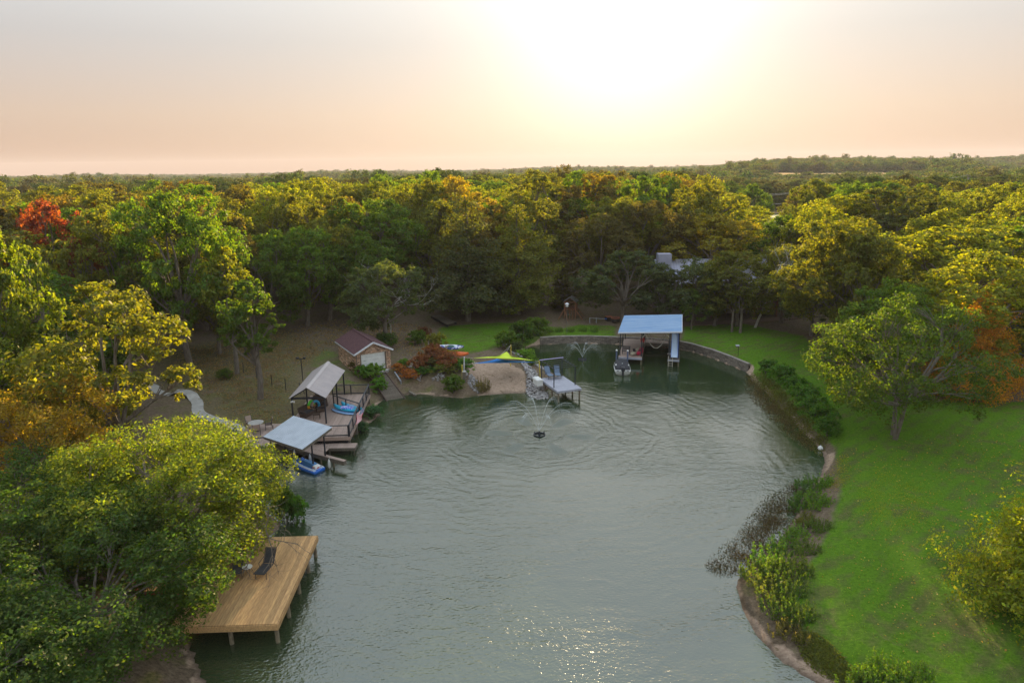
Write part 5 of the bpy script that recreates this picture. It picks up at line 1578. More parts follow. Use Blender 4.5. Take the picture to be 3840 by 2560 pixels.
# ------------------------------------------------------------------ brick garage, apron, boat ramp
GAR_A = 0.524
GF = Frame(-16.0, 67.3, GAR_A, 1.75)
M_SHINGLE = shingle_mat()


def garage():
    e = empty('brick_garage', GF(1.86, 3.2), 'small brick boat garage with dark red shingle gable roof', 'garage')
    W_, L_, He, Hr = 3.72, 6.35, 2.08, 3.02; dw, dh = 2.62, 1.82; d0 = 0.52; t = 0.2
    fw = MB(); B = -0.5
    # front wall with the door opening and the gable above it
    fw.slab([GF(0, 0, B), GF(d0, 0, B), GF(d0, 0, dh), GF(0, 0, He)], t)
    fw.slab([GF(d0 + dw, 0, B), GF(W_, 0, B), GF(W_, 0, He), GF(d0 + dw, 0, dh)], t)
    fw.slab([GF(0, 0, He), GF(d0, 0, dh), GF(d0 + dw, 0, dh), GF(W_, 0, He), GF(W_ / 2, 0, Hr)], t)
    fw.build('front_wall', M_BRICK, e)
    MB().slab([GF(0, L_, B), GF(0, 0.005, B), GF(0, 0.005, He), GF(0, L_, He)], t).build('side_wall', M_BRICK, e)
    MB().slab([GF(W_, 0.005, B), GF(W_, L_, B), GF(W_, L_, He), GF(W_, 0.005, He)], t).build('side_wall', M_BRICK, e)
    MB().slab([GF(W_, L_ - .01, B), GF(0, L_ - .01, B), GF(0, L_ - .01, He), GF(W_ / 2, L_ - .01, Hr), GF(W_, L_ - .01, He)], t).build('back_wall', M_BRICK, e)
    rf = empty('roof', GF(W_ / 2, L_ / 2, Hr) - e.location); rf.parent = e
    ov = 0.24; sl = (Hr - He) / (W_ / 2)
    for s in (0, 1):
        lo0, lo1, hi1, hi0 = ((-ov, -ov), (-ov, L_ + ov), (W_ / 2, L_ + ov), (W_ / 2, -ov)) if s == 0 else ((W_ + ov, L_ + ov), (W_ + ov, -ov), (W_ / 2, -ov), (W_ / 2, L_ + ov))
        zl, zh = He - sl * ov + 0.10, Hr + 0.10
        q = [GF(*lo0, zl), GF(*hi0, zh) if s == 0 else GF(*hi0, zh), GF(*hi1, zh), GF(*lo1, zl)]
        q = [GF(*lo0, zl), GF(*lo1, zl), GF(*hi1, zh), GF(*hi0, zh)]
        n = (q[1] - q[0]).cross(q[3] - q[0])
        if n.z < 0: q = q[::-1]
        MB().slab(q, 0.08).build('roof_slope', M_SHINGLE, rf)
    MB().bar(GF(W_ / 2, -ov, Hr + 0.115), GF(W_ / 2, L_ + ov, Hr + 0.115), 0.22, 0.035).build('ridge_tiles', M_SHINGLE, rf)
    for s in (0, 1):
        u = -ov if s == 0 else W_ + ov
        MB().bar(GF(u, -ov - 0.02, He - sl * ov - 0.02), GF(W_ / 2, -ov - 0.02, Hr - 0.02), 0.05, 0.17).build('barge_board', M_TRIM, e)
        MB().bar(GF(u, -ov, He - sl * ov - 0.04), GF(u, L_ + ov, He - sl * ov - 0.04), 0.05, 0.10).build('fascia', M_TRIM, e)
    dr = empty('garage_door', GF(d0 + dw / 2, 0.1) - e.location); dr.parent = e
    for k in range(5):
        z = 0.02 + dh / 5 * k
        piece('door_panel', M_WHITE, dr, GF(d0 + 0.02, 0.11, z + dh / 10), GF(d0 + dw - .02, 0.11, z + dh / 10), 0.05, dh / 5 - 0.022)
    for z in (0.3, 1.1): MB().bar(GF(d0 + .3, 0.07, z), GF(d0 + .5, 0.07, z), 0.02, 0.05).build('hinge', M_STEEL, dr)
    for u in (d0 - 0.03, d0 + dw + 0.03): MB().bar(GF(u, -0.015, -0.1), GF(u, -0.015, dh), 0.10, 0.04, up=(0, 1, 0)).build('door_jamb', M_OLDWOOD, e)
    MB().tube([GF(0.06, -0.06, He - 0.1), GF(0.06, -0.06, 0.0)], 0.04, 8).build('downpipe', M_OLDWOOD, e)


garage()


def ramp():
    e = empty('boat_ramp', Z2(950, 1000, .8), 'weathered plank boat ramp running from the garage into the water', 'ramp')
    tl, tr = Z2(728, 905, 1.55), Z2(968, 858, 1.6); bl, br = Z2(972, 1262, 0.0), Z2(1238, 1220, 0.0)
    n = 34
    for k in range(n):
        a = tl + (bl - tl) * ((k + .5) / n); b = tr + (br - tr) * ((k + .5) / n)
        piece('plank', M_OLDWOOD, e, a, b, (bl - tl).length / n - 0.012, 0.05)
    dn = (bl - tl).normalized()
    for a, b in ((tl, bl + dn * .35), (tr, br + dn * .35)): MB().bar(a + Vector((0, 0, .06)), b + Vector((0, 0, .06)), 0.09, 0.13).build('steel_rail', pm('rusty_steel', (0.10, 0.055, 0.04), (0.06, 0.035, 0.03), rough=0.8), e)
    for k in (0.0, 0.50, 0.93): MB().bar(tl + (bl - tl) * k + Vector((0, 0, .05)), tr + (br - tr) * k + Vector((0, 0, .05)), 0.10, 0.08).build('cross_beam', M_OLDWOOD if k else M_DARK, e)
    a = empty('concrete_apron', GF(1.9, -1), 'cracked concrete apron in front of the garage door', 'slab')
    q = [GF(0.3, -0.02, -0.06), Z2(660, 885, 1.66), Z2(1000, 815, 1.66), GF(3.5, -0.02, -0.06)]
    MB().slab(q if ((q[1] - q[0]).cross(q[3] - q[0])).z > 0 else q[::-1], 0.25).build('slab', M_CONC, a)
    p, q = Z2(1100, 855, 1.5), Z2(1190, 995, 0.8); h = empty('drain_pipe', p, 'grey plastic pipe lying on the bank right of the ramp', 'pipe')
    MB().tube([p + Vector((0, 0, .1)), q + Vector((0, 0, .12))], 0.09, 10).build('pipe', M_STEEL, h); MB().tube([q + Vector((0, 0, .12)), q + Vector((0.03, -0.04, -.5))], 0.085, 10).build('elbow', M_STEEL, h)
    p, q = Z2(1310, 1130, 0.25), Z2(1410, 1185, 0.1); t = empty('timber', p, 'grey half sunk timber at the water edge right of the ramp', 'timber')
    MB().bar(p, q, 0.22, 0.16).build('beam', M_OLDWOOD, t); MB().bar(p + Vector((0, .2, -.3)), p + Vector((0, .2, .15)), 0.12).build('stake', M_OLDWOOD, t)


ramp()


# ------------------------------------------------------------------ beach: kayak rack, poles and shade sails
def kayak_rack():
    a, b = ground_at(735 + .15625 * 1860, 722.75 + .15625 * 700), ground_at(735 + .15625 * 1925, 722.75 + .15625 * 695)
    e = empty('kayak_rack', a, 'bright green pipe rack holding two kayaks above the beach', 'rack'); d = (b - a); d.normalize(); nr = Vector((-d.y, d.x, 0))
    for p in (a, b + d * 0.5):
        MB().tube([p - Vector((0, 0, .3)), p + Vector((0, 0, 1.75)), p + nr * 0.5 + Vector((0, 0, 1.78))], 0.035, 8).build('upright', M_GREENPIPE, e)
        for z in (0.62, 1.45): MB().tube([p + Vector((0, 0, z)), p + nr * 0.62 + Vector((0, 0, z + .06))], 0.03, 8).build('arm', M_GREENPIPE, e)
    MB().tube([a + Vector((0, 0, 1.75)), b + d * .5 + Vector((0, 0, 1.75))], 0.03, 8).build('top_bar', M_GREENPIPE, e)
    c = (a + b) / 2 + nr * 0.3 + d * .35
    kayak('kayak', 3.0, 0.74, M_ORANGE, 'orange kayak on the lower arms of the green rack', 'kayak', c + d * .45, math.atan2(d.y, d.x) - math.pi / 2 - 0.35, a.z + 0.70, tilt=0.5, inner=M_ORANGE)
    kayak('kayak', 2.9, 0.70, pm('dark_blue_white', (0.03, 0.06, 0.28), (0.60, 0.62, 0.70), rough=0.35, scale=1.3, lo=0.48, hi=0.52), 'dark blue and white kayak on the upper arms of the green rack', 'kayak', c, math.atan2(d.y, d.x) - math.pi / 2 - 0.35, a.z + 1.5, tilt=0.6)


kayak_rack()


def beach_poles():
    def pole(base, top, mat, label, r=0.05, name='sail_pole'):
        g = ground_at(1041.25 + .15625 * base[0], 759.5 + .15625 * base[1]); t = AT(1041.25 + .15625 * top[0], 759.5 + .15625 * top[1], math.hypot(g.x, g.y))
        e = empty(name, g, label, 'pole'); MB().tube([(g.x, g.y, g.z - .5), (t.x, t.y, t.z)], r, 10).build('shaft', mat, e)
        MB().tube([(t.x, t.y, t.z), (t.x, t.y, t.z + .04)], r * 1.15, 10).build('cap', mat, e); MB().tube([(t.x, t.y, t.z - .1), (t.x + .1, t.y, t.z - .1)], 0.012, 5).build('eye_bolt', M_STEEL, e)
        return t
    tw = pole((150, 660), (160, 390), M_WHITE, 'white pole holding the lime green sail at the beach')
    yl = pole((142, 985), (128, 505), M_YELLOW, 'yellow pole at the water edge holding the blue sail')
    yr = pole((1285, 735), (1260, 442), M_YELLOW, 'yellow pole beside the white box on the grey dock')
    yf = pole((848, 365), (846, 210), M_YELLOW, 'yellow pole standing in the strip of pale rocks')
    st = ground_at(1041.25 + .15625 * 842, 759.5 + .15625 * 520); e = empty('marker_post', st, 'short orange yellow post on the far edge of the sand', 'post')
    MB().tube([st - Vector((0, 0, .3)), st + Vector((0, 0, 0.55))], 0.05, 8).build('shaft', M_YELLOW, e); MB().tube([st + Vector((0, 0, 0.55)), st + Vector((0, 0, 0.62))], 0.06, 8).build('cap', M_ORANGE, e)
    bp = ground_at(1041.25 + .15625 * 168, 759.5 + .15625 * 985); b = empty('mooring_post', bp, 'thick square grey post at the corner of the beach', 'post')
    MB().bar(bp - Vector((0, 0, .6)), bp + Vector((0, 0, 0.95)), 0.36).build('post', M_OLDWOOD, b); MB().slab([bp + Vector(v) for v in ((-.2, -.2, 0.97), (.2, -.2, 0.97), (.2, .2, 1.02), (-.2, .2, 1.02))], 0.03).build('cap', M_CONC, b)

    def sail(label, A, B, C, mat, ropes, sag=0.3, hollow=0.42):
        """triangle of cloth with hollow edges, corners A B C"""
        e = empty('shade_sail', (A + B + C) / 3, label, 'shade sail'); n = 16; V = []; idx = {}
        cen = (A + B + C) / 3
        for i in range(n + 1):
            for j in range(n + 1 - i):
                a, b = i / n, j / n; c = 1 - a - b; p = A * a + B * b + C * c
                pull = (a * b + b * c + c * a) * 0.75 * (1 - 2.2 * a * b * c * 9 / 3); edge = 1 - min(1, 27 * a * b * c)
                p = p + (cen - p) * (hollow * edge * (4 * max(a * b, b * c, c * a))) + Vector((0, 0, -sag * (27 * a * b * c) * 0.4))
                idx[(i, j)] = len(V); V.append(p)
        F = []
        for i in range(n):
            for j in range(n - i):
                F.append((idx[(i, j)], idx[(i + 1, j)], idx[(i, j + 1)]))
                if (i + 1, j + 1) in idx: F.append((idx[(i + 1, j)], idx[(i + 1, j + 1)], idx[(i, j + 1)]))
        mb = MB(); mb._add(V, F); mb.build('cloth', mat, e, smooth=True)
        for p, q in ropes: MB().tube([p, q], 0.012, 5).build('rope', M_STRAP, e)

    A = tw + (yr - tw) * 0.11 + Vector((0, 0, -.03)); C = yr + (tw - yr) * 0.06; B = Z3(785, 305, 2.9); B = AT(1041.25 + .15625 * 785, 759.5 + .15625 * 306, 71.6)
    sail('lime green triangular shade sail stretched over the sand', A, B, C, M_LIME, [(tw, A), (yf, B), (yr, C)], hollow=0.56)
    A2 = yl + (yr - yl) * 0.14 + Vector((0, 0, .12)); C2 = yr + (yl - yr) * 0.05 + Vector((0, 0, -.12)); B2 = AT(1041.25 + .15625 * 640, 759.5 + .15625 * 412, 69.8)
    sail('blue triangular shade sail below the lime green one', A2, B2, C2, M_BLUECLOTH, [(yl, A2), (yr - Vector((0, 0, .1)), C2), (yf, B2)], hollow=0.14)
    _a, _b = Z3(70, 545, 1.3), Z3(155, 590, 1.0); kayak('paddle_board', 1.9, 0.6, M_TEAL, 'turquoise board half hidden in the bushes by the white pole', 'paddle board', (_a + _b) / 2, heading(_a, _b), GZ(_a.x, _a.y) + 0.35, tilt=0.4, hgt=0.12, cockpit=False)


beach_poles()


# ------------------------------------------------------------------ grey dock with pergola frame
def grey_dock():
    fr = Frame(4.31, 62.17, 0.347, 1.17); e = empty('grey_dock', fr(1.25, 2.2, -1.17), 'grey board dock with black pergola frame beside the beach', 'dock')
    W_, L_ = 2.5, 4.46; up = lambda z: Vector((0, 0, z))
    planks(e, M_GREYDECK, fr(0, 0), fr.f, fr.g, W_, L_, w=0.14, gap=0.006)
    MB().bar(fr(-.02, -.022, -.11), fr(W_ + .02, -.022, -.11), 0.04, 0.20).build('rim_board', M_GREYDECK, e)
    for u in (-0.022, W_ + 0.022): MB().bar(fr(u, 0, -.11), fr(u, L_, -.11), 0.04, 0.20).build('rim_board', M_GREYDECK, e)
    for u in (0.1, W_ - 0.1): MB().bar(fr(u, .02, -.32), fr(u, L_, -.32), 0.09, 0.20).build('beam', M_OLDWOOD, e)
    for u, v in ((0.14, 0.12), (W_ - 0.14, 0.12), (W_ - .14, 1.7), (0.14, 1.7), (W_ - .14, 3.4), (.14, 3.4)): p = fr(u, v); post(e, p.x, p.y, -1.6, 1.0, 0.085, M_POSTWOOD)
    z = 1.85; i0, i1 = 1.18, L_ - 0.15
    for u in (0.12, W_ - 0.12):
        for v in (i0, i1): p = fr(u, v); post(e, p.x, p.y, 1.16, 1.17 + z, 0.048, M_BLACK, square=True)
        MB().bar(fr(u, i0 - .05, z + .02), fr(u, i1 + .05, z + .02), 0.06, 0.07).build('top_beam', M_BLACK, e)
    for k in range(6):
        v = i0 + (i1 - i0) * k / 5; MB().bar(fr(-0.12, v, z + .08), fr(W_ + .12, v, z + .08), 0.045, 0.045).build('rafter', M_BLACK, e)
    MB().bar(fr(-.08, i1 + .06, z + .10), fr(W_ + .05, i1 + .06, z + .10), 0.16, 0.05).build('rolled_shade', pm('lilac_shade', (0.42, 0.36, 0.58), (0.38, 0.32, 0.52), rough=0.9), e)
    b = fr(-0.62, 3.5, -0.28); x = empty('dock_box', b, 'white plastic dock box between the grey dock and the rocks', 'dock box')
    MB().box(b + up(.26), (0.62, 1.15, 0.52), 0.347).build('body', M_WHITE, x)
    MB().loft([[b + rotz(0.347) @ Vector((sx * w, sy * l, 0)) + up(zz) for sx, sy in ((-1, -1), (1, -1), (1, 1), (-1, 1))] for w, l, zz in ((.34, .61, .525), (.34, .61, .58), (.25, .55, .68))]).build('lid', M_WHITE, x)
    c = chaise(M_SLING, M_BLACK); q = Z3(1410, 700, 1.17); place(c, (q.x - .05, q.y + .45, 1.17), 0.30, 'blue sling lounge chair next to the white box on the grey dock', 'chair', 'blue lounge chairs on the grey dock')
    d = copy_tree(c); q = Z3(1530, 690, 1.17); place(d, (q.x, q.y + .45, 1.17), 0.05, 'blue sling lounge chair on the open water side of the grey dock', 'chair', 'blue lounge chairs on the grey dock')


grey_dock()


# ------------------------------------------------------------------ boathouse
BF = Frame(12.15, 75.25, -0.24, 0.85, 1.0168)
def boathouse():
    e = empty('boathouse', BF(3.3, 4.3, -.85), 'open boathouse with sloping blue metal roof over a boat slip', 'boathouse')
    up = lambda z: Vector((0, 0, z)); LW, S1, RW, L_ = 2.62, 5.42, 6.68, 8.7
    for u0, u1, v0, v1 in ((0, LW, 0, L_), (S1, RW, 0, L_)):
        planks(e, M_COMP if u0 == 0 else M_OLDWOOD, BF(u0, v0), BF.f, BF.g, u1 - u0, v1 - v0, w=0.15, gap=0.01)
        MB().bar(BF(u0, -.02, -.13), BF(u1, -.02, -.13), 0.04, 0.24).build('rim_board', M_GREYDECK, e)
        for u in (u0 + .02, u1 - .02): MB().bar(BF(u, .01, -.18), BF(u, L_, -.18), 0.05, 0.26).build('side_beam', M_OLDWOOD, e)
    planks(e, M_COMP, BF(LW + .02, 7.0), BF.f, BF.g, S1 - LW - .04, 1.7, w=0.15, gap=0.01)
    MB().bar(BF(LW, 6.98, -.15), BF(S1, 6.98, -.15), 0.05, 0.26).build('rim_board', M_OLDWOOD, e)
    for u in (0.1, LW - .1, S1 + .1, RW - .1):
        for v in (0.15, 4.3, 8.4): p = BF(u, v); post(e, p.x, p.y, -1.6, .8, 0.08, M_POSTWOOD)
    zl, zr_ = 2.78, 3.16
    zz = lambda u: zl + (zr_ - zl) * u / RW
    for u in (0.12, LW - .12, S1 + .12, RW - .12):
        for v in (0.55, 4.4, 8.3): p = BF(u, v); post(e, p.x, p.y, .8, .85 + zz(u) - .1, 0.05, M_BLACK, square=True)
    for v in (0.55, 4.4, 8.3): MB().bar(BF(-.1, v, zz(-.1) - .15), BF(RW + .1, v, zz(RW + .1) - .15), 0.08, 0.20).build('roof_beam', M_BLACK, e)
    for k in range(5): u = 0.1 + k * 1.62; MB().bar(BF(u, .3, zz(u) - .04), BF(u, 8.75, zz(u) - .04), 0.06, 0.06).build('purlin', M_OLDWOOD, e)
    p0, p1, p3 = BF(-.12, 0.25, zz(-.12)), BF(-.12, 8.85, zz(-.12) + .12), BF(RW + .12, .25, zz(RW + .12))
    roof_panels(e, M_BOATROOF, p0, p1, p3, 9, pitch=0.32, h=0.05)
    MB().bar(p0 - BF.g * .02 - up(.05), p3 - BF.g * .02 - up(.05), 0.05, 0.14).build('fascia', M_TRIM, e)
    MB().bar(p3 + BF.f * .03 - up(.05), p3 + BF.f * .03 + (p1 - p0) - up(.05), 0.05, 0.12).build('side_fascia', M_TRIM, e)
    for u, v in ((LW - .12, .55), (S1 + .12, .55), (0.12, 8.3)): MB().bar(BF(u, v, zz(u) - .75), BF(u + (.5 if u < 4 else -.5), v, zz(u) - .2), 0.05).build('brace', M_STRAP, e)
    # slings of the boat lift hang across the slip
    for v, sag in ((1.6, 2.0), (3.5, 1.75)):
        pts = []
        for k in range(15):
            t = k / 14; pts.append(BF(LW + .15 + (S1 - LW - .3) * t, v + .25 * (1 - t), zz(4) - .25 - sag * math.sin(math.pi * t) ** 0.75))
        s = empty('lift_sling', pts[7], 'pale boat lift sling sagging over the slip, %s' % ('nearer the open water' if v < 2 else 'nearer the stone wall'), 'sling', 'boat lift slings')
        MB().tube(pts, [0.02] + [0.03] * 3 + [.05] * 3 + [.035] + [.05] * 3 + [.03] * 3 + [.02], 6).build('strap', M_STRAP, s)
        for q in (pts[0], pts[-1]): MB().tube([q, q + up(.22)], 0.012, 5).build('cable', M_STEEL, s)
    for u, v, h, lb in ((-0.18, -.35, .75, 'outer blue mooring piling with white cap by the covered boat'), (1.05, -.35, .75, 'blue mooring piling with white cap between covered boat and boathouse deck')):
        p = BF(u, v, -.85); m = empty('mooring_piling', p, lb, 'piling')
        MB().tube([p + up(-1.5), p + up(.9 + h)], 0.09, 12).build('shaft', pm('piling_blue', (0.13, 0.16, 0.26), (0.10, 0.12, 0.2), rough=.5), m); MB().tube([p + up(.9 + h), p + up(.96 + h), p + up(1.06 + h)], [.12, .12, .03], 12).build('cap', M_WHITE, m)
    # slide
    s = empty('water_slide', BF(6.1, 2.5), 'blue pool slide with white chute on the right arm of the boathouse deck', 'slide')
    prof = [(5.3, 1.75), (4.7, 1.72), (3.6, 1.25), (2.2, .75), (.9, .42), (-.15, .32)]; ring = []
    for v, z in prof:
        ring.append([BF(5.80, v, z + .20), BF(5.84, v, z), BF(6.40, v, z), BF(6.44, v, z + .20), BF(6.48, v, z + .20), BF(6.46, v, z - .05), BF(5.78, v, z - .05), BF(5.76, v, z + .20)])
    MB().loft(ring).build('chute', pm('slide_white', (0.62, 0.72, 0.86), (.55, .66, .82), rough=.3), s, smooth=False)
    for u in (5.755, 6.485): MB().loft([[BF(u - .02, v, z + .22), BF(u + .02, v, z + .22), BF(u + .02, v, z - .1), BF(u - .02, v, z - .1)] for v, z in prof]).build('side', M_BLUE, s)
    for u in (5.82, 6.42):
        MB().tube([BF(u, 5.4, 0), BF(u, 5.3, 1.7)], .03, 6).build('leg', M_STEEL, s); MB().tube([BF(u, 2.2, 0), BF(u, 2.2, .7)], .03, 6).build('leg', M_STEEL, s)
        MB().tube([BF(u, 4.7, 1.8), BF(u, 4.9, 2.35), BF(u, 5.5, 2.35), BF(u, 5.9, 0)], .022, 6).build('handrail', M_TRIM, s)
    for k in range(6): MB().bar(BF(5.82, 5.85 - .09 * k, .25 + .26 * k), BF(6.42, 5.85 - .09 * k, .25 + .26 * k), .08, .03).build('step', M_STEEL, s)
    l = empty('swim_ladder', BF(5.72, -.1, -.5), 'brown swim ladder on the end of the right boathouse deck', 'ladder')
    for u in (5.5, 5.95): MB().tube([BF(u, -.1, -1.3), BF(u, -.12, .1), BF(u, .12, .32), BF(u, .3, .02)], .028, 6).build('side_rail', M_STRAP, l)
    for k in range(4): MB().bar(BF(5.5, -.1, -.2 - .26 * k), BF(5.95, -.1, -.2 - .26 * k), .07, .03).build('rung', M_STRAP, l)
    r = empty('life_ring', BF(5.62, 2.0, .06), 'white life ring lying beside the blue slide', 'life ring')
    MB().tube([BF(5.62 + .24 * math.cos(t), 2.0 + .24 * math.sin(t), .08) for t in [i * math.pi / 9 for i in range(19)]], .055, 8).build('ring', M_WHITE, r, smooth=True)
    for k in range(4):
        t = k * math.pi / 2 + .4; MB().tube([BF(5.62 + .24 * math.cos(t + d), 2 + .24 * math.sin(t + d), .08) for d in (-.12, .12)], .06, 8).build('band', M_RED, r)
    # things on the left deck
    b = empty('bench', BF(.75, 1.3), 'black slatted bench on the left boathouse deck', 'bench')
    for k in range(4): MB().bar(BF(.30, 1.05 + .12 * k, .42), BF(1.2, 1.05 + .12 * k, .42), .09, .03).build('seat_slat', M_BLACK, b)
    for k in range(3): MB().bar(BF(.30, 1.55 + .03 * k, .55 + .14 * k), BF(1.2, 1.55 + .03 * k, .55 + .14 * k), .03, .10).build('back_slat', M_BLACK, b)
    for u in (.34, 1.16):
        MB().bar(BF(u, 1.05, 0), BF(u, 1.05, .6), .05).build('front_leg', M_BLACK, b); MB().bar(BF(u, 1.5, 0), BF(u, 1.62, .9), .05).build('rear_leg', M_BLACK, b)
    p = BF(1.72, 1.5); kayak('kayak', 2.6, .78, M_BEIGE, 'beige fishing kayak with black seat on the boathouse deck', 'kayak', p, -0.5, .86, hgt=.32, seat=M_BLACK)
    p = BF(2.28, 1.75); kayak('kayak', 2.7, .74, M_CRIMSON, 'crimson kayak next to the beige one on the boathouse deck', 'kayak', p, -0.35, .86, hgt=.36, inner=M_BLACK)
    v = empty('life_vest', BF(2.42, 4.1, .7), 'red life vest hung on a boathouse post', 'life vest')
    for sx in (-1, 1): MB().loft([[BF(2.42 + sx * .12 + a * w, 4.3 - .06 + c * .05, z) for a, c in ((-1, -1), (1, -1), (1, 1), (-1, 1))] for w, z in ((.09, .75), (.11, .95), (.11, 1.15), (.06, 1.32))]).build('panel', M_RED, v)
    MB().bar(BF(2.2, 4.21, 1.0), BF(2.64, 4.21, 1.0), .012, .04).build('belt', M_BLACK, v)
    g = empty('notice_board', BF(2.4, 6.2, .9), 'small white notice board on a boathouse post', 'sign'); MB().box(BF(2.42, 6.2, 1.45), (.42, .03, .5), -.24).build('board', M_WHITE, g); MB().bar(BF(2.42, 6.25, .1), BF(2.42, 6.25, 1.7), .05).build('stake', M_OLDWOOD, g)


boathouse()


def covered_boat():
    """runabout under a black cover, bow towards +y"""
    e = empty('covered_boat'); ys = [-2.0, -1.9, -1.0, 0, .9, 1.5, 1.9, 2.1]; hw = [.78, .84, .88, .87, .78, .58, .30, .05]
    hull = []
    for y, w in zip(ys, hw):
        z = .52 + .05 * max(0, y); hull.append([Vector((-w, y, z)), Vector((-w * 1.02, y, z - .12)), Vector((-w * .85, y, .05)), Vector((0, y, -.2 + (.3 if y > 1.8 else 0))), Vector((w * .85, y, .05)), Vector((w * 1.02, y, z - .12)), Vector((w, y, z))])
    MB().loft(hull).build('hull', M_WHITE, e, smooth=True)
    cov = []
    for y, w, h in zip(ys[1:], [x * .97 for x in hw[1:]], (.62, .86, 1.0, .98, .86, .74, .66)):
        z = .54 + .05 * max(0, y); cov.append([Vector((-w, y, z)), Vector((-w * .75, y, z + (h - z) * .75)), Vector((0, y, h)), Vector((w * .75, y, z + (h - z) * .75)), Vector((w, y, z))])
    MB().loft(cov).build('cover', pm('boat_cover', (.026, .026, .032), (.04, .04, .048), rough=.85), e, smooth=True)
    for s in (-1, 1):
        MB().slab([(s * .62, -.95, .80), (s * .74, -.95, .72), (s * .74, -.45, .74), (s * .62, -.45, .83)], .01).build('white_label', M_WHITE, e)
        MB().tube([(s * .80, -1.9, .55), (s * .85, 0, .57), (s * .56, 1.5, .65), (0, 2.08, .68)], .022, 6).build('rub_rail', M_STEEL, e)
    MB().tube([(0, -.75, .93), (0, -.75, .955)], .06, 10).build('vent_cap', M_WHITE, e)
    m = empty('outboard_motor'); m.parent = e; m.location = (0, -2.15, 0)
    MB().loft([[Vector((sx * w, -2.2 + sy * l, z)) for sx, sy in ((-1, -1), (1, -1), (1, 1), (-1, 1))] for w, l, z in ((.13, .2, .5), (.2, .28, .62), (.2, .3, .88), (.13, .22, .98))]).build('cowling', M_BLACK, m)
    MB().bar((0, -2.2, -.5), (0, -2.2, .5), .12, .2).build('leg', M_BLACK, m)
    for s in (-1, 1): MB().box((s * .55, -2.0, .45), (.22, .12, .12)).build('stern_light', M_STEEL, e)
    return e


place(covered_boat(), (12.15, 72.75, .05), -0.10, 'small motorboat under a black cover moored at the boathouse', 'boat')


# ------------------------------------------------------------------ fountains
def water_jet_mat():
    m = bpy.data.materials.new('spray'); nt, N, L = nodes_of(m); out = [n for n in N if n.type == 'OUTPUT_MATERIAL'][0]; b = N['Principled BSDF']
    b.inputs['Base Color'].default_value = (.85, .88, .9, 1); b.inputs['Roughness'].default_value = .25
    t = N.new('ShaderNodeBsdfTransparent'); mx = N.new('ShaderNodeMixShader'); mx.inputs[0].default_value = .3
    L.new(t.outputs[0], mx.inputs[1]); L.new(b.outputs[0], mx.inputs[2]); L.new(mx.outputs[0], out.inputs[0]); return m


M_SPRAY = water_jet_mat()


def fountain(c, label, jets, R, Hj, seed, drops):
    rg = np.random.default_rng(seed); e = empty('floating_fountain', c, label, 'fountain'); r = .46
    MB().tube([c + Vector((r * math.cos(t), r * math.sin(t), .05)) for t in [i * math.pi / 12 for i in range(25)]], .055, 8).build('float_ring', M_BLACK, e, smooth=True)
    MB().tube([c + Vector((0, 0, -.3)), c + Vector((0, 0, .12)), c + Vector((0, 0, .35))], [.14, .10, .05], 10).build('nozzle', M_BLACK, e)
    for k in range(3):
        t = k * 2.09 + .5; d = Vector((math.cos(t), math.sin(t), 0)); MB().bar(c + Vector((0, 0, .04)), c + d * r + Vector((0, 0, .04)), .05, .04).build('spoke', M_BLACK, e)
        MB().tube([c + d * r + Vector((0, 0, -.05)), c + d * r + Vector((0, 0, .22))], .045, 8).build('peg', M_BLACK, e)
    oc = np.array([[1, 0, 0], [-1, 0, 0], [0, 1, 0], [0, -1, 0], [0, 0, 1], [0, 0, -1]], float); of = np.array([[0, 2, 4], [2, 1, 4], [1, 3, 4], [3, 0, 4], [2, 0, 5], [1, 2, 5], [3, 1, 5], [0, 3, 5]])
    P = []; S = []
    for k in range(jets):
        a = 2 * math.pi * k / jets + .25; d = Vector((math.cos(a), math.sin(a), 0)); pts = []; rad = []
        for i in range(17):
            t = i / 16 * .62; pts.append(c + d * (R * t) + Vector((0, 0, .35 + 4 * Hj * t * (1 - t)))); rad.append(.013 + .008 * (i / 16))
        MB().tube(pts, rad, 5).build('water_jet', M_SPRAY, e)
        n = drops // jets; t = .35 + .65 * rg.random(n) ** .8; wid = .04 + .55 * (t - .3) ** 1.5
        q = np.stack([c.x + d.x * R * t, c.y + d.y * R * t, .35 * (1 - t) + 4 * Hj * t * (1 - t)], 1) + rg.standard_normal((n, 3)) * wid[:, None] * np.array([.8, .8, .55])
        q[:, 2] = np.maximum(q[:, 2], .02); P.append(q); S.append(.008 + .010 * rg.random(n))
    P = np.concatenate(P); S = np.concatenate(S); V = (P[:, None, :] + oc[None] * S[:, None, None]).reshape(-1, 3); Q = (of[None] + 6 * np.arange(len(P))[:, None, None]).reshape(-1, 3)
    me = np_mesh('droplets', V - np.array(c), Q, M_SPRAY); o = link_mesh('droplets', me, None, e); tag(o, kind='stuff')


fountain(FOUNTAINS[0], 'black ring fountain throwing thin jets in the middle of the pond', 8, 4.6, 2.3, 5, 4000)
fountain(FOUNTAINS[1], 'smaller black ring fountain in the cove beside the stone wall', 7, 3.0, 1.5, 6, 2000)


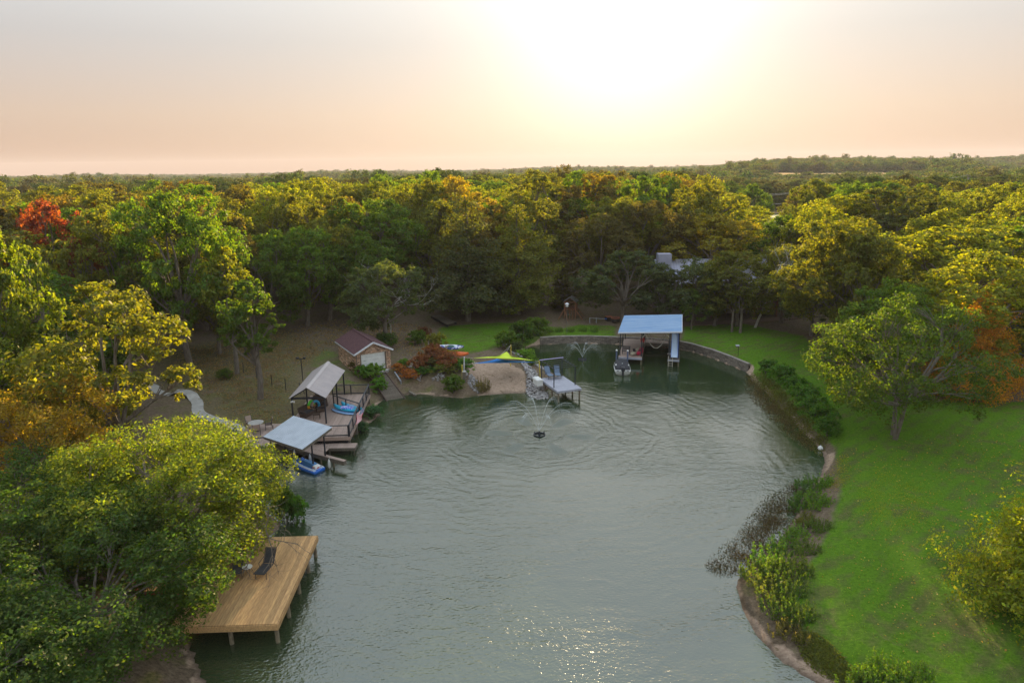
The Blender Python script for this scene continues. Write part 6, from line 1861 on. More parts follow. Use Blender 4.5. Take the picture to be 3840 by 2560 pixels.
# ------------------------------------------------------------------ playset and yard things
def playset():
    g = ground_at(1311, 728); z = g.z; fr = Frame(g.x, g.y, -.25, z); e = empty('playset', g, 'wooden play tower with grey gable roof and swing legs', 'playset')
    w = .78
    for u in (-w, w):
        for v in (-w, w): MB().bar(fr(u, v, -.3), fr(u, v, 2.35), .11).build('post', M_CEDARWOOD, e)
    planks(e, M_CEDARWOOD, fr(-w, -w, 1.25), fr.f, fr.g, 2 * w, 2 * w, w=.15)
    for s in (-1, 1):
        for k in range(9):
            u = -w + .1 + k * (2 * w - .2) / 8
            piece('wall_slat', M_CEDARWOOD, e, fr(u, s * w, 1.28), fr(u, s * w, 1.95), .13, .025, 0); piece('wall_slat', M_CEDARWOOD, e, fr(s * w, u, 1.28), fr(s * w, u, 1.95), .025, .13, 0)
        MB().bar(fr(-w - .1, s * w, 2.34), fr(w + .1, s * w, 2.34), .06, .12).build('top_beam', M_CEDARWOOD, e)
        MB().bar(fr(-w, s * (w + .06), 2.36), fr(0, s * (w + .06), 2.98), .06, .11).build('rafter', M_CEDARWOOD, e); MB().bar(fr(w, s * (w + .06), 2.36), fr(0, s * (w + .06), 2.98), .06, .11).build('rafter', M_CEDARWOOD, e)
        n = 7
        for k in range(n):
            a = k / n; b = (k + .9) / n; z0, z1 = 2.32 + .70 * a, 2.32 + .70 * b; u0, u1 = s * (w + .22) * (1 - a), s * (w + .22) * (1 - b)
            q = [fr(u0, -w - .2, z0), fr(u1, -w - .2, z1), fr(u1, w + .2, z1), fr(u0, w + .2, z0)]
            MB().slab(q if (q[1] - q[0]).cross(q[3] - q[0]).z > 0 else q[::-1], .03).build('roof_board', M_STEEL, e)
    for a, b in (((-w, -w, 1.3), (-1.55, -1.7, -.1)), ((-w, -w, 1.3), (-.1, -2.2, -.1)), ((w, -w, 1.3), (1.9, -1.2, -.1)), ((w, w, 1.3), (1.9, .7, -.1)), ((-w, w, 1.3), (-1.75, .6, -.1))):
        MB().bar(fr(*a), fr(*b), .10).build('splayed_leg', M_CEDARWOOD, e)
    for s in (-.25, .25): MB().bar(fr(.2 + s, -w, 1.25), fr(.3 + s, -1.6, 0), .06, .10).build('ladder_rail', M_CEDARWOOD, e)
    for k in range(5): t = (k + .5) / 5; MB().bar(fr(-.05 + .1 * t, -w - .82 * t, 1.25 * (1 - t)), fr(.45 + .1 * t, -w - .82 * t, 1.25 * (1 - t)), .10, .035).build('rung', M_CEDARWOOD, e)
    sw = empty('swing', (0, 0, 0)); sw.parent = e
    MB().bar(fr(-.35, -.3, .42), fr(.15, -.3, .42), .2, .03).build('seat', M_GREENPIPE, sw)
    for u in (-.33, .13): MB().tube([fr(u, -.3, .43), fr(u, -.3, 1.22)], .012, 5).build('chain', M_STEEL, sw)
    g = ground_at(1302, 765); h = AT(1300, 705, math.hypot(g.x, g.y)).z; b = empty('bird_house', g, 'white many holed bird house on a tall thin pole above the stone wall', 'bird house')
    MB().tube([(g.x, g.y, g.z - .3), (g.x, g.y, h)], .018, 8).build('pole', M_STEEL, b)
    MB().box((g.x, g.y, h + .22), (.34, .3, .32)).build('box', M_WHITE, b)
    MB().loft([[Vector((g.x + sx * a, g.y + sy * c, zz)) for sx, sy in ((-1, -1), (1, -1), (1, 1), (-1, 1))] for a, c, zz in ((.26, .22, h + .40), (.05, .05, h + .56))]).build('roof', M_TRIM, b)
    for k in (-1, 1):
        for zz in (.13, .31): MB().tube([(g.x + .12 * k, g.y - .171, h + zz), (g.x + .12 * k, g.y - .175, h + zz)], .04, 10).build('entrance', M_BLACK, b)


playset()


def yard_things():
    g = ground_at(1413, 741)
    e = empty('fire_bowl', g, 'dark kettle planter with rusty orange rim at the playset trees', 'planter')
    MB().tube([g + Vector((0, 0, z)) for z in (0, .1, .45, .7)], [.3, .5, .62, .55], 16).build('bowl', M_DARK, e); MB().tube([g + Vector((.58 * math.cos(t), .58 * math.sin(t), .71)) for t in [i * math.pi / 10 for i in range(21)]], .06, 6).build('rim', pm('rust', (.40, .13, .06), (.3, .09, .05), rough=.8), e)
    g = ground_at(1399, 736); e = empty('fire_pit', g, 'square dark fire pit with orange rust top beside the kettle planter', 'fire pit')
    MB().box(g + Vector((0, 0, .28)), (.9, .9, .56), .3).build('pit', M_DARK, e); MB().box(g + Vector((0, 0, .575)), (.98, .98, .03), .3).build('grate', MATS['rust'], e)
    g = ground_at(1362, 742); e = empty('seesaw', g, 'grey metal seesaw frame on the bark patch beside the playset', 'seesaw')
    for s in (-.45, .45): MB().tube([g + Vector((s, -.25, 0)), g + Vector((s, 0, .75)), g + Vector((s, .3, 0))], .03, 6).build('frame', M_STEEL, e)
    MB().tube([g + Vector((-.5, 0, .74)), g + Vector((1.9, .3, .5))], .035, 6).build('beam', M_STEEL, e); MB().box(g + Vector((1.8, .28, .56)), (.3, .22, .05)).build('seat', M_BLUE, e)
    g = ground_at(1695, 819); h = AT(1694, 793, math.hypot(g.x, g.y)).z; e = empty('bird_feeder', g, 'small dark bird feeder on a thin pole on the right cove lawn', 'bird feeder')
    MB().tube([g - Vector((0, 0, .2)), (g.x, g.y, h)], .022, 6).build('pole', M_DARK, e); MB().box((g.x - .12, g.y, h - .12), (.28, .2, .18)).build('box', M_OLDWOOD, e); MB().slab([(g.x - .34, g.y - .16, h - .02), (g.x + .08, g.y - .16, h - .02), (g.x + .08, g.y + .16, h + .06), (g.x - .34, g.y + .16, h + .06)], .02).build('roof', M_STEEL, e)
    g = D(1884, 1032, 0); e = empty('buoy', g, 'white round buoy at the edge of the right bank', 'buoy'); MB().tube([g + Vector((0, 0, z)) for z in (-.1, -.02, .1, .22, .3, .34)], [.06, .16, .21, .17, .08, .03], 12).build('ball', M_WHITE, e, smooth=True); MB().tube([g + Vector((0, 0, .33)), g + Vector((0, 0, .40))], .03, 6).build('eye', M_STEEL, e)
    g = ground_at(2229, 910); e = empty('garden_bench', g, 'white garden bench under the rusty orange cypress', 'bench'); fr = Frame(g.x, g.y, .4, g.z)
    for k in range(4): MB().bar(fr(-.65, -.2 + .13 * k, .44), fr(.65, -.2 + .13 * k, .44), .10, .03).build('seat_slat', M_WHITE, e)
    for k in range(3): MB().bar(fr(-.65, .27 + .02 * k, .58 + .13 * k), fr(.65, .27 + .02 * k, .58 + .13 * k), .03, .09).build('back_slat', M_WHITE, e)
    for u in (-.6, .6):
        for v, h in ((-.2, .46), (.27, .9)): MB().bar(fr(u, v, 0), fr(u, v, h), .05).build('leg', M_WHITE, e)
    a, b, c, d = [ground_at(*q) for q in ((991, 730), (1011, 727), (1048, 749), (1028, 755))]
    z = max(q.z for q in (a, b, c, d)) + .28; a, b, c, d = [Vector((q.x, q.y, z)) for q in (a, b, c, d)]
    e = empty('footbridge', (a + c) / 2, 'grey plank footbridge lying at the edge of the centre lawn', 'footbridge'); n = 28
    for k in range(n):
        p, q = a + (d - a) * ((k + .5) / n), b + (c - b) * ((k + .5) / n); piece('plank', M_OLDWOOD, e, p, q, (d - a).length / n - .012, .05)
    for p, q in ((a, d), (b, c)): MB().bar(p - Vector((0, 0, .17)), q - Vector((0, 0, .17)), .1, .28).build('beam', M_DARK, e)
    # lamp post and wire fence behind the shelter
    t = AT(784.5, 823, 66); g = Vector((t.x, t.y, GZ(t.x, t.y))); p = AT(691, 823, 66); p = Vector((p.x, p.y, GZ(p.x, p.y))); h = AT(690.5, 824, math.hypot(p.x, p.y)).z
    e = empty('yard_lamp', p, 'thin black yard lamp post behind the gable shelter', 'lamp'); MB().tube([p - Vector((0, 0, .3)), (p.x, p.y, h)], .045, 8).build('post', M_BLACK, e)
    MB().bar((p.x - .35, p.y, h), (p.x + .4, p.y, h), .06).build('cross_arm', M_BLACK, e)
    for s in (-.3, .35): MB().box((p.x + s, p.y - .05, h + .1), (.24, .2, .14)).build('lamp_head', M_BLACK, e)
    fp = [ground_at(*q) for q in ((560, 856), (590, 868), (625, 885), (657, 896), (690, 905))]
    e = empty('wire_fence', fp[0], 'low dark wire fence with thin posts across the dry yard', 'fence')
    for q in fp: MB().bar(q - Vector((0, 0, .3)), q + Vector((0, 0, 1.15)), .06).build('post', M_BLACK, e)
    for q, r in zip(fp[:-1], fp[1:]):
        for z in (.3, .7, 1.08): MB().tube([q + Vector((0, 0, z)), r + Vector((0, 0, z))], .007, 4).build('wire', M_BLACK, e)


yard_things()


# ------------------------------------------------------------------ houses
def lake_house():
    fr = Frame(21.5, 96.0, -.03, GZ(28, 96)); e = empty('lake_house', fr(8, 4), 'two storey house with violet grey metal roof hidden behind the trees', 'house'); W_, L_, H = 15.5, 9.5, 4.6
    MB().slab([fr(0, 0, -.5), fr(W_, 0, -.5), fr(W_, 0, H), fr(0, 0, H)], .25).build('front_wall', M_SIDING, e)
    for u in (0, W_):
        q = [fr(u, 0.01, -.5), fr(u, L_, -.5), fr(u, L_, H), fr(u, L_ / 2, H + 2.6), fr(u, 0.01, H)]; MB().slab(q if u else q[::-1], .25).build('gable_wall', M_SIDING, e)
    MB().slab([fr(W_, L_, -.5), fr(0, L_, -.5), fr(0, L_, H), fr(W_, L_, H)], .25).build('back_wall', M_SIDING, e)
    for s in (0, 1):
        v0 = -.5 if s == 0 else L_ + .5; a = fr(-.4, v0, H - .38 + .02); b = fr(W_ + .4, v0, H - .38 + .02); c = fr(-.4, L_ / 2, H + 2.62)
        roof_panels(e, M_HOUSEROOF, a, b, c, 8, pitch=.4, h=.04)
    # tall pale gable end on the left
    MB().slab([fr(-.5, 1.2, H + 1.0), fr(1.4, 1.2, H + 1.0), fr(1.4, 1.2, H + 3.8), fr(-.5, 1.2, H + 3.8)], 1.6).build('chimney_chase', M_HOUSEROOF, e)
    # raised porch
    planks(e, M_CEDARWOOD, fr(6.5, -2.6, 1.1), fr.f, fr.g, 9.0, 2.6, w=.2)
    for u in (6.5, 9.4, 12.4, 15.5): MB().bar(fr(u, -2.5, -.5), fr(u, -2.5, 4.2), .14).build('porch_post', M_CEDARWOOD, e)
    MB().bar(fr(6.5, -2.5, 2.05), fr(15.5, -2.5, 2.05), .1, .06).build('porch_rail', M_CEDARWOOD, e); MB().bar(fr(6.5, -2.5, 1.25), fr(15.5, -2.5, 1.25), .08, .06).build('porch_rail', M_CEDARWOOD, e)
    for k in range(48): piece('baluster', M_CEDARWOOD, e, fr(6.6 + .187 * k, -2.5, 1.27), fr(6.6 + .187 * k, -2.5, 2.03), .04, .04)
    a = fr(6.1, -3.0, 4.15); b = fr(15.9, -3.0, 4.15); c = fr(6.1, 0.02, 4.9); roof_panels(e, M_HOUSEROOF, a, b, c, 5, pitch=.4, h=.04)
    MB().bar(fr(6.3, -2.5, 4.1), fr(15.7, -2.5, 4.1), .12, .2).build('porch_beam', M_CEDARWOOD, e)
    for u, z, w, h in ((1.6, 1.2, 1.2, 1.5), (4.4, 1.2, 1.2, 1.5), (8.2, 1.9, 1.2, 1.6), (11.0, 1.25, 1.0, 2.2), (13.4, 1.9, 1.3, 1.6)):
        wn = empty('window', (0, 0, 0)); wn.parent = e
        MB().box(fr(u, -.02, z + h / 2), (w, .06, h), -.03).build('pane', M_GLASS, wn)
        for d in (-1, 1):
            MB().bar(fr(u + d * w / 2, -.05, z), fr(u + d * w / 2, -.05, z + h), .09, .08).build('frame', M_TRIM, wn); MB().bar(fr(u - w / 2, -.05, z + h / 2 + d * h / 2), fr(u + w / 2, -.05, z + h / 2 + d * h / 2), .08, .09).build('frame', M_TRIM, wn)


lake_house()


def brick_house():
    a = ground_at(2312, 866); fr = Frame(a.x, a.y, -.55, a.z); e = empty('brick_house', a, 'low brick house with dark shingle hip roof at the right edge of the lawn', 'house'); W_, L_, H = 14, 9, 2.7
    MB().slab([fr(0, 0, -.5), fr(W_, 0, -.5), fr(W_, 0, H), fr(0, 0, H)], .25).build('front_wall', M_BRICK2, e); MB().slab([fr(0, L_, -.5), fr(0, .01, -.5), fr(0, .01, H), fr(0, L_, H)], .25).build('side_wall', M_BRICK2, e)
    MB().slab([fr(W_, L_, -.5), fr(0, L_, -.5), fr(0, L_, H), fr(W_, L_, H)], .25).build('back_wall', M_BRICK2, e); MB().slab([fr(W_, .01, -.5), fr(W_, L_, -.5), fr(W_, L_, H), fr(W_, .01, H)], .25).build('side_wall', M_BRICK2, e)
    o = .6; c = [fr(-o, -o, H), fr(W_ + o, -o, H), fr(W_ + o, L_ + o, H), fr(-o, L_ + o, H)]; r0, r1 = fr(3.6, L_ / 2, H + 3.3), fr(W_ - 3.6, L_ / 2, H + 3.3); rf = empty('roof', (0, 0, 0)); rf.parent = e
    for q in ([c[0], c[1], r1, r0], [c[2], c[3], r0, r1], [c[3], c[0], r0], [c[1], c[2], r1]): MB().slab(q, .12).build('roof_slope', M_DARKSHINGLE, rf)
    for p, q in ((c[0], c[1]), (c[3], c[0])): MB().bar(p - Vector((0, 0, .09)), q - Vector((0, 0, .09)), .05, .18).build('gutter', pm('green_gutter', (.20, .30, .26), (.16, .25, .22), rough=.5), e)
    for u in (1.6, 5.2, 9.0):
        wn = empty('window', (0, 0, 0)); wn.parent = e; MB().box(fr(u, -.02, 1.5), (1.1, .06, 1.3), -.55).build('pane', M_GLASS, wn)
        for d in (-1, 1): MB().bar(fr(u + d * .55, -.05, .85), fr(u + d * .55, -.05, 2.15), .08).build('frame', M_TRIM, wn); MB().bar(fr(u - .55, -.05, 1.5 + d * .65), fr(u + .55, -.05, 1.5 + d * .65), .08).build('frame', M_TRIM, wn)


brick_house()


# ------------------------------------------------------------------ paths, road, field, power line
def strip(name, label, pts, width, mat, cat, lift=.03, th=.10, seg=None, slab_len=1.5):
    """paving along a line, laid on the terrain in slabs"""
    pts = [Vector((p[0], p[1], 0)) for p in pts]; dense = []
    for a, b in zip(pts[:-1], pts[1:]):
        n = max(1, int((b - a).length / slab_len))
        for i in range(n): dense.append(a + (b - a) * (i / n))
    dense.append(pts[-1]); e = empty(name, (dense[0].x, dense[0].y, GZ(dense[0].x, dense[0].y)), label, cat); tag(e, kind='structure'); ed = []
    for i, p in enumerate(dense):
        d = (dense[min(i + 1, len(dense) - 1)] - dense[max(i - 1, 0)]).normalized(); n = Vector((-d.y, d.x, 0)); row = []
        for s in (-1, 1):
            q = p + n * (s * width / 2); row.append(Vector((q.x, q.y, GZ(q.x, q.y) + lift)))
        zz = max(row[0].z, row[1].z); row[0].z = row[1].z = zz; ed.append(row)
    for i in range(len(ed) - 1):
        a, b = ed[i], ed[i + 1]; k = .006 / max(.01, (b[0] - a[0]).length); q = [a[1], a[0], b[0] + (a[0] - b[0]) * k, b[1] + (a[1] - b[1]) * k]
        MB().slab(q, th).build('slab', mat, e)


def smooth_line(pts, n=6):
    out = []
    for i in range(len(pts) - 1):
        p0, p1, p2, p3 = pts[max(i - 1, 0)], pts[i], pts[i + 1], pts[min(i + 2, len(pts) - 1)]
        for k in range(n):
            t = k / n; out.append(tuple(.5 * (2 * p1[j] + (p2[j] - p0[j]) * t + (2 * p0[j] - 5 * p1[j] + 4 * p2[j] - p3[j]) * t * t + (3 * p1[j] - p0[j] - 3 * p2[j] + p3[j]) * t ** 3) for j in (0, 1)))
    out.append(pts[-1]); return out


_pp = [W2(ground_at(*q)) for q in ((330, 880), (380, 897), (425, 906), (452, 922), (455, 945), (475, 958), (520, 972), (560, 990), (578, 1002))]
strip('concrete_path', 'pale curved concrete path from the wood to the railed deck', smooth_line(_pp, 4), 1.0, M_CONC, 'path', lift=.05)
_pp = [W2(ground_at(*q)) for q in ((1530, 748), (1600, 744), (1680, 740), (1760, 735), (1830, 728))]
strip('dirt_path', 'brown dirt path between the cove lawn and the house', smooth_line(_pp, 3), 1.7, pm('dirt', (.20, .13, .09), (.14, .09, .065), rough=.95), 'path', lift=.02, th=.2, slab_len=2.2)


def far_sheet(name, label, az0, az1, r0, r1, mat, lift, cat):
    V = []; Q = []; n, m = 14, 8
    for j in range(m + 1):
        for i in range(n + 1):
            a = math.radians(az0 + (az1 - az0) * i / n); r = r0 + (r1 - r0) * j / m; x, y = r * math.sin(a), r * math.cos(a); V.append((x, y, GZ(x, y) + lift))
    for j in range(m):
        for i in range(n): Q.append((j * (n + 1) + i, j * (n + 1) + i + 1, (j + 1) * (n + 1) + i + 1, (j + 1) * (n + 1) + i))
    mb = MB(); mb._add(V, Q); tag(mb.build(name, mat), label, cat, kind='structure')


far_sheet('hay_field', 'pale straw coloured field beyond the right hand wood', 20.3, 30.5, 668, 845, pm('straw', (.52, .36, .17), (.44, .30, .14), rough=1.0, spec=0.0, scale=.05), 2.2, 'field')
far_sheet('mown_verge', 'pale green verge beside the country road', 19.0, 23.2, 196, 290, pm('verge', (.16, .20, .07), (.22, .21, .09), rough=.95, scale=.2), 1.3, 'verge')
M_ASPH = pm('asphalt', (.30, .29, .30), (.26, .25, .26), rough=.85, scale=.5)
def road():
    pts = [W2(Vector((math.sin(math.radians(a)) * r, math.cos(math.radians(a)) * r, 0))) for a, r in ((17.5, 232), (19.5, 226), (21.2, 228), (22.4, 240), (23.0, 262), (23.8, 300))]
    strip('country_road', 'pale grey country road bend seen between the trees', smooth_line(pts, 4), 7.0, M_ASPH, 'road', lift=1.45, th=1.2, slab_len=9.0)
road()


def power_line():
    tops = []
    for dx, dist, top in ((1891, 270, 425), (1640, 190, 446), (2180, 330, 402)):
        p = AT(dx, 700, dist); h = AT(dx, top, dist).z; g = GZ(p.x, p.y); c = Vector((p.x, p.y, g))
        e = empty('utility_pole', c, {1891: 'wooden utility pole with a grey transformer beside the road bend', 1640: 'wooden utility pole among the trees behind the golden lit tree', 2180: 'far wooden utility pole at the end of the wires on the right'}[dx], 'utility pole')
        MB().tube([c - Vector((0, 0, .5)), (p.x, p.y, h)], [.2, .13], 8).build('mast', M_OLDWOOD, e); MB().bar((p.x - 1.2, p.y, h - .5), (p.x + 1.2, p.y, h - .5), .14, .14).build('cross_arm', M_OLDWOOD, e)
        MB().tube([(p.x + .38, p.y, h - 2.1), (p.x + .38, p.y, h - 1.1)], .26, 10).build('transformer', M_STEEL, e); tops.append(Vector((p.x, p.y, h)))
    for i, (a, b) in enumerate(((tops[1], tops[0]), (tops[0], tops[2]))):
        for k, (dz, dx) in enumerate(((0, 0), (-.4, -1.1), (-3.0, .1))):
            pts = []
            for j in range(13):
                t = j / 12; q = a + (b - a) * t; pts.append(q + Vector((dx, 0, dz - 5 * t * (1 - t))))
            o = MB().tube(pts, .035, 4).build('power_line', M_STRAP); tag(o, ['thin pale power line strung through the gap left of the utility pole', 'thin pale power line running right from the utility pole'][i], 'power line', 'power lines at the road gap')


power_line()


# ------------------------------------------------------------------ rocks, bushes, weeds
def rocks(label, regions, seed):
    """loose stones heaped over each region: (polygon of world points, count, size)"""
    rg = np.random.default_rng(seed); cube = np.array([[-1, -1, -1], [1, -1, -1], [1, 1, -1], [-1, 1, -1], [-1, -1, 1], [1, -1, 1], [1, 1, 1], [-1, 1, 1]], float) * .62
    fc = np.array([[3, 2, 1, 0], [4, 5, 6, 7], [0, 1, 5, 4], [1, 2, 6, 5], [2, 3, 7, 6], [3, 0, 4, 7]]); VS = []; QS = []; off = 0
    for poly, n, sz in regions:
        P = np.array(poly); lo, hi = P.min(0), P.max(0); got = 0
        while got < n:
            x = rg.uniform(lo[0], hi[0], 400); y = rg.uniform(lo[1], hi[1], 400); k = in_poly(x, y, poly); x, y = x[k], y[k]; z = height(x, y) if len(x) else []
            for a, b, c in zip(x, y, z):
                if got >= n: break
                s = sz * (.55 + .9 * rg.random()); v = cube * (1 + .28 * rg.standard_normal((8, 3))) * np.array([1, .8, .65]); t = rg.random() * 6.28; ct, st = math.cos(t), math.sin(t)
                tl = rg.normal(0, .35); v = v @ np.array([[1, 0, 0], [0, math.cos(tl), -math.sin(tl)], [0, math.sin(tl), math.cos(tl)]]) @ np.array([[ct, -st, 0], [st, ct, 0], [0, 0, 1]])
                VS.append(v * s / 2 + np.array([a, b, max(c, -.05) + s * .18 + rg.random() * s * .3])); QS.append(fc + off); off += 8; got += 1
    me = np_mesh('riprap', np.concatenate(VS), np.concatenate(QS), M_ROCK); tag(link_mesh('riprap', me, None), label, 'rocks', kind='stuff')


def ZP3(pts, z=.5): return [W2(Z3(x, y, z)) for x, y in pts]
rocks('heaped pale riprap stones on the banks of the sandy beach', [
    (ZP3([(175, 690), (260, 680), (350, 720), (395, 800), (370, 840), (280, 800), (190, 760)], .7), 260, .24),
    (ZP3([(1000, 530), (1050, 520), (1110, 600), (1200, 640), (1260, 730), (1400, 860), (1390, 930), (1230, 940), (1120, 900), (1060, 830), (1080, 720)], .5), 620, .25),
    (ZP3([(690, 225), (740, 225), (860, 300), (1040, 395), (1040, 420), (900, 385), (760, 290)], .7), 260, .26),
    (ZP3([(1080, 455), (1200, 455), (1400, 560), (1400, 600), (1250, 540), (1100, 475)], .6), 220, .24)], 3)
rocks('flat grey stones of the broken wall below the bronze bushes', [([W2(Z2(x, y, .6)) for x, y in ((1310, 910), (1440, 900), (1500, 960), (1470, 1010), (1360, 1000))], 90, .26),
    ([W2(Z2(x, y, .2)) for x, y in ((1640, 1060), (1800, 1020), (1850, 1060), (1700, 1080))], 50, .22)], 4)

BRONZE = (.17, .075, .035); FRESH = (.062, .150, .018); LIMEG = (.095, .19, .020)


def shrub(dx, dy, wpx, H, col, label, group=None, proto=None, name='shrub', z=None):
    g = ground_at(dx, dy) if z is None else D(dx, dy, z); R = wpx / 1568. * g.length / 2; pr = proto or BUSHES[rng_.randrange(3)]
    return grow(pr, name, g.x, g.y, H, R, col, label, 'shrub', group, z=g.z, part=('stem', 'foliage'))


for dx, dy, w, H in ((1762, 868, 62, 1.5), (1795, 880, 70, 1.7), (1822, 905, 72, 1.7), (1848, 930, 78, 1.8), (1868, 955, 74, 1.7), (1890, 978, 72, 1.8), (1903, 1003, 64, 1.5)):
    shrub(dx, dy, w, H, FRESH, 'rounded fresh green shrub in the row along the right bank', 'shrubs in the right bank row')
shrub(1165, 800, 70, 1.9, GREEN, 'green shrub at the end of the strip of pale rocks')
shrub(1200, 796, 80, 2.6, DEEP, 'large dark shrub between the centre lawn and the cove')
shrub(1232, 786, 70, 2.2, GREEN, 'green shrub where the stone wall meets the cove')
shrub(1186, 812, 50, 1.3, GREY, 'low grey green shrub at the water left of the stone wall')
shrub(1205, 828, 52, 1.2, LIMEG, 'bright green low shrub on the rocks beside the cove water')
shrub(1222, 838, 36, 1.0, LIMEG, 'small bright shrub next to the low one on the cove rocks')
for dx, dy, w, H, c, lb in ((995, 838, 75, 2.0, BRONZE, 'tall bronze brown bush above the broken wall'), (1025, 848, 75, 1.8, BRONZE, 'bronze brown bush beside the kayak rack'), (965, 850, 60, 1.5, BRONZE, 'bronze bush nearest the garage apron'),
                        (940, 857, 55, .9, (.28, .12, .03), 'orange brown low growth beside the ramp rail'), (915, 850, 40, .8, (.25, .12, .035), 'orange brown weeds at the right garage corner'), (985, 880, 80, 1.1, BROWN, 'brown tangled growth below the bronze bushes'),
                        (1040, 872, 70, 1.7, GREEN, 'dark green bush left of the yellow beach pole'), (1065, 885, 60, 1.3, FRESH, 'green bush behind the thick grey post'), (1020, 895, 70, 1.0, OLIVE, 'olive bush at the water below the bronze bushes'),
                        (975, 898, 60, .8, FRESH, 'low green bush at the water right of the ramp'), (930, 880, 36, .9, LIMEG, 'yellow green bush beside the grey pipe'), (1000, 815, 60, 2.4, (.13, .14, .02), 'thin yellow green sapling above the bronze bushes'),
                        (838, 868, 55, 1.4, FRESH, 'green shrub left of the boat ramp'), (860, 885, 60, 1.5, LIMEG, 'leafy yellow green shrub between deck and ramp'), (872, 905, 52, 1.3, FRESH, 'green shrub at the foot of the boat ramp'),
                        (820, 856, 50, 1.2, BROWN, 'brownish shrub at the left garage corner'), (858, 960, 60, 1.0, (.05, .13, .06), 'blue green leafy plant by the flag'), (832, 992, 46, .8, (.05, .12, .06), 'blue green low plant below the deck corner'),
                        (680, 1200, 70, 1.8, FRESH, 'bright green bush behind the plank dock'), (655, 1195, 70, 2.2, GREEN, 'green bush at the bank below the willow oak'), (520, 868, 40, .9, GREEN, 'small shrub at the foot of the narrow oak'),
                        (885, 800, 70, 1.6, DEEP, 'dark undergrowth behind the garage roof'), (960, 790, 60, 1.6, GREEN, 'green undergrowth right behind the garage'), (975, 775, 44, 1.2, (.12, .05, .03), 'reddish shrub at the edge of the wood by the footbridge')):
    shrub(dx, dy, w, H, c, lb)
g_ = ground_at(1106, 898); grow(WEEDS[0], 'reed_clump', g_.x, g_.y, 1.5, .75, (.12, .11, .05), 'brown reed clump at the left corner of the sand', 'reeds', part=('stems', 'blades'))
for i, (dx, dy, w, H, c) in enumerate(((1868, 1128, 60, 1.0, FRESH), (1890, 1115, 50, .9, LIMEG), (1845, 1165, 60, 1.1, FRESH), (1880, 1160, 60, 1.0, LIMEG), (1858, 1205, 52, .8, OLIVE), (1835, 1235, 60, .8, LIMEG), (1880, 1215, 44, .8, (.062, .115, .020)), (1800, 1268, 70, 1.1, FRESH), (1850, 1265, 50, .8, (.062, .115, .020)),
                                      (1765, 1300, 70, 1.1, FRESH), (1735, 1325, 60, 1.1, GREEN), (1790, 1320, 80, 1.2, (.062, .115, .020)), (1830, 1310, 60, 1.0, (.062, .115, .020)), (1770, 1365, 80, 1.2, (.10, .14, .03)), (1815, 1360, 70, 1.1, (.062, .115, .020)), (1795, 1410, 80, 1.2, (.062, .115, .020)), (1835, 1420, 66, 1.1, (.062, .115, .020)), (1815, 1460, 66, 1.0, (.11, .11, .04)))):
    g_ = ground_at(dx, dy); grow(WEEDS[i % 2], 'weed_clump', g_.x, g_.y, H * .85, w / 1568 * g_.length / 2 * 1.1, c, 'upright leafy weed clump on the right bank below the lawn', 'plants', 'weed clumps along the right bank', part=('stems', 'leaves'))
for i, (dx, dy) in enumerate(((2010, 1560), (2055, 1555), (2100, 1565), (1985, 1585), (2070, 1590))):
    g_ = ground_at(dx, dy); grow(WEEDS[i % 2], 'weed_clump', g_.x, g_.y, .8, .8, LIMEG, 'low bright green weed clump at the foot of the near right lawn', 'plants', 'weed clumps at the lawn foot', part=('stems', 'leaves'))
for i, (dx, dy) in enumerate(((1262, 776), (1285, 777), (1310, 778), (1340, 778), (1365, 778))):
    g_ = ground_at(dx, dy); grow(WEEDS[i % 2], 'weed_clump', g_.x, g_.y, .75, .5, LIMEG, 'bright weed tuft growing over the top of the playset lawn wall', 'plants', 'weed tufts on the stone wall', part=('stems', 'leaves'))


def loose_leaves(name, label, poly, n, col, size, zfun, seed, cat, dens=None, upright=.8, w=.3):
    """thousands of tiny blades over an area: nobody could count them"""
    rg = np.random.default_rng(seed); P = np.array(poly); lo, hi = P.min(0), P.max(0); X = []; Y = []; tot = 0
    while tot < n:
        x = rg.uniform(lo[0], hi[0], 20000); y = rg.uniform(lo[1], hi[1], 20000); s = poly_sd(x, y, poly); pr = np.clip((s + .3) / (dens or 1.0), 0, 1)
        blot = .5 + .5 * np.sin(x * 1.9 + 1.3 * np.sin(y * 1.1)) * np.sin(y * 1.7 + 1.1 * np.sin(x * .9)); k = (rg.random(20000) < pr * (.25 + .75 * blot)) & (s > -.3); X.append(x[k]); Y.append(y[k]); tot += int(k.sum())
    x = np.concatenate(X)[:n]; y = np.concatenate(Y)[:n]; z = zfun(x, y) + rg.random(n) * size * .7
    C = np.stack([x, y, z], 1); Nn = unit(rg.standard_normal((n, 3)) + np.array([0, 0, upright])); V, Q = leaves(C, Nn, size, rg, w)
    o = link_mesh(name, np_mesh(name, V, Q, LEAF), None); o.color = col + (1,); tag(o, label, cat, kind='stuff')


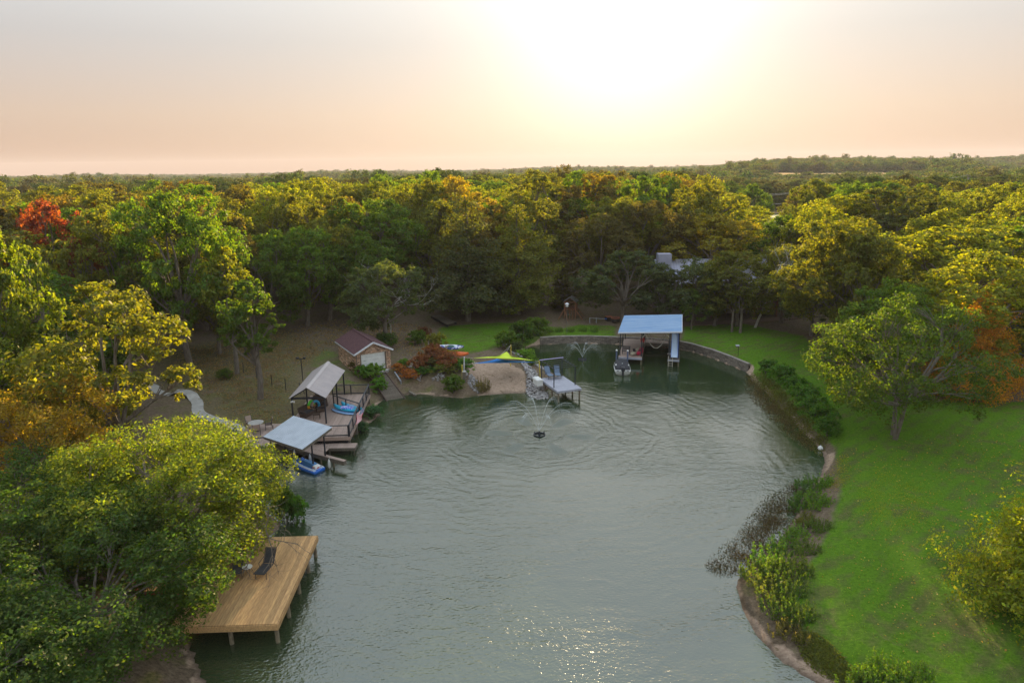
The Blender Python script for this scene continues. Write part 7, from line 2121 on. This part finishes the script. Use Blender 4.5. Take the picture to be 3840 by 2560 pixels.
flat = lambda z: (lambda x, y: np.full(len(x), z))
loose_leaves('water_weed', 'brown water weed floating off the right bank', DP([(1620, 1300), (1650, 1270), (1700, 1225), (1730, 1180), (1770, 1140), (1830, 1110), (1850, 1130), (1830, 1200), (1790, 1260), (1740, 1300), (1690, 1325), (1650, 1325)], 0), 9000, (.065, .047, .022), .11, flat(.015), 21, 'water weed', dens=2.2)
loose_leaves('water_weed', 'dark water weed below the row of shrubs on the right', DP([(1716, 862), (1760, 880), (1810, 945), (1855, 1000), (1885, 1030), (1860, 1035), (1800, 995), (1755, 950), (1715, 900)], 0), 9000, (.085, .065, .035), .11, flat(.015), 22, 'water weed', dens=1.5)
loose_leaves('yellow_flowers', 'patch of low yellow flowering weeds on the right lawn', DP([(1960, 1090), (2010, 1060), (2100, 1085), (2180, 1130), (2170, 1190), (2080, 1215), (2000, 1200), (1965, 1150)], 1.2), 4200, (.24, .22, .016), .06, height, 23, 'flowers', dens=1.6)
loose_leaves('yellow_flowers', 'yellow flowering weeds along the top of the right bank', DP([(1895, 1090), (1915, 1040), (1945, 1030), (1950, 1090), (1925, 1130), (1900, 1120)], 1.0), 1500, (.24, .21, .018), .07, lambda x, y: height(x, y) + .1, 24, 'flowers', dens=.8)
loose_leaves('bank_growth', 'ragged grass and weeds along the foot of the right lawn', DP([(1830, 1440), (1870, 1450), (1960, 1525), (2010, 1560), (1985, 1575), (1900, 1520), (1840, 1475)], .8), 7000, (.10, .12, .03), .16, height, 25, 'grass', dens=.7, upright=-.2)
loose_leaves('bank_growth', 'weedy growth on the bank between shrub row and water weed', DP([(1722, 850), (1760, 862), (1830, 925), (1900, 1005), (1880, 1030), (1840, 985), (1790, 930), (1745, 880)], .6), 9000, (.09, .10, .03), .17, height, 26, 'grass', dens=.7, upright=-.2)
loose_leaves('leaf_litter', 'fallen brown leaves on the dry yard and under the trees', DRY[0], 22000, (.20, .145, .095), .12, lambda x, y: height(x, y) + .01, 27, 'leaves', dens=4.0, upright=3.0, w=.7)
for _i, _l in enumerate(LAWNS[:2]):
    loose_leaves('lawn_grass', ['tufted grass blades of the right hand lawn', 'tufted grass blades of the centre lawn'][_i], [p for p in _l if True], (60000, 14000)[_i], ((.078, .160, .014), (.07, .110, .020))[_i], .10, lambda x, y: height(x, y) + .01, 30 + _i, 'grass', dens=.8, upright=.1, w=.22)
loose_leaves('leaf_litter', 'fallen tan leaves scattered on the right lawn', DP([(1930, 1020), (2300, 960), (2700, 1000), (2700, 1500), (2000, 1500), (1880, 1300), (1930, 1150)], 1.2), 2600, (.30, .20, .08), .09, lambda x, y: height(x, y) + .03, 28, 'leaves', dens=3.0, upright=2.0, w=.7)
loose_leaves('leaf_litter', 'fallen brown leaves on the wood floor behind the garage', DP([(640, 770), (760, 735), (960, 735), (1000, 770), (960, 830), (900, 800), (760, 800), (690, 850)], 1.8), 9000, (.19, .14, .095), .13, lambda x, y: height(x, y) + .02, 29, 'leaves', dens=2.0, upright=2.0, w=.7)

# ------------------------------------------------------------------ evening haze
def build_haze():
    mb = MB().box((0, 0, 40), (9800, 9800, 110))
    m = bpy.data.materials.new('haze'); nt, N, L = nodes_of(m)
    out = [n for n in N if n.type == 'OUTPUT_MATERIAL'][0]
    for n in list(N):
        if n != out: N.remove(n)
    v = N.new('ShaderNodeVolumePrincipled')
    v.inputs['Color'].default_value = (0.88, 0.85, 0.93, 1); v.inputs['Density'].default_value = 0.0001
    v.inputs['Anisotropy'].default_value = 0.0
    L.new(v.outputs[0], out.inputs['Volume'])
    tag(mb.build('haze', m), 'thin warm evening haze over the whole place', 'haze', kind='stuff')


build_haze()
